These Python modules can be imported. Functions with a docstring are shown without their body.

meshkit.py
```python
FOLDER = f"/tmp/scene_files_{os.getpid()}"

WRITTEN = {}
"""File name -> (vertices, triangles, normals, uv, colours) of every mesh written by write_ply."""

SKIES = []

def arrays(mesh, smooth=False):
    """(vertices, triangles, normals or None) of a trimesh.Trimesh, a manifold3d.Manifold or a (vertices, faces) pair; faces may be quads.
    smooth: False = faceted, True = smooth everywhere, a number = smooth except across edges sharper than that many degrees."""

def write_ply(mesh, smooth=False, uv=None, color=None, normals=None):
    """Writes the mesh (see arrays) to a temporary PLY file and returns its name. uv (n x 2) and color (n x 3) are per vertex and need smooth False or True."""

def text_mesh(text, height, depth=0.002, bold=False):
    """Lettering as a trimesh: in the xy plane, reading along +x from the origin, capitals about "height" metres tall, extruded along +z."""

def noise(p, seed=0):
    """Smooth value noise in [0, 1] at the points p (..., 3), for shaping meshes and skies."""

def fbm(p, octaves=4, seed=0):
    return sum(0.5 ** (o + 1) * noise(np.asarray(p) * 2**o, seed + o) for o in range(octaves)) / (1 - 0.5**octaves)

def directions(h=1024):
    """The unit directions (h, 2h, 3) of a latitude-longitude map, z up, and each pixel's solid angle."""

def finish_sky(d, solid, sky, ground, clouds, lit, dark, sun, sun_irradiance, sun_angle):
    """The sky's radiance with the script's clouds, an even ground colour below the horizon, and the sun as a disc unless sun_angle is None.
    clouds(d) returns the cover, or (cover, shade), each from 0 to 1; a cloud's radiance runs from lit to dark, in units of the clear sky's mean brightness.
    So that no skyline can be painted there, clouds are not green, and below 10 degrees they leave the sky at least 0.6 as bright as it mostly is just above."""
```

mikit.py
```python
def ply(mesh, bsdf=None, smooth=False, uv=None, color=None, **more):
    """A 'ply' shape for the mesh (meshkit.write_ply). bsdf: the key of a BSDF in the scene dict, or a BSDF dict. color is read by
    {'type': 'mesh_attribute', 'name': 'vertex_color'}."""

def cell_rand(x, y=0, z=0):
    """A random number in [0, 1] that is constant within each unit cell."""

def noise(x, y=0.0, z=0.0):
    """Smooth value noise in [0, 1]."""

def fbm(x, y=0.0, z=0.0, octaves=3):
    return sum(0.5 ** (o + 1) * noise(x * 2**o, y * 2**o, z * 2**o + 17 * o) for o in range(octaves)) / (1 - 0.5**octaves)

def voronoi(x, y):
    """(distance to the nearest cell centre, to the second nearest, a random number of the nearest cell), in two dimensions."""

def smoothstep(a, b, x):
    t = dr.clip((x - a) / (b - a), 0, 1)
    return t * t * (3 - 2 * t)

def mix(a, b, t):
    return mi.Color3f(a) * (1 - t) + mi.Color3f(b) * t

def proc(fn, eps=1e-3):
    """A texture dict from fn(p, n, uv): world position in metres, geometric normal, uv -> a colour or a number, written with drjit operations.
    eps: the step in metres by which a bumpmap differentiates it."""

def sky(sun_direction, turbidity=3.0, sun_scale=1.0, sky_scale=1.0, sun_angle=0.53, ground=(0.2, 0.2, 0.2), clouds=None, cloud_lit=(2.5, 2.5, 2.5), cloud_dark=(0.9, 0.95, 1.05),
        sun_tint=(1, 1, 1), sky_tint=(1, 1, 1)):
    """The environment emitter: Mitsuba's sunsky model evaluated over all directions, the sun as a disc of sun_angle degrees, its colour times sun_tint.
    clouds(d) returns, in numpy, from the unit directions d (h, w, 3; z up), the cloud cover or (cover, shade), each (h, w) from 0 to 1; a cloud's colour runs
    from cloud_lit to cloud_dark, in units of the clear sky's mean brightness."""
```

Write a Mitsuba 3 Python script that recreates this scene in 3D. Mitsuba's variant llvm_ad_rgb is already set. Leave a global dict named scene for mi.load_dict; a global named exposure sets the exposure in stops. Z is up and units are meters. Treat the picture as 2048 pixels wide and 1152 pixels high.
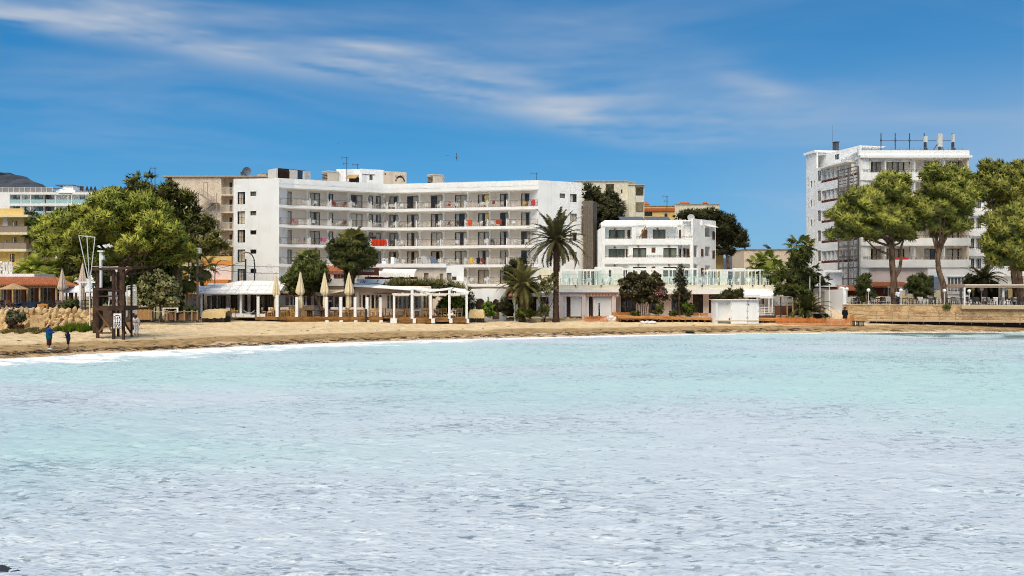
import math,random
import numpy as np
import trimesh,shapely
import shapely.geometry as sg
import drjit as dr
import mitsuba as mi
import mikit,meshkit
from mikit import proc,noise,fbm,smoothstep,mix
import manifold3d as m3
T=mi.ScalarTransform4f
scene,labels={},{}
rng=np.random.default_rng(7)
random.seed(7)
# camera, sky, exposure
FOC,HC=1800.0,4.6
scene['camera']=dict(type='perspective',fov=2*math.degrees(math.atan(1024/FOC)),fov_axis='x',near_clip=0.5,far_clip=9000.0,to_world=T().look_at(origin=[0,0,HC],target=[0,100,HC],up=[0,0,1]))
exposure=1.70
def cirrus(d):
 el=np.maximum(d[...,2],0.02)
 s=1.0/(el+0.10)
 X,Y=d[...,0]*s,d[...,1]*s
 warp=meshkit.fbm(np.stack([X*0.5,Y*0.5,X*0+3.1],-1),3,5)-0.5
 a=0.30
 U=X*math.cos(a)+Y*math.sin(a)+warp*0.9
 V=-X*math.sin(a)+Y*math.cos(a)+warp*1.3
 streak=meshkit.fbm(np.stack([U*0.55,V*2.0,U*0+1.7],-1),5,11)
 wide=meshkit.fbm(np.stack([U*0.28,V*0.55,U*0+8.2],-1),3,23)
 fine=meshkit.fbm(np.stack([U*3.0,V*7.0,U*0+2.2],-1),4,31)
 wisp=meshkit.fbm(np.stack([U*5.0+V*2.0,V*17.0,U*0+5.2],-1),4,37)
 fine=np.clip(0.5+1.5*(fine-0.5)+1.3*(wisp-0.5),0,1.2)
 fy=np.maximum(d[...,1],0.05)
 tx,tz=d[...,0]/fy,d[...,2]/fy
 ahead=np.clip(d[...,1]*3,0,1)
 j=(fine-0.5)*0.020+warp*0.02
 line=np.interp(tx,[-1.6,-0.8,-0.57,-0.4,-0.32,-0.235,-0.124,-0.041,0.042,0.125,0.20,0.30,0.6,1.6],[0.50,0.36,0.305,0.282,0.262,0.246,0.236,0.214,0.192,0.172,0.164,0.18,0.24,0.4])+j
 wu=np.interp(tx,[-1,-0.57,-0.42,-0.34,-0.1,0.05,0.2,0.5],[0.05,0.050,0.040,0.035,0.040,0.034,0.018,0.03])
 wl=np.interp(tx,[-1,-0.57,-0.3,0.05,0.3],[0.012,0.010,0.016,0.010,0.016])
 amp=np.interp(tx,[-2,-1,-0.57,-0.36,-0.28,-0.1,0.05,0.16,0.24,0.34,0.5],[0.1,0.3,0.66,0.56,0.34,0.36,0.32,0.20,0.12,0.06,0])
 plume=amp*np.exp(-np.where(tz>line,((tz-line)/wu)**2,((tz-line)/wl)**2))*ahead
 veil=0.28*np.exp(-((tx-0.06)/0.16)**2-((tz-0.255)/0.055)**2)+0.16*np.exp(-((tx+0.22)/0.14)**2-((tz-0.285)/0.03)**2)
 tuft=0.20*np.exp(-((tz-0.232+0.42*(tx-0.26))/0.020)**2-((tx-0.265)/0.055)**2)
 east=0.34*np.clip((tx-0.18)*2.2,0,1)*np.exp(-((tz-0.14)/0.10)**2)
 low=0.16*np.exp(-((tx+0.45)/0.25)**2-((tz-0.20)/0.05)**2)
 cover=plume*(0.30+1.35*fine)+(veil+tuft+low)*ahead*(0.2+1.6*streak)*(0.45+1.1*fine)+east*ahead*(0.6+0.8*wide)
 cover+=0.21*np.clip((streak-0.44)*3.0,0,1)*np.clip((wide-0.30)*2.5,0,1)*(0.4+1.2*fine)
 cover+=0.06*np.clip((wide-0.42)*3.0,0,1)
 cover+=0.015+0.36*np.exp(-(tz/0.12)**2)*ahead*(0.7+0.6*wide)
 cover+=0.45*np.clip((0.25-d[...,1])/0.9,0,1)*(0.7+0.6*wide)  # unseen cloud veil behind the camera, added to whiten the fill light
 return np.clip(cover,0,0.9),np.clip(0.25+0.5*(wide-0.4),0,1)
SUN=(-0.22,-0.60,0.77)
scene['sky_light']=mikit.sky(SUN,turbidity=2.5,sun_scale=0.84,sky_scale=0.83,sun_angle=48,clouds=cirrus,cloud_lit=(2.9,3.2,3.6),cloud_dark=(2.2,2.5,3.0),sky_tint=(0.10,0.77,1.10),sun_tint=(0.94,0.99,1.03))
# pixel helpers (2048 x 1152 photograph)
def X_at(px,Y):
 return(px-1024)*Y/FOC
def Z_at(py,Y):
 return HC+(576-py)*Y/FOC
def rgb(r,g,b):
 return tuple(((c/255)/12.92 if c/255<0.04045 else((c/255+0.055)/1.055)**2.4)for c in(r,g,b))
 # mesh builder
class MB:
 def __init__(s,M=None,c=(0.8,0.8,0.8)):
  s.V,s.F,s.C,s.N,s.n,s.M,s.c=[],[],[],[],0,M,c
 def add(s,v,f,c=None,nrm=None):
  v=np.asarray(v,float)
  if s.M is not None:
   v=v@s.M[:3,:3].T+s.M[:3,3]
   if np.linalg.det(s.M[:3,:3])<0:
    f=np.asarray(f)[:,::-1]
  s.V.append(v)
  s.F.append(np.asarray(f,int)+s.n)
  c=s.c if c is None else c
  c=np.asarray(c,float)
  s.C.append(np.tile(c,(len(v),1))if c.ndim==1 else c)
  if nrm is not None:
   s.N.append(nrm)
  s.n+=len(v)
  return s
 BF=np.array([[0,2,3],[0,3,1],[4,5,7],[4,7,6],[0,1,5],[0,5,4],[2,6,7],[2,7,3],[0,4,6],[0,6,2],[1,3,7],[1,7,5]])
 def box(s,x0,x1,y0,y1,z0,z1,c=None):
  x0,x1,y0,y1,z0,z1=min(x0,x1),max(x0,x1),min(y0,y1),max(y0,y1),min(z0,z1),max(z0,z1)
  v=[[x,y,z]for z in(z0,z1)for y in(y0,y1)for x in(x0,x1)]
  return s.add(v,MB.BF,c)
 def hexa(s,v,c=None):
  return s.add(v,MB.BF,c)
 def bar(s,a,b,w,h=None,c=None,up=(0,0,1)):
  a,b=np.asarray(a,float),np.asarray(b,float)
  h=w if h is None else h
  d=b-a
  L=np.linalg.norm(d)
  d=d/max(L,1e-9)
  up=np.asarray(up,float)
  if abs(d@up)>0.95:
   up=np.array([0,1.0,0])
  sx=np.cross(d,up)
  sx/=np.linalg.norm(sx)
  sz=np.cross(sx,d)
  v=[p+sx*i*w/2+sz*j*h/2 for p in(a,b)for j in(-1,1)for i in(-1,1)]
  return s.add(v,MB.BF,c)
 def tube(s,pts,r,seg=8,c=None,caps=True):
  pts=np.asarray(pts,float)
  r=np.broadcast_to(r,len(pts)).astype(float)
  t=np.gradient(pts,axis=0)
  t/=np.linalg.norm(t,axis=1,keepdims=True)+1e-12
  ref=np.array([0,0,1.0])if abs(t[0,2])<0.9 else np.array([1.0,0,0])
  v=[]
  x=np.cross(t[0],ref)
  for p,d,q in zip(pts,t,r):
   x=x-d*(x@d)
   x/=np.linalg.norm(x)+1e-12
   y=np.cross(d,x)
   a=np.arange(seg)*2*np.pi/seg
   v.append(p+q*(np.cos(a)[:,None]*x+np.sin(a)[:,None]*y))
  v=np.vstack(v)
  f=[]
  i=np.arange(seg)
  j=(i+1)%seg
  for k in range(len(pts)-1):
   f+=[np.stack([k*seg+i,k*seg+j,(k+1)*seg+j],1),np.stack([k*seg+i,(k+1)*seg+j,(k+1)*seg+i],1)]
  if caps:
   n=len(v)
   v=np.vstack([v,pts[:1],pts[-1:]])
   f+=[np.stack([j,i,i*0+n],1),np.stack([(len(pts)-1)*seg+i,(len(pts)-1)*seg+j,i*0+n+1],1)]
  return s.add(v,np.vstack(f),c)
 def lathe(s,prof,seg=12,at=(0,0,0),c=None):
  prof=np.asarray(prof,float)
  a=np.arange(seg)*2*np.pi/seg
  v=np.vstack([np.stack([r*np.cos(a),r*np.sin(a),a*0+z],1)for r,z in prof])+np.asarray(at,float)
  f=[]
  i=np.arange(seg)
  j=(i+1)%seg
  for k in range(len(prof)-1):
   f+=[np.stack([k*seg+i,k*seg+j,(k+1)*seg+j],1),np.stack([k*seg+i,(k+1)*seg+j,(k+1)*seg+i],1)]
  return s.add(v,np.vstack(f),c)
 def extrude(s,poly,h0,h1,axes='xyz',c=None):
  for g in getattr(poly,'geoms',[poly]):
   if g.is_empty or g.area<1e-8:
    continue
   m=trimesh.creation.extrude_polygon(g,h1-h0,engine='earcut')
   v=np.zeros_like(m.vertices)
   k=['xyz'.index(a)for a in axes]
   v[:,k[0]],v[:,k[1]],v[:,k[2]]=m.vertices[:,0],m.vertices[:,1],m.vertices[:,2]+h0
   f=m.faces
   if axes in('xzy','zyx','yxz'):
    f=f[:,::-1]
   s.add(v,f,c)
  return s
 def tm(s,m,c=None):
  if hasattr(m,'to_mesh'):
   q=m.to_mesh()
   return s.add(q.vert_properties[:,:3],q.tri_verts,c)
  return s.add(m.vertices,m.faces,c)
 def arrays(s):
  return np.vstack(s.V),np.vstack(s.F),np.clip(np.vstack(s.C),0,1)
def numbered(name):
 if name not in used:
  used.add(name)
  return name
 k=1
 while f'{name}_{k:03d}' in used:
  k+=1
 used.add(f'{name}_{k:03d}')
 return f'{name}_{k:03d}'
used=set()
def tag(key,label=None,cat=None,group=None,kind=None):
 d={}
 if label:d['label']=label
 if cat:d['category']=cat
 if group:d['group']=group
 if kind:d['kind']=kind
 labels[key]=d
 return key
def thing(name,label,cat,group=None):
 return tag(numbered(name),label,cat,group)
def obj(name,mb,mat='matte',parent=None,smooth=False,uv=None,label=None,kind=None):
 key=numbered((parent+'__' if parent else '')+name)
 v,f,c=mb.arrays()
 tinted=mat in TINTED
 if smooth is not False and smooth is not True:
  m=trimesh.Trimesh(v,f,process=False,vertex_colors=None)
  m.merge_vertices()
  if tinted:
   smooth=False
  else:
   v,f=m.vertices,m.faces
 if mb.N and len(mb.N)==len(mb.V):
  path=meshkit.write_ply((v,f),False,None,c,normals=np.vstack(mb.N))
  scene[key]={'type':'ply','filename':path,'face_normals':False,'bsdf':{'type':'ref','id':mat}}
 elif uv is None and not tinted:
  scene[key]=mikit.ply((v,f),mat,smooth=smooth)
 else:
  scene[key]=mikit.ply((v,f),mat,smooth=smooth,uv=uv,color=c if tinted else None)
 if label or kind:
  tag(key,label=label,kind=kind)
 return key
def struct(name,mb,mat,**k):
 key=obj(name,mb,mat,**k)
 labels[key]={'kind':'structure'}
 return key
class Face:
 def __init__(s,p0,p1):
  s.p0,s.p1=np.asarray(p0,float),np.asarray(p1,float)
  d=s.p1-s.p0
  s.L=np.linalg.norm(d)
  s.d=d/s.L
  s.n=np.array([s.d[1],-s.d[0]])
  s.M=np.eye(4)
  s.M[:2,0],s.M[:2,1],s.M[:2,3]=s.d,s.n,s.p0
 def u(s,px,w=0.0):
  r=np.array([(px-1024)/FOC,1.0])
  q=s.p0+s.n*w
  A=np.stack([r,-s.d],1)
  return np.linalg.solve(A,q)[1]
 def z(s,px,py,w=0.0):
  u=s.u(px,w)
  Y=(s.p0+s.n*w+s.d*u)[1]
  return Z_at(py,Y)
 def at(s,u,w,z):
  q=s.p0+s.d*u+s.n*w
  return np.array([q[0],q[1],z])
 def mb(s,c=(0.8,0.8,0.8)):
  return MB(s.M,c)
def wall_holes(u0,u1,z0,z1,holes):
 p=sg.box(u0,z0,u1,z1)
 for a,b,c,d in holes:
  p=p.difference(sg.box(a,c,b,d))
 return p
 # materials
TINTED={'matte','gloss','foliage','needles','metal','fabric'}
vc={'type':'mesh_attribute','name':'vertex_color'}
def two(d):
 return{'type':'twosided','bsdf':d}
scene['matte']=two({'type':'principled','base_color':vc,'roughness':0.85,'specular':0.25})
scene['fabric']=two({'type':'principled','base_color':vc,'roughness':0.95,'specular':0.1,'sheen':0.3})
scene['gloss']=two({'type':'principled','base_color':vc,'roughness':0.35,'specular':0.5})
scene['metal']=two({'type':'principled','base_color':vc,'roughness':0.45,'metallic':0.6,'specular':0.5})
scene['foliage']={'type':'principledthin','base_color':vc,'roughness':0.6,'diff_trans':0.4}
scene['needles']=two({'type':'diffuse','reflectance':vc})
scene['glass']={'type':'thindielectric','int_ior':1.33}
def plaster(base,dirt,amount=0.5,seed=0.0):
 def fn(p,n,uv):
  m=fbm(p.x*0.7+seed,p.y*0.7,p.z*0.7,3)
  st=fbm((p.x+p.y*0.6)*3.0+seed,p.z*0.18,3.0,3)
  k=smoothstep(0.5,0.8,st)*0.6+smoothstep(0.45,0.75,m)*0.5
  return mix(base,dirt,dr.clip(k*amount,0,1))
 return two({'type':'principled','base_color':proc(fn),'roughness':0.9,'specular':0.2})
scene['white_plaster']=plaster((0.85,0.855,0.85),(0.69,0.67,0.63),0.42)
scene['warm_plaster']=plaster((0.74,0.655,0.56),(0.62,0.54,0.45),0.35,4.0)
scene['pink_plaster']=plaster((0.78,0.66,0.62),(0.66,0.55,0.50),0.4,9.0)
scene['beige_plaster']=plaster((0.70,0.59,0.46),(0.54,0.42,0.31),0.55,14.0)
scene['cream_plaster']=plaster((0.72,0.67,0.52),(0.58,0.52,0.38),0.5,19.0)
scene['yellow_plaster']=plaster((0.72,0.52,0.20),(0.58,0.40,0.15),0.5,24.0)
scene['orange_plaster']=plaster((0.66,0.28,0.08),(0.52,0.2,0.06),0.5,29.0)
def wood(base,dark,seed=0.0,scale=1.0):
 def fn(p,n,uv):
  g=fbm((p.x+p.y)*2.0*scale+seed,p.z*3.0*scale,p.y*5*scale,3)
  return mix(base,dark,smoothstep(0.3,0.75,g))
 return two({'type':'principled','base_color':proc(fn),'roughness':0.75,'specular':0.25})
scene['dark_wood']=wood((0.085,0.045,0.028),(0.035,0.02,0.014))
scene['deck_wood']=wood((0.30,0.15,0.045),(0.16,0.075,0.025),3.0)
scene['orange_wood']=wood((0.52,0.25,0.075),(0.36,0.15,0.045),6.0)
def stone_fn(p,n,uv):
 a=fbm(p.x*1.7,p.y*1.7,p.z*1.7,4)
 b=fbm(p.x*9.0,p.y*9.0,p.z*9.0,3)
 c=mix((0.62,0.44,0.22),(0.40,0.24,0.11),smoothstep(0.35,0.7,a))
 return mix(c,(0.74,0.62,0.42),smoothstep(0.45,0.75,b)*0.6)
scene['stone']=two({'type':'principled','base_color':proc(stone_fn),'roughness':0.95,'specular':0.15})
def tile_fn(p,n,uv):
 a=noise(p.x*4.0,p.y*4.0,p.z*4.0)
 b=fbm(p.x*0.8,p.y*0.8,p.z*0.8,3)
 return mix(mix((0.50,0.17,0.07),(0.36,0.12,0.06),a),(0.30,0.16,0.10),smoothstep(0.5,0.8,b)*0.5)
scene['roof_tile']=two({'type':'principled','base_color':proc(tile_fn),'roughness':0.85,'specular':0.2})
def bark_fn(p,n,uv):
 a=fbm(p.x*5.0,p.y*5.0,p.z*1.6,4)
 return mix((0.20,0.13,0.085),(0.07,0.045,0.032),smoothstep(0.35,0.7,a))
scene['bark']=two({'type':'bumpmap','arbitrary':proc(lambda p,n,uv:fbm(p.x*8,p.y*8,p.z*2,3),0.02),'scale':0.05,'bsdf':{'type':'principled','base_color':proc(bark_fn),'roughness':0.95,'specular':0.1}})
# shore, ground and sea
SHORE=np.array([(-60,-400),(-52,-60),(-49,0),(-46,30),(-40.5,50),(-33.2,58.3),(-30.8,60.4),(-28.9,63.2),(-25,66.8),(-20.8,71.4),(-13.7,76),(-5.5,80.4),(3.6,84.5),(13.6,88.4),(24,91.0),(35,92.8),(45,93.2),(53,93.4),(75,93),(140,88),(400,60),(3000,-200)],float)
shore_line=sg.LineString(SHORE)
land_poly=sg.Polygon(list(map(tuple,SHORE))+[(3000,6000),(-5000,6000),(-5000,-400)])
shapely.prepare(land_poly)
def shore_distance(x,y):
 pts=shapely.points(np.ravel(x),np.ravel(y))
 d=shapely.distance(shore_line,pts)
 return np.where(shapely.contains(land_poly,pts),d,-d).reshape(np.shape(x))
PROF=np.array([(-60,-2.6),(-20,-1.4),(-6,-0.55),(-2,-0.22),(0,0.0),(1.75,0.30),(4.3,0.55),(10,0.75),(18,0.95),(25,1.05),(60,1.9),(120,2.6),(6000,4.0)])
def ground_z(x,y):
 d=shore_distance(x,y)
 z=np.interp(d,PROF[:,0],PROF[:,1])
 p=np.stack([np.asarray(x,float),np.asarray(y,float),np.zeros(np.shape(x))],-1)
 b=np.clip(d/4,0,1)*np.clip((140-np.abs(np.asarray(x)))/50,0,1)
 z=z+b*((meshkit.fbm(p*0.22,3,3)-0.5)*0.16+(meshkit.fbm(p*1.3,3,9)-0.5)*0.10)
 return z
def gz(x,y):
 return float(ground_z(np.array([x]),np.array([y]))[0])
def hit(px,py,y0=40.0,y1=170.0):
 Y=np.linspace(y0,y1,1500)
 X=X_at(px,Y)
 g=ground_z(X,Y)-Z_at(py,Y)
 k=int(np.argmax(g>0))
 return np.array([X[k],Y[k],ground_z(X[k:k+1],Y[k:k+1])[0]])
def grid_faces(nr,nc):
 i=np.arange(nr*nc).reshape(nr,nc)
 a,b,c,d=i[:-1,:-1].ravel(),i[:-1,1:].ravel(),i[1:,1:].ravel(),i[1:,:-1].ravel()
 return np.vstack([np.stack([a,b,c],1),np.stack([a,c,d],1)])
def make_ground():
 xs=np.concatenate([[-5000,-2500,-1200,-600,-300,-180,-120,-90],np.arange(-70,70.01,0.45),[90,120,180,300,600,1200,2500]])
 ys=np.concatenate([[-400,-200,-100,-40,0,30],np.arange(45,112,0.32),np.arange(112,180,2.5),[220,300,450,700,1100,1800,3000,5800]])
 Xg,Yg=np.meshgrid(xs,ys)
 Zg=ground_z(Xg,Yg)
 d=shore_distance(Xg,Yg)
 mb=MB()
 mb.add(np.stack([Xg,Yg,Zg],-1).reshape(-1,3),grid_faces(len(ys),len(xs)))
 uv=np.stack([np.clip((d.ravel()+60)/200,0,1),Zg.ravel()],-1)
 def fn(p,n,uv):
  dd=uv.x*200-60
  n1=fbm(p.x*0.35,p.y*0.35,0.0,4)
  n2=fbm(p.x*2.5,p.y*2.5,5.0,3)
  n3=fbm(p.x*0.9+20,p.y*2.2,1.0,3)
  dry=mix((0.58,0.465,0.295),(0.48,0.37,0.225),smoothstep(0.35,0.7,n2))
  dry=mix(dry,(0.36,0.25,0.13),smoothstep(0.56,0.72,n3)*0.45)
  wet=mix((0.34,0.235,0.12),(0.22,0.15,0.075),smoothstep(0.4,0.7,n2))
  wash=mix((0.50,0.385,0.26),(0.44,0.33,0.22),n2)
  e=dd+(n1-0.5)*2.6+(n2-0.5)*1.2
  c=mix(wash,wet,smoothstep(0.5,1.3,e))
  c=mix(c,dry,smoothstep(4.0,5.6,e))
  wrack=smoothstep(0.60,0.68,fbm(p.x*1.1,p.y*4.0,9.0,3))*smoothstep(0.7,1.1,e)*(1-smoothstep(1.6,2.6,e))
  c=mix(c,(0.06,0.045,0.03),wrack*0.9)
  inland=mix((0.30,0.24,0.17),(0.16,0.16,0.08),smoothstep(0.4,0.65,n1))
  return mix(c,inland,smoothstep(32.0,40.0,dd))
 scene['sand']=two({'type':'bumpmap','arbitrary':proc(lambda p,n,uv:fbm(p.x*2.2,p.y*2.2,0.0,4),0.02),'scale':0.20,'bsdf':{'type':'principled','base_color':proc(fn),'roughness':0.95,'specular':0.1}})
 struct('ground',mb,'sand',smooth=True,uv=uv)
def make_sea():
 cs=np.concatenate([-np.geomspace(60,0.78,14)[:-1],np.arange(-0.75,0.7501,0.00215),np.geomspace(0.78,60,14)[1:]])
 ys=np.concatenate([[-400,-150,-60,-20,0,6],np.exp(np.arange(math.log(11.0),math.log(100),0.0040)),[104,110]])
 C,Yg=np.meshgrid(cs,ys)
 Xg=C*np.maximum(Yg,11.0)
 d=shore_distance(Xg,Yg)
 r=np.random.default_rng(3)
 Zg=np.zeros_like(Xg)
 fine=(np.abs(C)<0.76)&(Yg>10)
 step=np.maximum(Yg*0.0040,0.03)
 ox,oy=Xg.copy(),Yg.copy()
 for lam in np.geomspace(0.16,5.0,50):
  th=r.normal(0.12,0.42)
  kx,ky=math.sin(th)*2*math.pi/lam,math.cos(th)*2*math.pi/lam
  slope=0.052*(1.0 if lam<0.9 else 0.55 if lam<1.8 else 0.30)
  A=slope*lam/(2*math.pi)
  ph=kx*ox+ky*oy+r.uniform(0,6.28)
  env=0.35+1.3*meshkit.noise(np.stack([ox*0.35/lam+7*lam,oy*0.22/lam,ox*0+lam*3],-1),3)
  keep=np.clip((lam-2.2*step)/(1.5*step),0,1)
  Zg+=np.where(fine,A*env*keep*np.sin(ph),0)
  Xg-=np.where(fine,0.7*A*env*keep*math.sin(th)*np.cos(ph),0)
  Yg=Yg-np.where(fine,0.7*A*env*keep*math.cos(th)*np.cos(ph),0)
 shallow=np.clip(-d/3.0,0.06,1)
 Zg*=shallow
 brk=np.exp(-((d+2.6)/0.9)**2)*np.clip((5-ox)/30,0,1)
 Zg+=np.where(fine,0.16*brk*(0.6+0.8*meshkit.fbm(np.stack([ox*0.12,oy*0.12,ox*0],-1),2,4)),0)
 P=np.stack([ox,oy,ox*0],-1)
 n_a=meshkit.fbm(P*np.array([0.10,0.10,1]),3,40)
 n_b=meshkit.fbm(P*np.array([0.55,1.2,1]),4,41)
 n_c=meshkit.fbm(P*np.array([2.6,4.0,1]),3,42)
 width=np.interp(ox,[-40,-33,-28,-22,-14,-5,5,14,25,60],[5.0,6.0,6.6,6.2,5.2,3.8,2.3,1.6,0.9,0.6])
 e=-d/np.maximum(width*(0.55+0.9*n_a),0.2)
 foam=np.clip(1.15-e,0,1)**0.8*(d>-30)
 foam=np.clip((foam+(n_b-0.5)*1.5+(n_c-0.5)*0.9-0.22)*2.6,0,1)*(foam>0.02)
 lip=np.exp(-((d+0.35+(n_a-0.5)*0.9)/0.28)**2)*(0.5+n_c)
 foam=np.clip(np.maximum(foam,np.clip(lip*1.6-0.2,0,1)),0,1)
 mb=MB()
 mb.add(np.stack([Xg,Yg,Zg],-1).reshape(-1,3),grid_faces(len(ys),len(cs)))
 uv=np.stack([foam.ravel(),np.clip((-d.ravel())/100,0,1)],-1)
 def body(p,n,uv):
  a=fbm(p.x*0.045+3,p.y*0.075,2.0,3)
  c=mix((0.445,0.60,0.655),(0.555,0.635,0.71),smoothstep(0.34,0.68,a))
  c=mix(c,(0.455,0.655,0.67),smoothstep(0.38,0.70,fbm(p.x*0.03+40,p.y*0.06,7.0,3)+0.0016*(p.y-45)+0.0012*p.x))
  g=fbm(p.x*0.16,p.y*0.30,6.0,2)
  dash_shade=smoothstep(0.67,0.74,fbm(p.x*2.0+0.4*p.y,p.y*5.5,4.0,3)+0.22*(g-0.5))  # dark wave faces painted into the base colour as stretched noise dashes
  dash_shade2=smoothstep(0.67,0.75,fbm(p.x*5.5-1.2*p.y,p.y*17.0,8.0,3)+0.30*(g-0.5))
  c=mix(c,(0.15,0.21,0.27),dr.clip(dash_shade*0.30+dash_shade2*0.66,0,0.85))
  film=smoothstep(0.56,0.72,fbm(p.x*2.4,p.y*6.0,11.0,4))  # paler flecks from stretched noise
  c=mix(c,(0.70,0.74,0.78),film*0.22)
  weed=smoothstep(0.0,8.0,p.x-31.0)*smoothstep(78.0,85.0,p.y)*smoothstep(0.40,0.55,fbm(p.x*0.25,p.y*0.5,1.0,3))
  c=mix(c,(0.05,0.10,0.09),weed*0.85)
  c=mix(c,(0.86,0.87,0.88),uv.x)
  return c
 def rough(p,n,uv):
  return 0.08+0.6*uv.x
 def ripple(p,n,uv):
  return fbm(p.x*6.5,p.y*15.0,0.0,3)+0.4*fbm(p.x*1.6+9,p.y*3.4,3.0,2)
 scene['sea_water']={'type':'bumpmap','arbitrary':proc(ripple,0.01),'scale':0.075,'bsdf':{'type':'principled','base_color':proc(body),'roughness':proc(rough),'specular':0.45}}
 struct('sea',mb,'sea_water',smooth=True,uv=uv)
make_ground()
make_sea()
# building kit
ORD='first second third fourth fifth sixth seventh eighth ninth tenth eleventh twelfth thirteenth fourteenth fifteenth sixteenth seventeenth eighteenth'.split()
WHITE,BROWN=(0.80,0.80,0.79),(0.055,0.040,0.034)
CURT=[(0.66,0.58,0.47),(0.72,0.66,0.55),(0.58,0.52,0.43),(0.62,0.54,0.42)]
GLASS_N=[0]
def sheet(F,u0,u1,z0,z1,w):
 m=F.mb((0.9,0.9,0.9))
 m.add([[u0,w,z0],[u1,w,z0],[u1,w,z1],[u0,w,z1]],[[0,1,2],[0,2,3]])
 return m
def curtain_mesh(F,u0,u1,z0,z1,w,c):
 n=max(4,int((u1-u0)/0.07))
 us=np.linspace(u0,u1,n+1)
 ws=w+0.035*np.where(np.arange(n+1)%2,1,-1)*(0.6+0.4*np.sin(us*9))
 v=np.vstack([np.stack([us,ws,us*0+z],1)for z in(z0,z1)])
 i=np.arange(n)
 m=F.mb(c)
 m.add(v,np.vstack([np.stack([i,i+1,i+n+2],1),np.stack([i,i+n+2,i+n+1],1)]))
 return m
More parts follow.
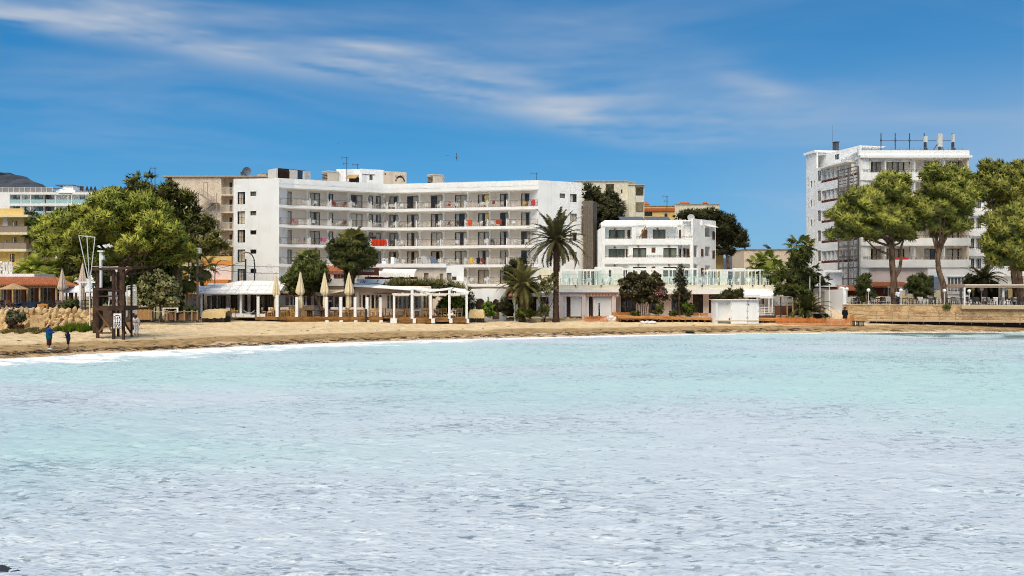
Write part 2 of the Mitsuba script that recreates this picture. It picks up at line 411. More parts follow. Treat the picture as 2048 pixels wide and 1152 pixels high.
def window(F,parent,u0,u1,z0,z1,w=0.0,cols=2,rows=1,fc=BROWN,fw=0.06,deep=0.10,curt=(),name='window',back=None,cz=None,glow_paint=(),label=None):
 m=F.mb(fc)
 a,b=w-deep-0.05,w-deep
 m.box(u0,u0+fw,a,b,z0,z1).box(u1-fw,u1,a,b,z0,z1).box(u0+fw,u1-fw,a,b,z1-fw,z1).box(u0+fw,u1-fw,a,b,z0,z0+fw)
 du,dz=(u1-u0)/cols,(z1-z0)/rows
 for i in range(1,cols):
  m.box(u0+i*du-fw*0.5,u0+i*du+fw*0.5,a,b-0.002,z0+fw,z1-fw)
 for j in range(1,rows):
  m.box(u0+fw,u1-fw,a,b-0.004,z0+j*dz-fw*0.4,z0+j*dz+fw*0.4)
 k=obj(name,m,'matte',parent,label=label)
 for i in range(cols):
  obj('pane',sheet(F,u0+i*du+fw*0.5,u0+(i+1)*du-fw*0.5,z0+fw,z1-fw,a+0.02),'glass',k)
 for(f0,f1,c)in curt:
  m=curtain_mesh(F,u0+fw+f0*(u1-u0-2*fw),u0+fw+f1*(u1-u0-2*fw),z0+0.03,z1-0.05,a-0.15,c)
  obj('curtain',m,'fabric',k)
 for(f0,f1,c)in glow_paint:
  m=F.mb(c)  # plain yellow cloth: lamplight is put into its colour, nothing emits
  x0,x1=u0+fw+f0*(u1-u0-2*fw),u0+fw+f1*(u1-u0-2*fw)
  m.add([[x0,a-0.12,z0+0.05],[x1,a-0.12,z0+0.05],[x1,a-0.12,z1-0.05],[x0,a-0.12,z1-0.05]],[[0,1,2],[0,2,3]])
  g=obj('lit_blind',m,'fabric',k,label='blind with lamplight painted in as warm yellow')
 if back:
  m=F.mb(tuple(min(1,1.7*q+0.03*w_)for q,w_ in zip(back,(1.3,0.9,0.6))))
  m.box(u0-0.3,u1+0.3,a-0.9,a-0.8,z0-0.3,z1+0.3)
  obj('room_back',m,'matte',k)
 return k
def railing(F,parent,u0,u1,z,h=0.95,w=-0.06,c=(0.10,0.075,0.062),step=0.125,name='railing',bar=0.018):
 m=F.mb(c)
 m.box(u0,u1,w-0.03,w+0.03,z+h-0.04,z+h)
 m.box(u0,u1,w-0.02,w+0.02,z+0.07,z+0.10)
 n=max(2,int((u1-u0)/step))
 for i in range(n+1):
  u=u0+(u1-u0)*i/n
  b=bar*2 if i in(0,n)else bar
  m.box(u-b/2,u+b/2,w-bar/2,w+bar/2,z,z+h-0.04)
 return obj(name,m,'matte',parent)
def placed(name,template,x,y,z,rot,label,cat,group,mat='matte',s=1.0):
 key=thing(name,label,cat,group)
 scene[key]=dict(template,to_world=T().translate([x,y,z]).rotate([0,0,1],rot).scale(s))
 return key
def ply_of(mb,mat='matte',smooth=False):
 v,f,c=mb.arrays()
 return mikit.ply((v,f),mat,smooth=smooth,color=c if mat in TINTED else None)
def chair_arm(c):
 m=MB(c=c)
 for sx in(-1,1):
  m.bar((0.24*sx,-0.24,0),(0.21*sx,-0.21,0.44),0.05)
  m.bar((0.24*sx,0.26,0),(0.21*sx,0.20,0.44),0.05)
  m.bar((0.25*sx,-0.24,0.64),(0.25*sx,0.22,0.66),0.06,0.03)
  m.bar((0.25*sx,-0.23,0.44),(0.25*sx,-0.23,0.64),0.045)
 m.box(-0.25,0.25,-0.25,0.22,0.41,0.45)
 for i in range(5):
  u=-0.2+0.1*i
  m.bar((u,0.21+0.02*(1-(u/0.2)**2),0.45),(u,0.31+0.03*(1-(u/0.2)**2),0.88),0.085,0.025,up=(0,1,0))
 m.box(-0.25,0.25,0.27,0.33,0.80,0.89)
 return m
def chair_slat(c,cushion=None):
 m=MB(c=c)
 for sx in(-1,1):
  m.bar((0.2*sx,-0.2,0),(0.2*sx,-0.2,0.45),0.055)
  m.bar((0.2*sx,0.2,0),(0.2*sx,0.24,0.98),0.055)
  m.box(0.2*sx-0.02,0.2*sx+0.02,-0.2,0.2,0.20,0.235)
 m.box(-0.23,0.23,-0.23,0.21,0.43,0.47)
 for z in(0.55,0.68,0.81):
  m.box(-0.2,0.2,0.205,0.23,z,z+0.07)
 m.box(-0.2,0.2,-0.215,-0.185,0.24,0.27)
 m.box(-0.2,0.2,0.19,0.21,0.24,0.27)
 if cushion:
  m.box(-0.24,0.24,0.19,0.27,0.72,1.0,cushion)
  m.box(-0.22,0.22,-0.22,0.2,0.472,0.52,cushion)
 return m
def table_sq(c,s=0.4,h=0.74,t=0.05):
 m=MB(c=c)
 m.box(-s,s,-s,s,h-t,h)
 for a in(-1,1):
  for b in(-1,1):
   m.box(a*(s-0.07),a*(s-0.02),b*(s-0.07),b*(s-0.02),0,h-t)
 m.box(-s+0.03,s-0.03,-s+0.03,s-0.03,h-t-0.06,h-t-0.001)
 return m
def table_round(c,r=0.35,h=0.72):
 m=MB(c=c)
 m.lathe([(0,0),(0.22,0),(0.22,0.03),(0.05,0.07),(0.04,h-0.05),(r*0.9,h-0.04),(r,h-0.03),(r,h),(0,h)],12)
 return m
CH={n:ply_of(chair_arm(c),'gloss')for n,c in dict(white=(0.78,0.78,0.76),red=(0.42,0.05,0.04),brown=(0.20,0.07,0.04),dark=(0.045,0.04,0.045),grey=(0.42,0.40,0.37),yellow=(0.7,0.45,0.08),pink=(0.55,0.12,0.16)).items()}
CW={n:ply_of(chair_slat(c,q),'matte')for n,(c,q)in dict(plain=((0.58,0.36,0.14),None),white=((0.50,0.30,0.12),(0.80,0.78,0.74)),brown=((0.26,0.12,0.055),None),pale=((0.62,0.47,0.26),None)).items()}
TB=dict(white=ply_of(table_round((0.78,0.78,0.76)),'gloss'),wood=ply_of(table_sq((0.60,0.37,0.13))),whitewood=ply_of(table_sq((0.76,0.74,0.70))),dark=ply_of(table_sq((0.06,0.05,0.05),0.42)),brown=ply_of(table_sq((0.28,0.14,0.06))))
def cloth(F,u0,u1,z0,z1,w,c,name,label,cat,group=None,fold=0.03,seed=0,c2=None):
 r=np.random.default_rng(seed)
 n=max(6,int((u1-u0)/0.06))
 us=np.linspace(u0,u1,n+1)
 ph=r.uniform(0,6,3)
 rows=[(z0+0.35*(z1-z0),-0.07),(z1-0.01,-0.045),(z1+0.012,0.0),(z1-0.01,0.045),(0.5*(z0+z1),0.07),(z0,0.075)]
 v=[]
 for k,(z,dw)in enumerate(rows):
  a=fold*(0.2 if k in(1,2,3)else 1)
  v.append(np.stack([us,w+dw+a*np.sin(us*14+ph[0])+a*0.6*np.sin(us*31+ph[1]),z+(0.03*np.sin(us*5+ph[2])if k in(0,5)else 0*us)],1))
 m=F.mb(c)
 col=np.tile(np.asarray(c,float),(len(us)*len(rows),1))
 if c2 is not None:
  stripe=(np.floor((us-u0)/(u1-u0)*5)%2==1)
  col[np.tile(stripe,len(rows))]=c2
 m.add(np.vstack(v),grid_faces(len(rows),len(us)),col)
 key=obj(name,m,'fabric',smooth=True)
 return tag(key,label,cat,group)
 # the white hotel with two balcony wings
HL,HM,HR=(X_at(558,125.5),125.5),(X_at(775,133.0),133.0),(X_at(1077,128.0),128.0)
FL,FR=Face(HL,HM),Face(HM,HR)
FGL=Face((X_at(467,127.0),127.0),HL)
FGR=Face(HR,(X_at(1163,131.2),131.2))
WD=-1.9
SLAB=[5.2,8.0,10.77,13.5,16.25]
CEIL=[s-0.40 for s in SLAB[1:]]+[18.64]
ROOF=19.95
def meet(Fa,wa,Fb,wb):
 A=np.stack([Fa.d,-Fb.d],1)
 t=np.linalg.solve(A,(Fb.p0+Fb.n*wb)-(Fa.p0+Fa.n*wa))
 return Fa.p0+Fa.n*wa+Fa.d*t[0]
def hotel():
 h=thing('hotel','long white five storey hotel with two angled wings of open balconies','hotel')
 inner=meet(FL,WD,FR,WD)
 uLc=(inner-FL.p0)@FL.d
 uR0=(inner-FR.p0)@FR.d
 doorsL=[(564,583.4),(620,640),(654,666.4),(701.8,725),(734.8,746),(752,761.7)]
 doorsR=[(778.5,798.7),(814,836.5),(861.7,884.3),(909.8,932.9),(955.8,980.3),(1000,1020),(1042,1064)]
 r=np.random.default_rng(12)
 lit={(4,'R',4):[(0.5,0.97,(0.95,0.72,0.22))],(4,'R',6):[(0.72,0.97,(0.95,0.78,0.35))],(3,'R',4):[(0.55,1.0,(0.95,0.68,0.2))],(3,'R',3):[(0.86,0.98,(0.9,0.85,0.5))]}  # warm yellow tones that stand for lamplight in these rooms
 for side,F,doors in(('L',FL,doorsL),('R',FR,doorsR)):
  holes,spec=[],[]
  for fl in range(5):
   for i,(a,b)in enumerate(doors):
    if side=='L' and fl==0:
     continue
    u0,u1=F.u(a,WD),F.u(b,WD)
    z0,z1=SLAB[fl]+0.03,SLAB[fl]+2.06
    if side=='L' and i in(2,4):
     z0=SLAB[fl]+(0.7 if i==4 else 0.55)
    holes.append((u0,u1,z0,z1))
    spec.append((fl,i,u0,u1,z0,z1))
  ua,ub=(F.u(552,WD)-0.3,uLc)if side=='L' else(uR0,F.L+0.3)
  m=F.mb()
  m.extrude(wall_holes(ua,ub,1.0,18.64,holes),WD-0.2,WD,'xzy')
  obj('wall',m,'warm_plaster',h)
  for fl,i,u0,u1,z0,z1 in spec:
   narrow=(u1-u0)<1.25
   c=CURT[int(r.integers(4))]
   k=r.integers(5)
   cur=[[(0,.46,c),(.54,1,c)],[(0,.40,c),(.72,1,c)],[(0,1,c)],[(0,.32,c),(.6,1,c)],[(0.5,1,c)]][k]
   g=lit.get((fl,side,i),())
   if g:
    cur=[(0,.3,c)]
   window(F,h,u0,u1,z0,z1,WD,1 if narrow else 2,1,BROWN,0.065,0.08,cur,glow_paint=g)
  m=F.mb((0.42,0.33,0.26))
  m.box(ua+(0.5 if side=='L' else 1.6),ub-(1.5 if side=='L' else 0.5),WD-4.6,WD-4.5,1.2,18.6)
  for fl in range(5):
   m.box(ua+0.5,ub-0.5,WD-4.49,WD-0.21,SLAB[fl]-0.3,SLAB[fl]-0.02)
  u=ua+1.8
  while u<ub:
   m.box(u,u+0.1,WD-4.48,WD-0.9,1.3,18.5)
   u+=3.3
  obj('room_shell',m,'matte',h)
 def edge(w):
  pl=[FL.at(u,w,0)[:2]for u in np.linspace(0.0,FL.L-1.6,14)]
  a,b,c=FL.at(FL.L-1.6,w,0)[:2],meet(FL,w,FR,w),FR.at(1.6,w,0)[:2]
  pl+=[a*(1-t)**2+2*b*t*(1-t)+c*t*t for t in np.linspace(0.1,0.9,9)]
  pl+=[FR.at(u,w,0)[:2]for u in np.linspace(1.6,FR.L,6)]
  return pl
 inner_line=[FL.at(0,WD,0)[:2],inner,FR.at(FR.L,WD,0)[:2]]
 def wave(pl,amp=0.28):
  out=[]
  for p in pl:
   u=(p-FL.p0)@FL.d
   k=math.cos(min(max(u,0),4.0)/4.0*math.pi)*0.5+0.5 if u<4 else 0
   out.append(p-FL.n*amp*math.sin(k*math.pi)*0.9)
  return out
 for fl in range(5):
  front=wave(edge(0.0))
  m=MB()
  m.extrude(sg.Polygon(front+inner_line[::-1]),SLAB[fl]-0.40,SLAB[fl],'xyz')
  obj('balcony_slab',m,'white_plaster',h)
 m=MB()
 m.extrude(sg.Polygon(wave(edge(0.05))+inner_line[::-1]),18.64,19.05,'xyz')
 obj('cornice',m,'white_plaster',h)
 m=MB()
 m.extrude(sg.Polygon(wave(edge(-0.10))+inner_line[::-1]),19.05,19.22,'xyz')
 m.extrude(sg.Polygon(wave(edge(0.02))+[x for x in wave(edge(-0.30))[::-1]]),19.22,ROOF,'xyz')
 obj('parapet',m,'white_plaster',h)
 for side,F,nrm in(('L',FGL,0),('R',FGR,0)):
  holes,spec=[],[]
  if side=='L':
   for j,(y0,y1)in enumerate([(384,408.5),(422.5,448),(460,485),(499,524),(538,563)]):
    u0,u1=F.u(475),F.u(490)
    holes.append((u0,u1,F.z(482,y1),F.z(482,y0)))
    spec.append(('tall',j))
    u0,u1=F.u(500.5),F.u(512.5)
    yy=[(383,392),(422,430.5),(460.5,469),(499,507.5),(537.5,546)][j]
    holes.append((u0,u1,F.z(506,yy[1]),F.z(506,yy[0])))
    spec.append(('small',j))
  else:
   for j,(y0,y1)in enumerate([(388,404),(427,443),(465,481),(504,519)]):
    holes.append((F.u(1140),F.u(1154),F.z(1147,y1),F.z(1147,y0)))
    spec.append(('tall',j))
    holes.append((F.u(1119.5),F.u(1130.5),F.z(1125,y0+8),F.z(1125,y0-1)))
    spec.append(('small',j))
  m=F.mb()
  m.extrude(wall_holes(0,F.L,1.0,ROOF,holes),-0.25,0.0,'xzy')
  obj('end_wall',m,'white_plaster',h)
  for(kind,j),q in zip(spec,holes):
   if kind=='tall':
    g=[(0,1,(0.9,0.74,0.4))]if(side,j)==('L',0)and False else()
    c=CURT[(j+(side=='R'))%4]
    window(F,h,*q,0,2,2 if side=='L' else 1,BROWN,0.05,0.12,[(0,0.62,c)]if j%2==0 else[(0,1,c)],back=(0.12,0.11,0.10),glow_paint=g)
   else:
    window(F,h,*q,0,2 if side=='L' else 1,1,BROWN,0.05,0.12,[(0,1,(0.30,0.24,0.17))]if j<2 else[],back=(0.10,0.09,0.08))
 back=np.array([0.12,1.0])*13
 pts=[FGL.p0,FGL.p1,FL.at(0,WD-0.2,0)[:2],inner+np.array([0,0.25]),FR.at(FR.L,WD-0.2,0)[:2],FGR.p0,FGR.p1]
 m=MB(c=(0.62,0.6,0.57))
 roofp=sg.Polygon([FGL.p0+[0.25,0.3],FGL.p1+[-0.25,0.3],FL.at(0.4,WD-0.21,0)[:2],inner+np.array([0,0.26]),FR.at(FR.L-0.4,WD-0.21,0)[:2],FGR.p0+[0.3,0.3],FGR.p1+[-0.25,0.3],FGR.p1+np.array([0.5,13]),FGL.p0+np.array([-3.5,13])])
 m.extrude(roofp,19.05,19.2,'xyz')
 m.extrude(sg.Polygon([FL.at(0.0,WD+0.01,0)[:2],inner,FR.at(FR.L,WD+0.01,0)[:2],FR.at(FR.L,WD-0.4,0)[:2],inner+np.array([0,0.4]),FL.at(0.0,WD-0.4,0)[:2]]),18.9,19.04,'xyz')
 obj('roof_deck',m,'matte',h)
 m=MB()
 for p,q in((FGL.p0+np.array([-3.5,13]),FGL.p0),(FGR.p1,FGR.p1+np.array([0.5,13])),(FGR.p1+np.array([0.5,13]),FGL.p0+np.array([-3.5,13]))):
  f=Face(p,q)
  n=MB(f.M)
  n.box(0.26 if q is FGR.p1 else 0.0,f.L-0.003,-0.25,-0.004,1.0,ROOF-0.01)
  m.V+=n.V;m.C+=n.C
  m.F+=[g+m.n for g in n.F]
  m.n+=n.n
 for F,u in((FGL,FGL.L-0.13),(FGR,0.13)):
  f=F.M
  n=MB(f)
  n.box(u-0.12,u+0.12,-2.6,-0.26,1.0,ROOF-0.012)
  m.V+=n.V;m.C+=n.C
  m.F+=[g+m.n for g in n.F]
  m.n+=n.n
 obj('flank_wall',m,'white_plaster',h)
 postsL,postsR=[620,661.5,702,742,774],[792,833,881.7,930.3,974.5,1013.6]
 for F,posts in((FL,postsL),(FR,postsR)):
  for px in posts:
   u=F.u(px,-0.10)
   for fl in range(5):
    if F is FL and fl==0:
     continue
    zb,zt=SLAB[fl],CEIL[fl]
    H=zt-zb
    t=np.linspace(0,1,12)
    arc_z=zb+0.62+(H-0.62-0.02)*t
    arc_w=-0.34-1.15*np.sin(np.pi*np.clip(t*0.93+0.03,0,1))**0.8
    poly=[(WD+0.001,zb),(-0.22,zb),(-0.22,zb+0.60)]+list(zip(arc_w,arc_z))+[(WD+0.001,zt)]
    m=F.mb()
    m.extrude(sg.Polygon(poly),u-0.05,u+0.05,'yzx')
    obj('partition',m,'white_plaster',h)
    m=F.mb(WHITE)
    m.box(u-0.08,u+0.08,-0.17,-0.03,zb,zb+1.02)
    obj('post',m,'matte',h)
 for F,posts in((FL,[558.5]+postsL),(FR,[776.5]+postsR+[1076.5])):
  for a,b in zip(posts[:-1],posts[1:]):
   ua,ub=F.u(a,-0.10)+0.10,F.u(b,-0.10)-0.10
   if ub-ua<0.25:
    continue
   for fl in range(5):
    if F is FL and fl==0:
     continue
    railing(F,h,ua,ub,SLAB[fl],0.95,-0.10,(0.10,0.065,0.05))
 return h
hotel()
FLOORN=['lowest','second','third','fourth','top']
def on_balcony(px,fl,kind,col,w=-1.0,rot=None,s=1.0):
 F=FL if px<775 else FR
 q=F.at(F.u(px,w),w,SLAB[fl])
 bays=[558,620,661.5,702,742,775,792,833,881.7,930.3,974.5,1013.6,1080]
 bay=ORD[max(0,int(np.searchsorted(bays,px))-1)]
 a=math.degrees(math.atan2(F.d[1],F.d[0]))+(rot if rot is not None else(px*37%120-60)+0)
 tpl=CH[col]if kind=='chair' else TB[col]
 mate={'white':'white','red':'dark red','brown':'reddish brown','dark':'dark','grey':'grey','pink':'crimson','yellow':'yellow'}[col]
 lab=f'{mate} plastic {"armchair" if kind == "chair" else "round table"} on the {FLOORN[fl]} hotel balcony row, {bay} bay'
 n=BAL.setdefault(lab,0)
 BAL[lab]+=1
 if n:
  lab+=[', nearer its right end',', by the right divider'][n-1]
 placed('balcony_'+kind,tpl,*q,a,lab,kind,f'{kind}s on the hotel balconies',s=s)
BAL={}
for fl,rows in{4:[(594.7,'t','white'),(608,'c','white'),(630,'c','white'),(670,'c','red'),(688,'c','brown'),(678,'t','white'),(709,'c','white'),(754,'t','white'),(766,'c','white'),(780,'c','white'),(787,'c','white'),(803,'c','white'),(812,'t','white'),(851,'c','white'),(876,'c','white'),(896,'c','red'),(902,'t','white'),(914,'c','white'),(961,'c','white'),(969,'c','white'),(993.6,'t','white'),(1004,'c','grey'),(1050,'c','yellow'),(1057,'t','white'),(1067,'c','red')],3:[(590,'c','pink'),(603,'c','white'),(627,'c','white'),(634,'t','white'),(678,'c','white'),(688,'c','brown'),(751,'c','white'),(758,'t','white'),(786,'c','white'),(800,'c','grey'),(806,'t','white'),(818,'c','white'),(877,'c','white'),(896,'c','brown'),(905,'t','white'),(917,'c','dark'),(961,'c','white'),(970,'c','dark'),(985,'c','white'),(1027,'c','white')],2:[(592,'t','white'),(602,'c','grey'),(784,'c','dark'),(803,'c','white'),(873,'c','white'),(900,'t','white'),(913,'c','white'),(972,'c','white'),(985,'c','dark'),(993,'c','grey'),(1029,'c','white'),(1040,'t','white'),(1053,'c','white')],1:[(806,'c','white'),(828,'t','white'),(877,'c','white'),(896,'c','white'),(902,'t','white'),(912,'c','white'),(966,'c','red'),(989,'t','white'),(1002,'c','white')],0:[(942,'c','white'),(951,'t','white'),(972,'c','white')]}.items():
 for px,k,c in rows:
  on_balcony(px,fl,'chair' if k=='c' else 'table',c)
for i,(a,b,z1,drop,c,lab)in enumerate([(742.9,752.5,0.96,0.92,(0.62,0.055,0.02),'red towel hung on the hotel rail, first of the red row'),(752.6,760,0.96,0.90,(0.66,0.065,0.025),'red towel hung on the hotel rail, second of the red row'),(760.1,767.5,0.96,0.93,(0.58,0.05,0.02),'red towel hung on the hotel rail, third of the red row'),(767.6,774,0.96,0.90,(0.64,0.06,0.025),'red towel hung on the hotel rail, last of the red row')]):
 cloth(FL,FL.u(a,-0.1)+0.01,FL.u(b,-0.1)-0.01,SLAB[2]+z1-drop,SLAB[2]+z1,-0.10,c,'towel',lab,'towel','red towels hung in a row',0.05,i)
cloth(FL,FL.u(643,-.1),FL.u(651,-.1),SLAB[2]+0.5,SLAB[2]+0.97,-0.10,(0.62,0.10,0.26),'towel','pink towel over the rail of the third hotel balcony row','towel',None,0.03,11)
cloth(FL,FL.u(641.5,-.1),FL.u(642.9,-.1),SLAB[2]+0.35,SLAB[2]+0.97,-0.10,(0.03,0.03,0.04),'towel','narrow black cloth beside the pink towel on the rail','towel',None,0.02,12)
cloth(FL,FL.u(604.5,-.1),FL.u(606.8,-.1),SLAB[2]+0.3,SLAB[2]+0.97,-0.10,(0.62,0.35,0.42),'towel','faded rose towel on the rail near the end wall','towel',None,0.02,13)
cloth(FL,FL.u(607,-.1),FL.u(609,-.1),SLAB[2]+0.3,SLAB[2]+0.97,-0.10,(0.04,0.05,0.09),'towel','navy towel on the rail beside the faded rose one','towel',None,0.02,14)
cloth(FR,FR.u(935.5,-.1),FR.u(944,-.1),SLAB[3]+0.12,SLAB[3]+0.97,-0.10,(0.60,0.085,0.035),'towel','large orange red towel on the fourth balcony row beside a lit room','towel',None,0.03,15)
cloth(FR,FR.u(992,-.1),FR.u(1003.5,-.1),SLAB[3]+0.25,SLAB[3]+0.97,-0.10,(0.34,0.07,0.04),'towel','wide rust brown towel on the fourth balcony row','towel',None,0.05,16)
cloth(FR,FR.u(939.5,-.1),FR.u(945.5,-.1),SLAB[1]+0.2,SLAB[1]+0.97,-0.10,(0.72,0.46,0.05),'towel','mustard yellow towel on the second balcony row','towel',None,0.03,17)
cloth(FR,FR.u(953,-.1),FR.u(960,-.1),SLAB[1]+0.1,SLAB[1]+0.97,-0.10,(0.02,0.02,0.025),'towel','black beach towel on the rail beside the mustard one','towel',None,0.04,18)
cloth(FR,FR.u(1063,-.1),FR.u(1070,-.1),SLAB[4]+0.2,SLAB[4]+0.97,-0.10,(0.48,0.06,0.07),'towel','dark red towel at the palm end of the top balcony row','towel',None,0.03,19)
cloth(FR,FR.u(985,-.1),FR.u(990,-.1),SLAB[4]+0.42,SLAB[4]+0.97,-0.10,(0.18,0.05,0.06),'towel','small maroon cloth on the top balcony rail','towel',None,0.03,20)
# on the hotel roof
Froof=Face((-40,133.0),(20,133.0))
def roof_unit_left():
 F=Face((X_at(552,132),132.0),(X_at(622,136),136.0))
 k=thing('roof_plant_housing','pale rooftop plant housing with brown louvres and a blue panel','plant housing')
 z0,z1=19.2,Z_at(336.5,132)
 u=lambda px:F.u(px)
 m=F.mb((0.60,0.57,0.52))
 m.box(u(552.5),u(556),-2.5,0,z0,z1).box(u(580),u(595),-2.5,0,z0+1.0,z1).box(u(580),u(583),-0.2,-0.003,z0,z0+1.0)
 m.box(u(607),u(621),-2.5,-2.3,z0,z1).box(u(607),u(610),-0.2,0,z0,z1).box(u(619),u(621),-0.2,0,z0,z1).box(u(595.2),u(598),-2.4,-0.2,z0,z0+0.9)
 m.box(u(560),u(578),-0.25,-0.05,z0,z0+0.62)
 obj('frame',m,'matte',k)
 m=F.mb((0.075,0.042,0.028))
 n=12
 for i in range(n):
  z=z0+0.55+(z1-z0-0.6)*i/n
  m.hexa([[u(556.2),-0.25,z],[u(579.8),-0.25,z],[u(556.2),-0.2,z],[u(579.8),-0.2,z],[u(556.2),-0.12,z+0.1],[u(579.8),-0.12,z+0.1],[u(556.2),-0.07,z+0.1],[u(579.8),-0.07,z+0.1]])
 m.box(u(556.2),u(579.8),-0.4,-0.3,z0,z1-0.02)
 obj('louvre',m,'matte',k)
 m=F.mb((0.02,0.045,0.09))
 m.box(u(595.5),u(606.8),-0.3,-0.2,z0+1.0,z1)
 obj('panel',m,'gloss',k)
 m=F.mb((0.52,0.50,0.46))
 m.extrude(sg.Polygon([(u(610.2),z0+0.9),(u(618.8),z0+0.9),(u(618.8),z1),(u(610.2),z1)]).difference(sg.Polygon([(u(611),z0+0.9),(u(618),z0+0.9),(u(614.5),z1-0.5)])),-0.15,-0.05,'xzy')
 obj('panel',m,'matte',k)
 m=F.mb((0.05,0.04,0.04))
 m.box(u(560),u(612),-2.0,-0.3,z1+0.02,z1+0.12)
 obj('roof_sheet',m,'matte',k)
roof_unit_left()
def pipe_run(px0,px1,Y,z,label,n=5):
 m=MB(c=(0.05,0.04,0.04))
 x0,x1=X_at(px0,Y),X_at(px1,Y)
 for j in range(n):
  zz=z+0.12*j
  m.tube([(x0,Y+0.2*j,zz),((x0+x1)/2,Y+0.2*j,zz+0.03),(x1,Y+0.2*j,zz-0.02*j)],0.06,6)
 for t in(0.1,0.5,0.9):
  x=x0+(x1-x0)*t
  m.box(x-0.05,x+0.05,Y-0.05,Y+0.2*n,z-0.6,z+0.12*n)
 tag(obj('pipe_run',m,'matte'),label,'pipe')
pipe_run(606,639,135.5,19.95,'dark bundle of pipes on the hotel roof beside the plant housing',6)
pipe_run(739,775,135,20.0,'low dark pipes behind the hotel parapet near the torn wall',2)
def roof_box(px0,pxm,px1,py0,Y,label,louvre=True):
 F=Face((X_at(px0,Y),Y+1.2),(X_at(pxm,Y),Y))
 G=Face((X_at(pxm,Y),Y),(X_at(px1,Y),Y+0.9))
 k=thing('roof_vent_box',label,'roof vent')
 z0,z1=19.2,Z_at(py0,Y)
 m=MB()
 a,b,c=F.p0,F.p1,G.p1
 m.extrude(sg.Polygon([a,b,c,c+[0.1,2.4],a+[0.1,2.4]]),z0,z1,'xyz')
 m.c=(0.6,0.56,0.48)
 m.extrude(sg.Polygon([a+[-0.1,-0.05],b+[0,-0.15],c+[0.1,-0.05],c+[0.2,2.5],a+[0,2.5]]),z1+0.002,z1+0.12,'xyz')
 m.C=[np.tile((0.62,0.55,0.44),(len(v),1))for v in m.V]
 obj('casing',m,'matte',k)
 if louvre:
  m=F.mb((0.10,0.055,0.03))
  n=11
  for i in range(n):
   z=z0+0.15+(z1-z0-0.3)*i/n
   m.hexa([[0.08,0.0,z],[F.L-0.08,0.0,z],[0.08,0.02,z],[F.L-0.08,0.02,z],[0.08,0.09,z+0.12],[F.L-0.08,0.09,z+0.12],[0.08,0.11,z+0.12],[F.L-0.08,0.11,z+0.12]])
  obj('louvre',m,'matte',k)
 return k
roof_box(641.5,656,673,343,134.5,'beige rooftop box with a brown louvred face beside the penthouse')
kk=roof_box(854,866.5,884,349.5,135.5,'small white rooftop box with black louvres alone on the right wing')
def penthouse():
 k=thing('penthouse','white rooftop penthouse with a tan awning and one window','penthouse')
 Y=136.0
 F=Face((X_at(673,Y),Y),(X_at(721.5,Y),Y))
 G=Face((X_at(721.5,Y),Y),(X_at(767,Y+1.5),Y+1.5))
 z0=19.2
 m=F.mb()
 m.box(0,F.L,-4,0,z0+1.1,F.z(690,338))
 m.box(F.u(684),F.L,-4,-0.3,z0,z0+1.1)
 obj('wall',m,'white_plaster',k)
 m=G.mb()
 zt=G.z(740,338.5)
 q=(G.u(739),G.u(745.5),G.z(742,360),G.z(742,350))
 m.extrude(wall_holes(0.003,G.L,z0,zt,[q]),-0.25,0,'xzy')
 m.box(G.L-0.25,G.L-0.002,-4,-0.26,z0,zt-0.002)
 m.box(0.01,G.L-0.26,-4,-0.26,zt-0.2,zt-0.003)
 obj('wall',m,'white_plaster',k)
 window(G,k,*q,0,2,2,(0.08,0.07,0.05),0.05,0.08,[(0,1,(0.42,0.36,0.24))],back=(0.1,0.1,0.1))
 m=G.mb((0.66,0.66,0.66))
 m.box(G.u(724),G.u(750),0.003,0.06,G.z(735,349.5),G.z(735,348.3),(0.12,0.11,0.1))
 m.box(G.u(724),G.u(733),0.003,0.03,z0+0.2,G.z(728,350))
 obj('door',m,'matte',k)
 m=F.mb((0.46,0.30,0.14))
 u0,u1,za,zb=F.u(697),F.u(718),F.z(705,349.5),F.z(705,358.5)
 m.hexa([[u0-0.35,1.0,zb],[u1-0.35,1.0,zb],[u0,0.02,za-0.04],[u1,0.02,za-0.04],[u0-0.35,1.03,zb+0.04],[u1-0.35,1.03,zb+0.04],[u0,0.03,za],[u1,0.03,za]])
 obj('awning',m,'fabric',k)
 m=F.mb((0.04,0.03,0.025))
 m.box(u0+0.1,u1,-0.28,0.02,z0,zb+0.3)
 obj('opening',m,'matte',k)
penthouse()
def torn_wall():
 k=thing('rooftop_screen_wall','beige rooftop wall with a dark torn patch and bare render','screen wall')
 F=Face((X_at(767.3,137.6),137.6),(X_at(813,139.5),139.5))
 m=F.mb()
 m.box(0,F.L,-2.5,0,19.2,F.z(767,341.5))
 obj('wall',m,'beige_plaster',k)
 r=np.random.default_rng(5)
 cu,cz=F.u(800),F.z(800,362)
 a=np.linspace(0,math.pi,26)
 o=[(cu+math.cos(t)*0.80*(1+0.12*r.normal()),cz-0.1+math.sin(t)*0.95*(1+0.06*r.normal()))for t in a]
 i=[(cu+0.05+math.cos(t)*0.62*(1+0.1*r.normal()),cz-0.1+math.sin(t)*0.66*(1+0.06*r.normal()))for t in a[::-1]]
 m=F.mb((0.035,0.025,0.02))
 m.extrude(sg.Polygon(o+i).buffer(0),0.004,0.03,'xzy')
 m.box(F.u(769),F.u(771.5),0.004,0.05,F.z(770,349.5),F.z(770,346.5))
 obj('torn_patch',m,'matte',k)
 m=F.mb((0.40,0.33,0.26))
 for px in(791,805.5):
  m.box(F.u(px-1),F.u(px+1),0.004,0.12,F.z(px,352.5),F.z(px,350.5))
 obj('bracket',m,'matte',k)
torn_wall()
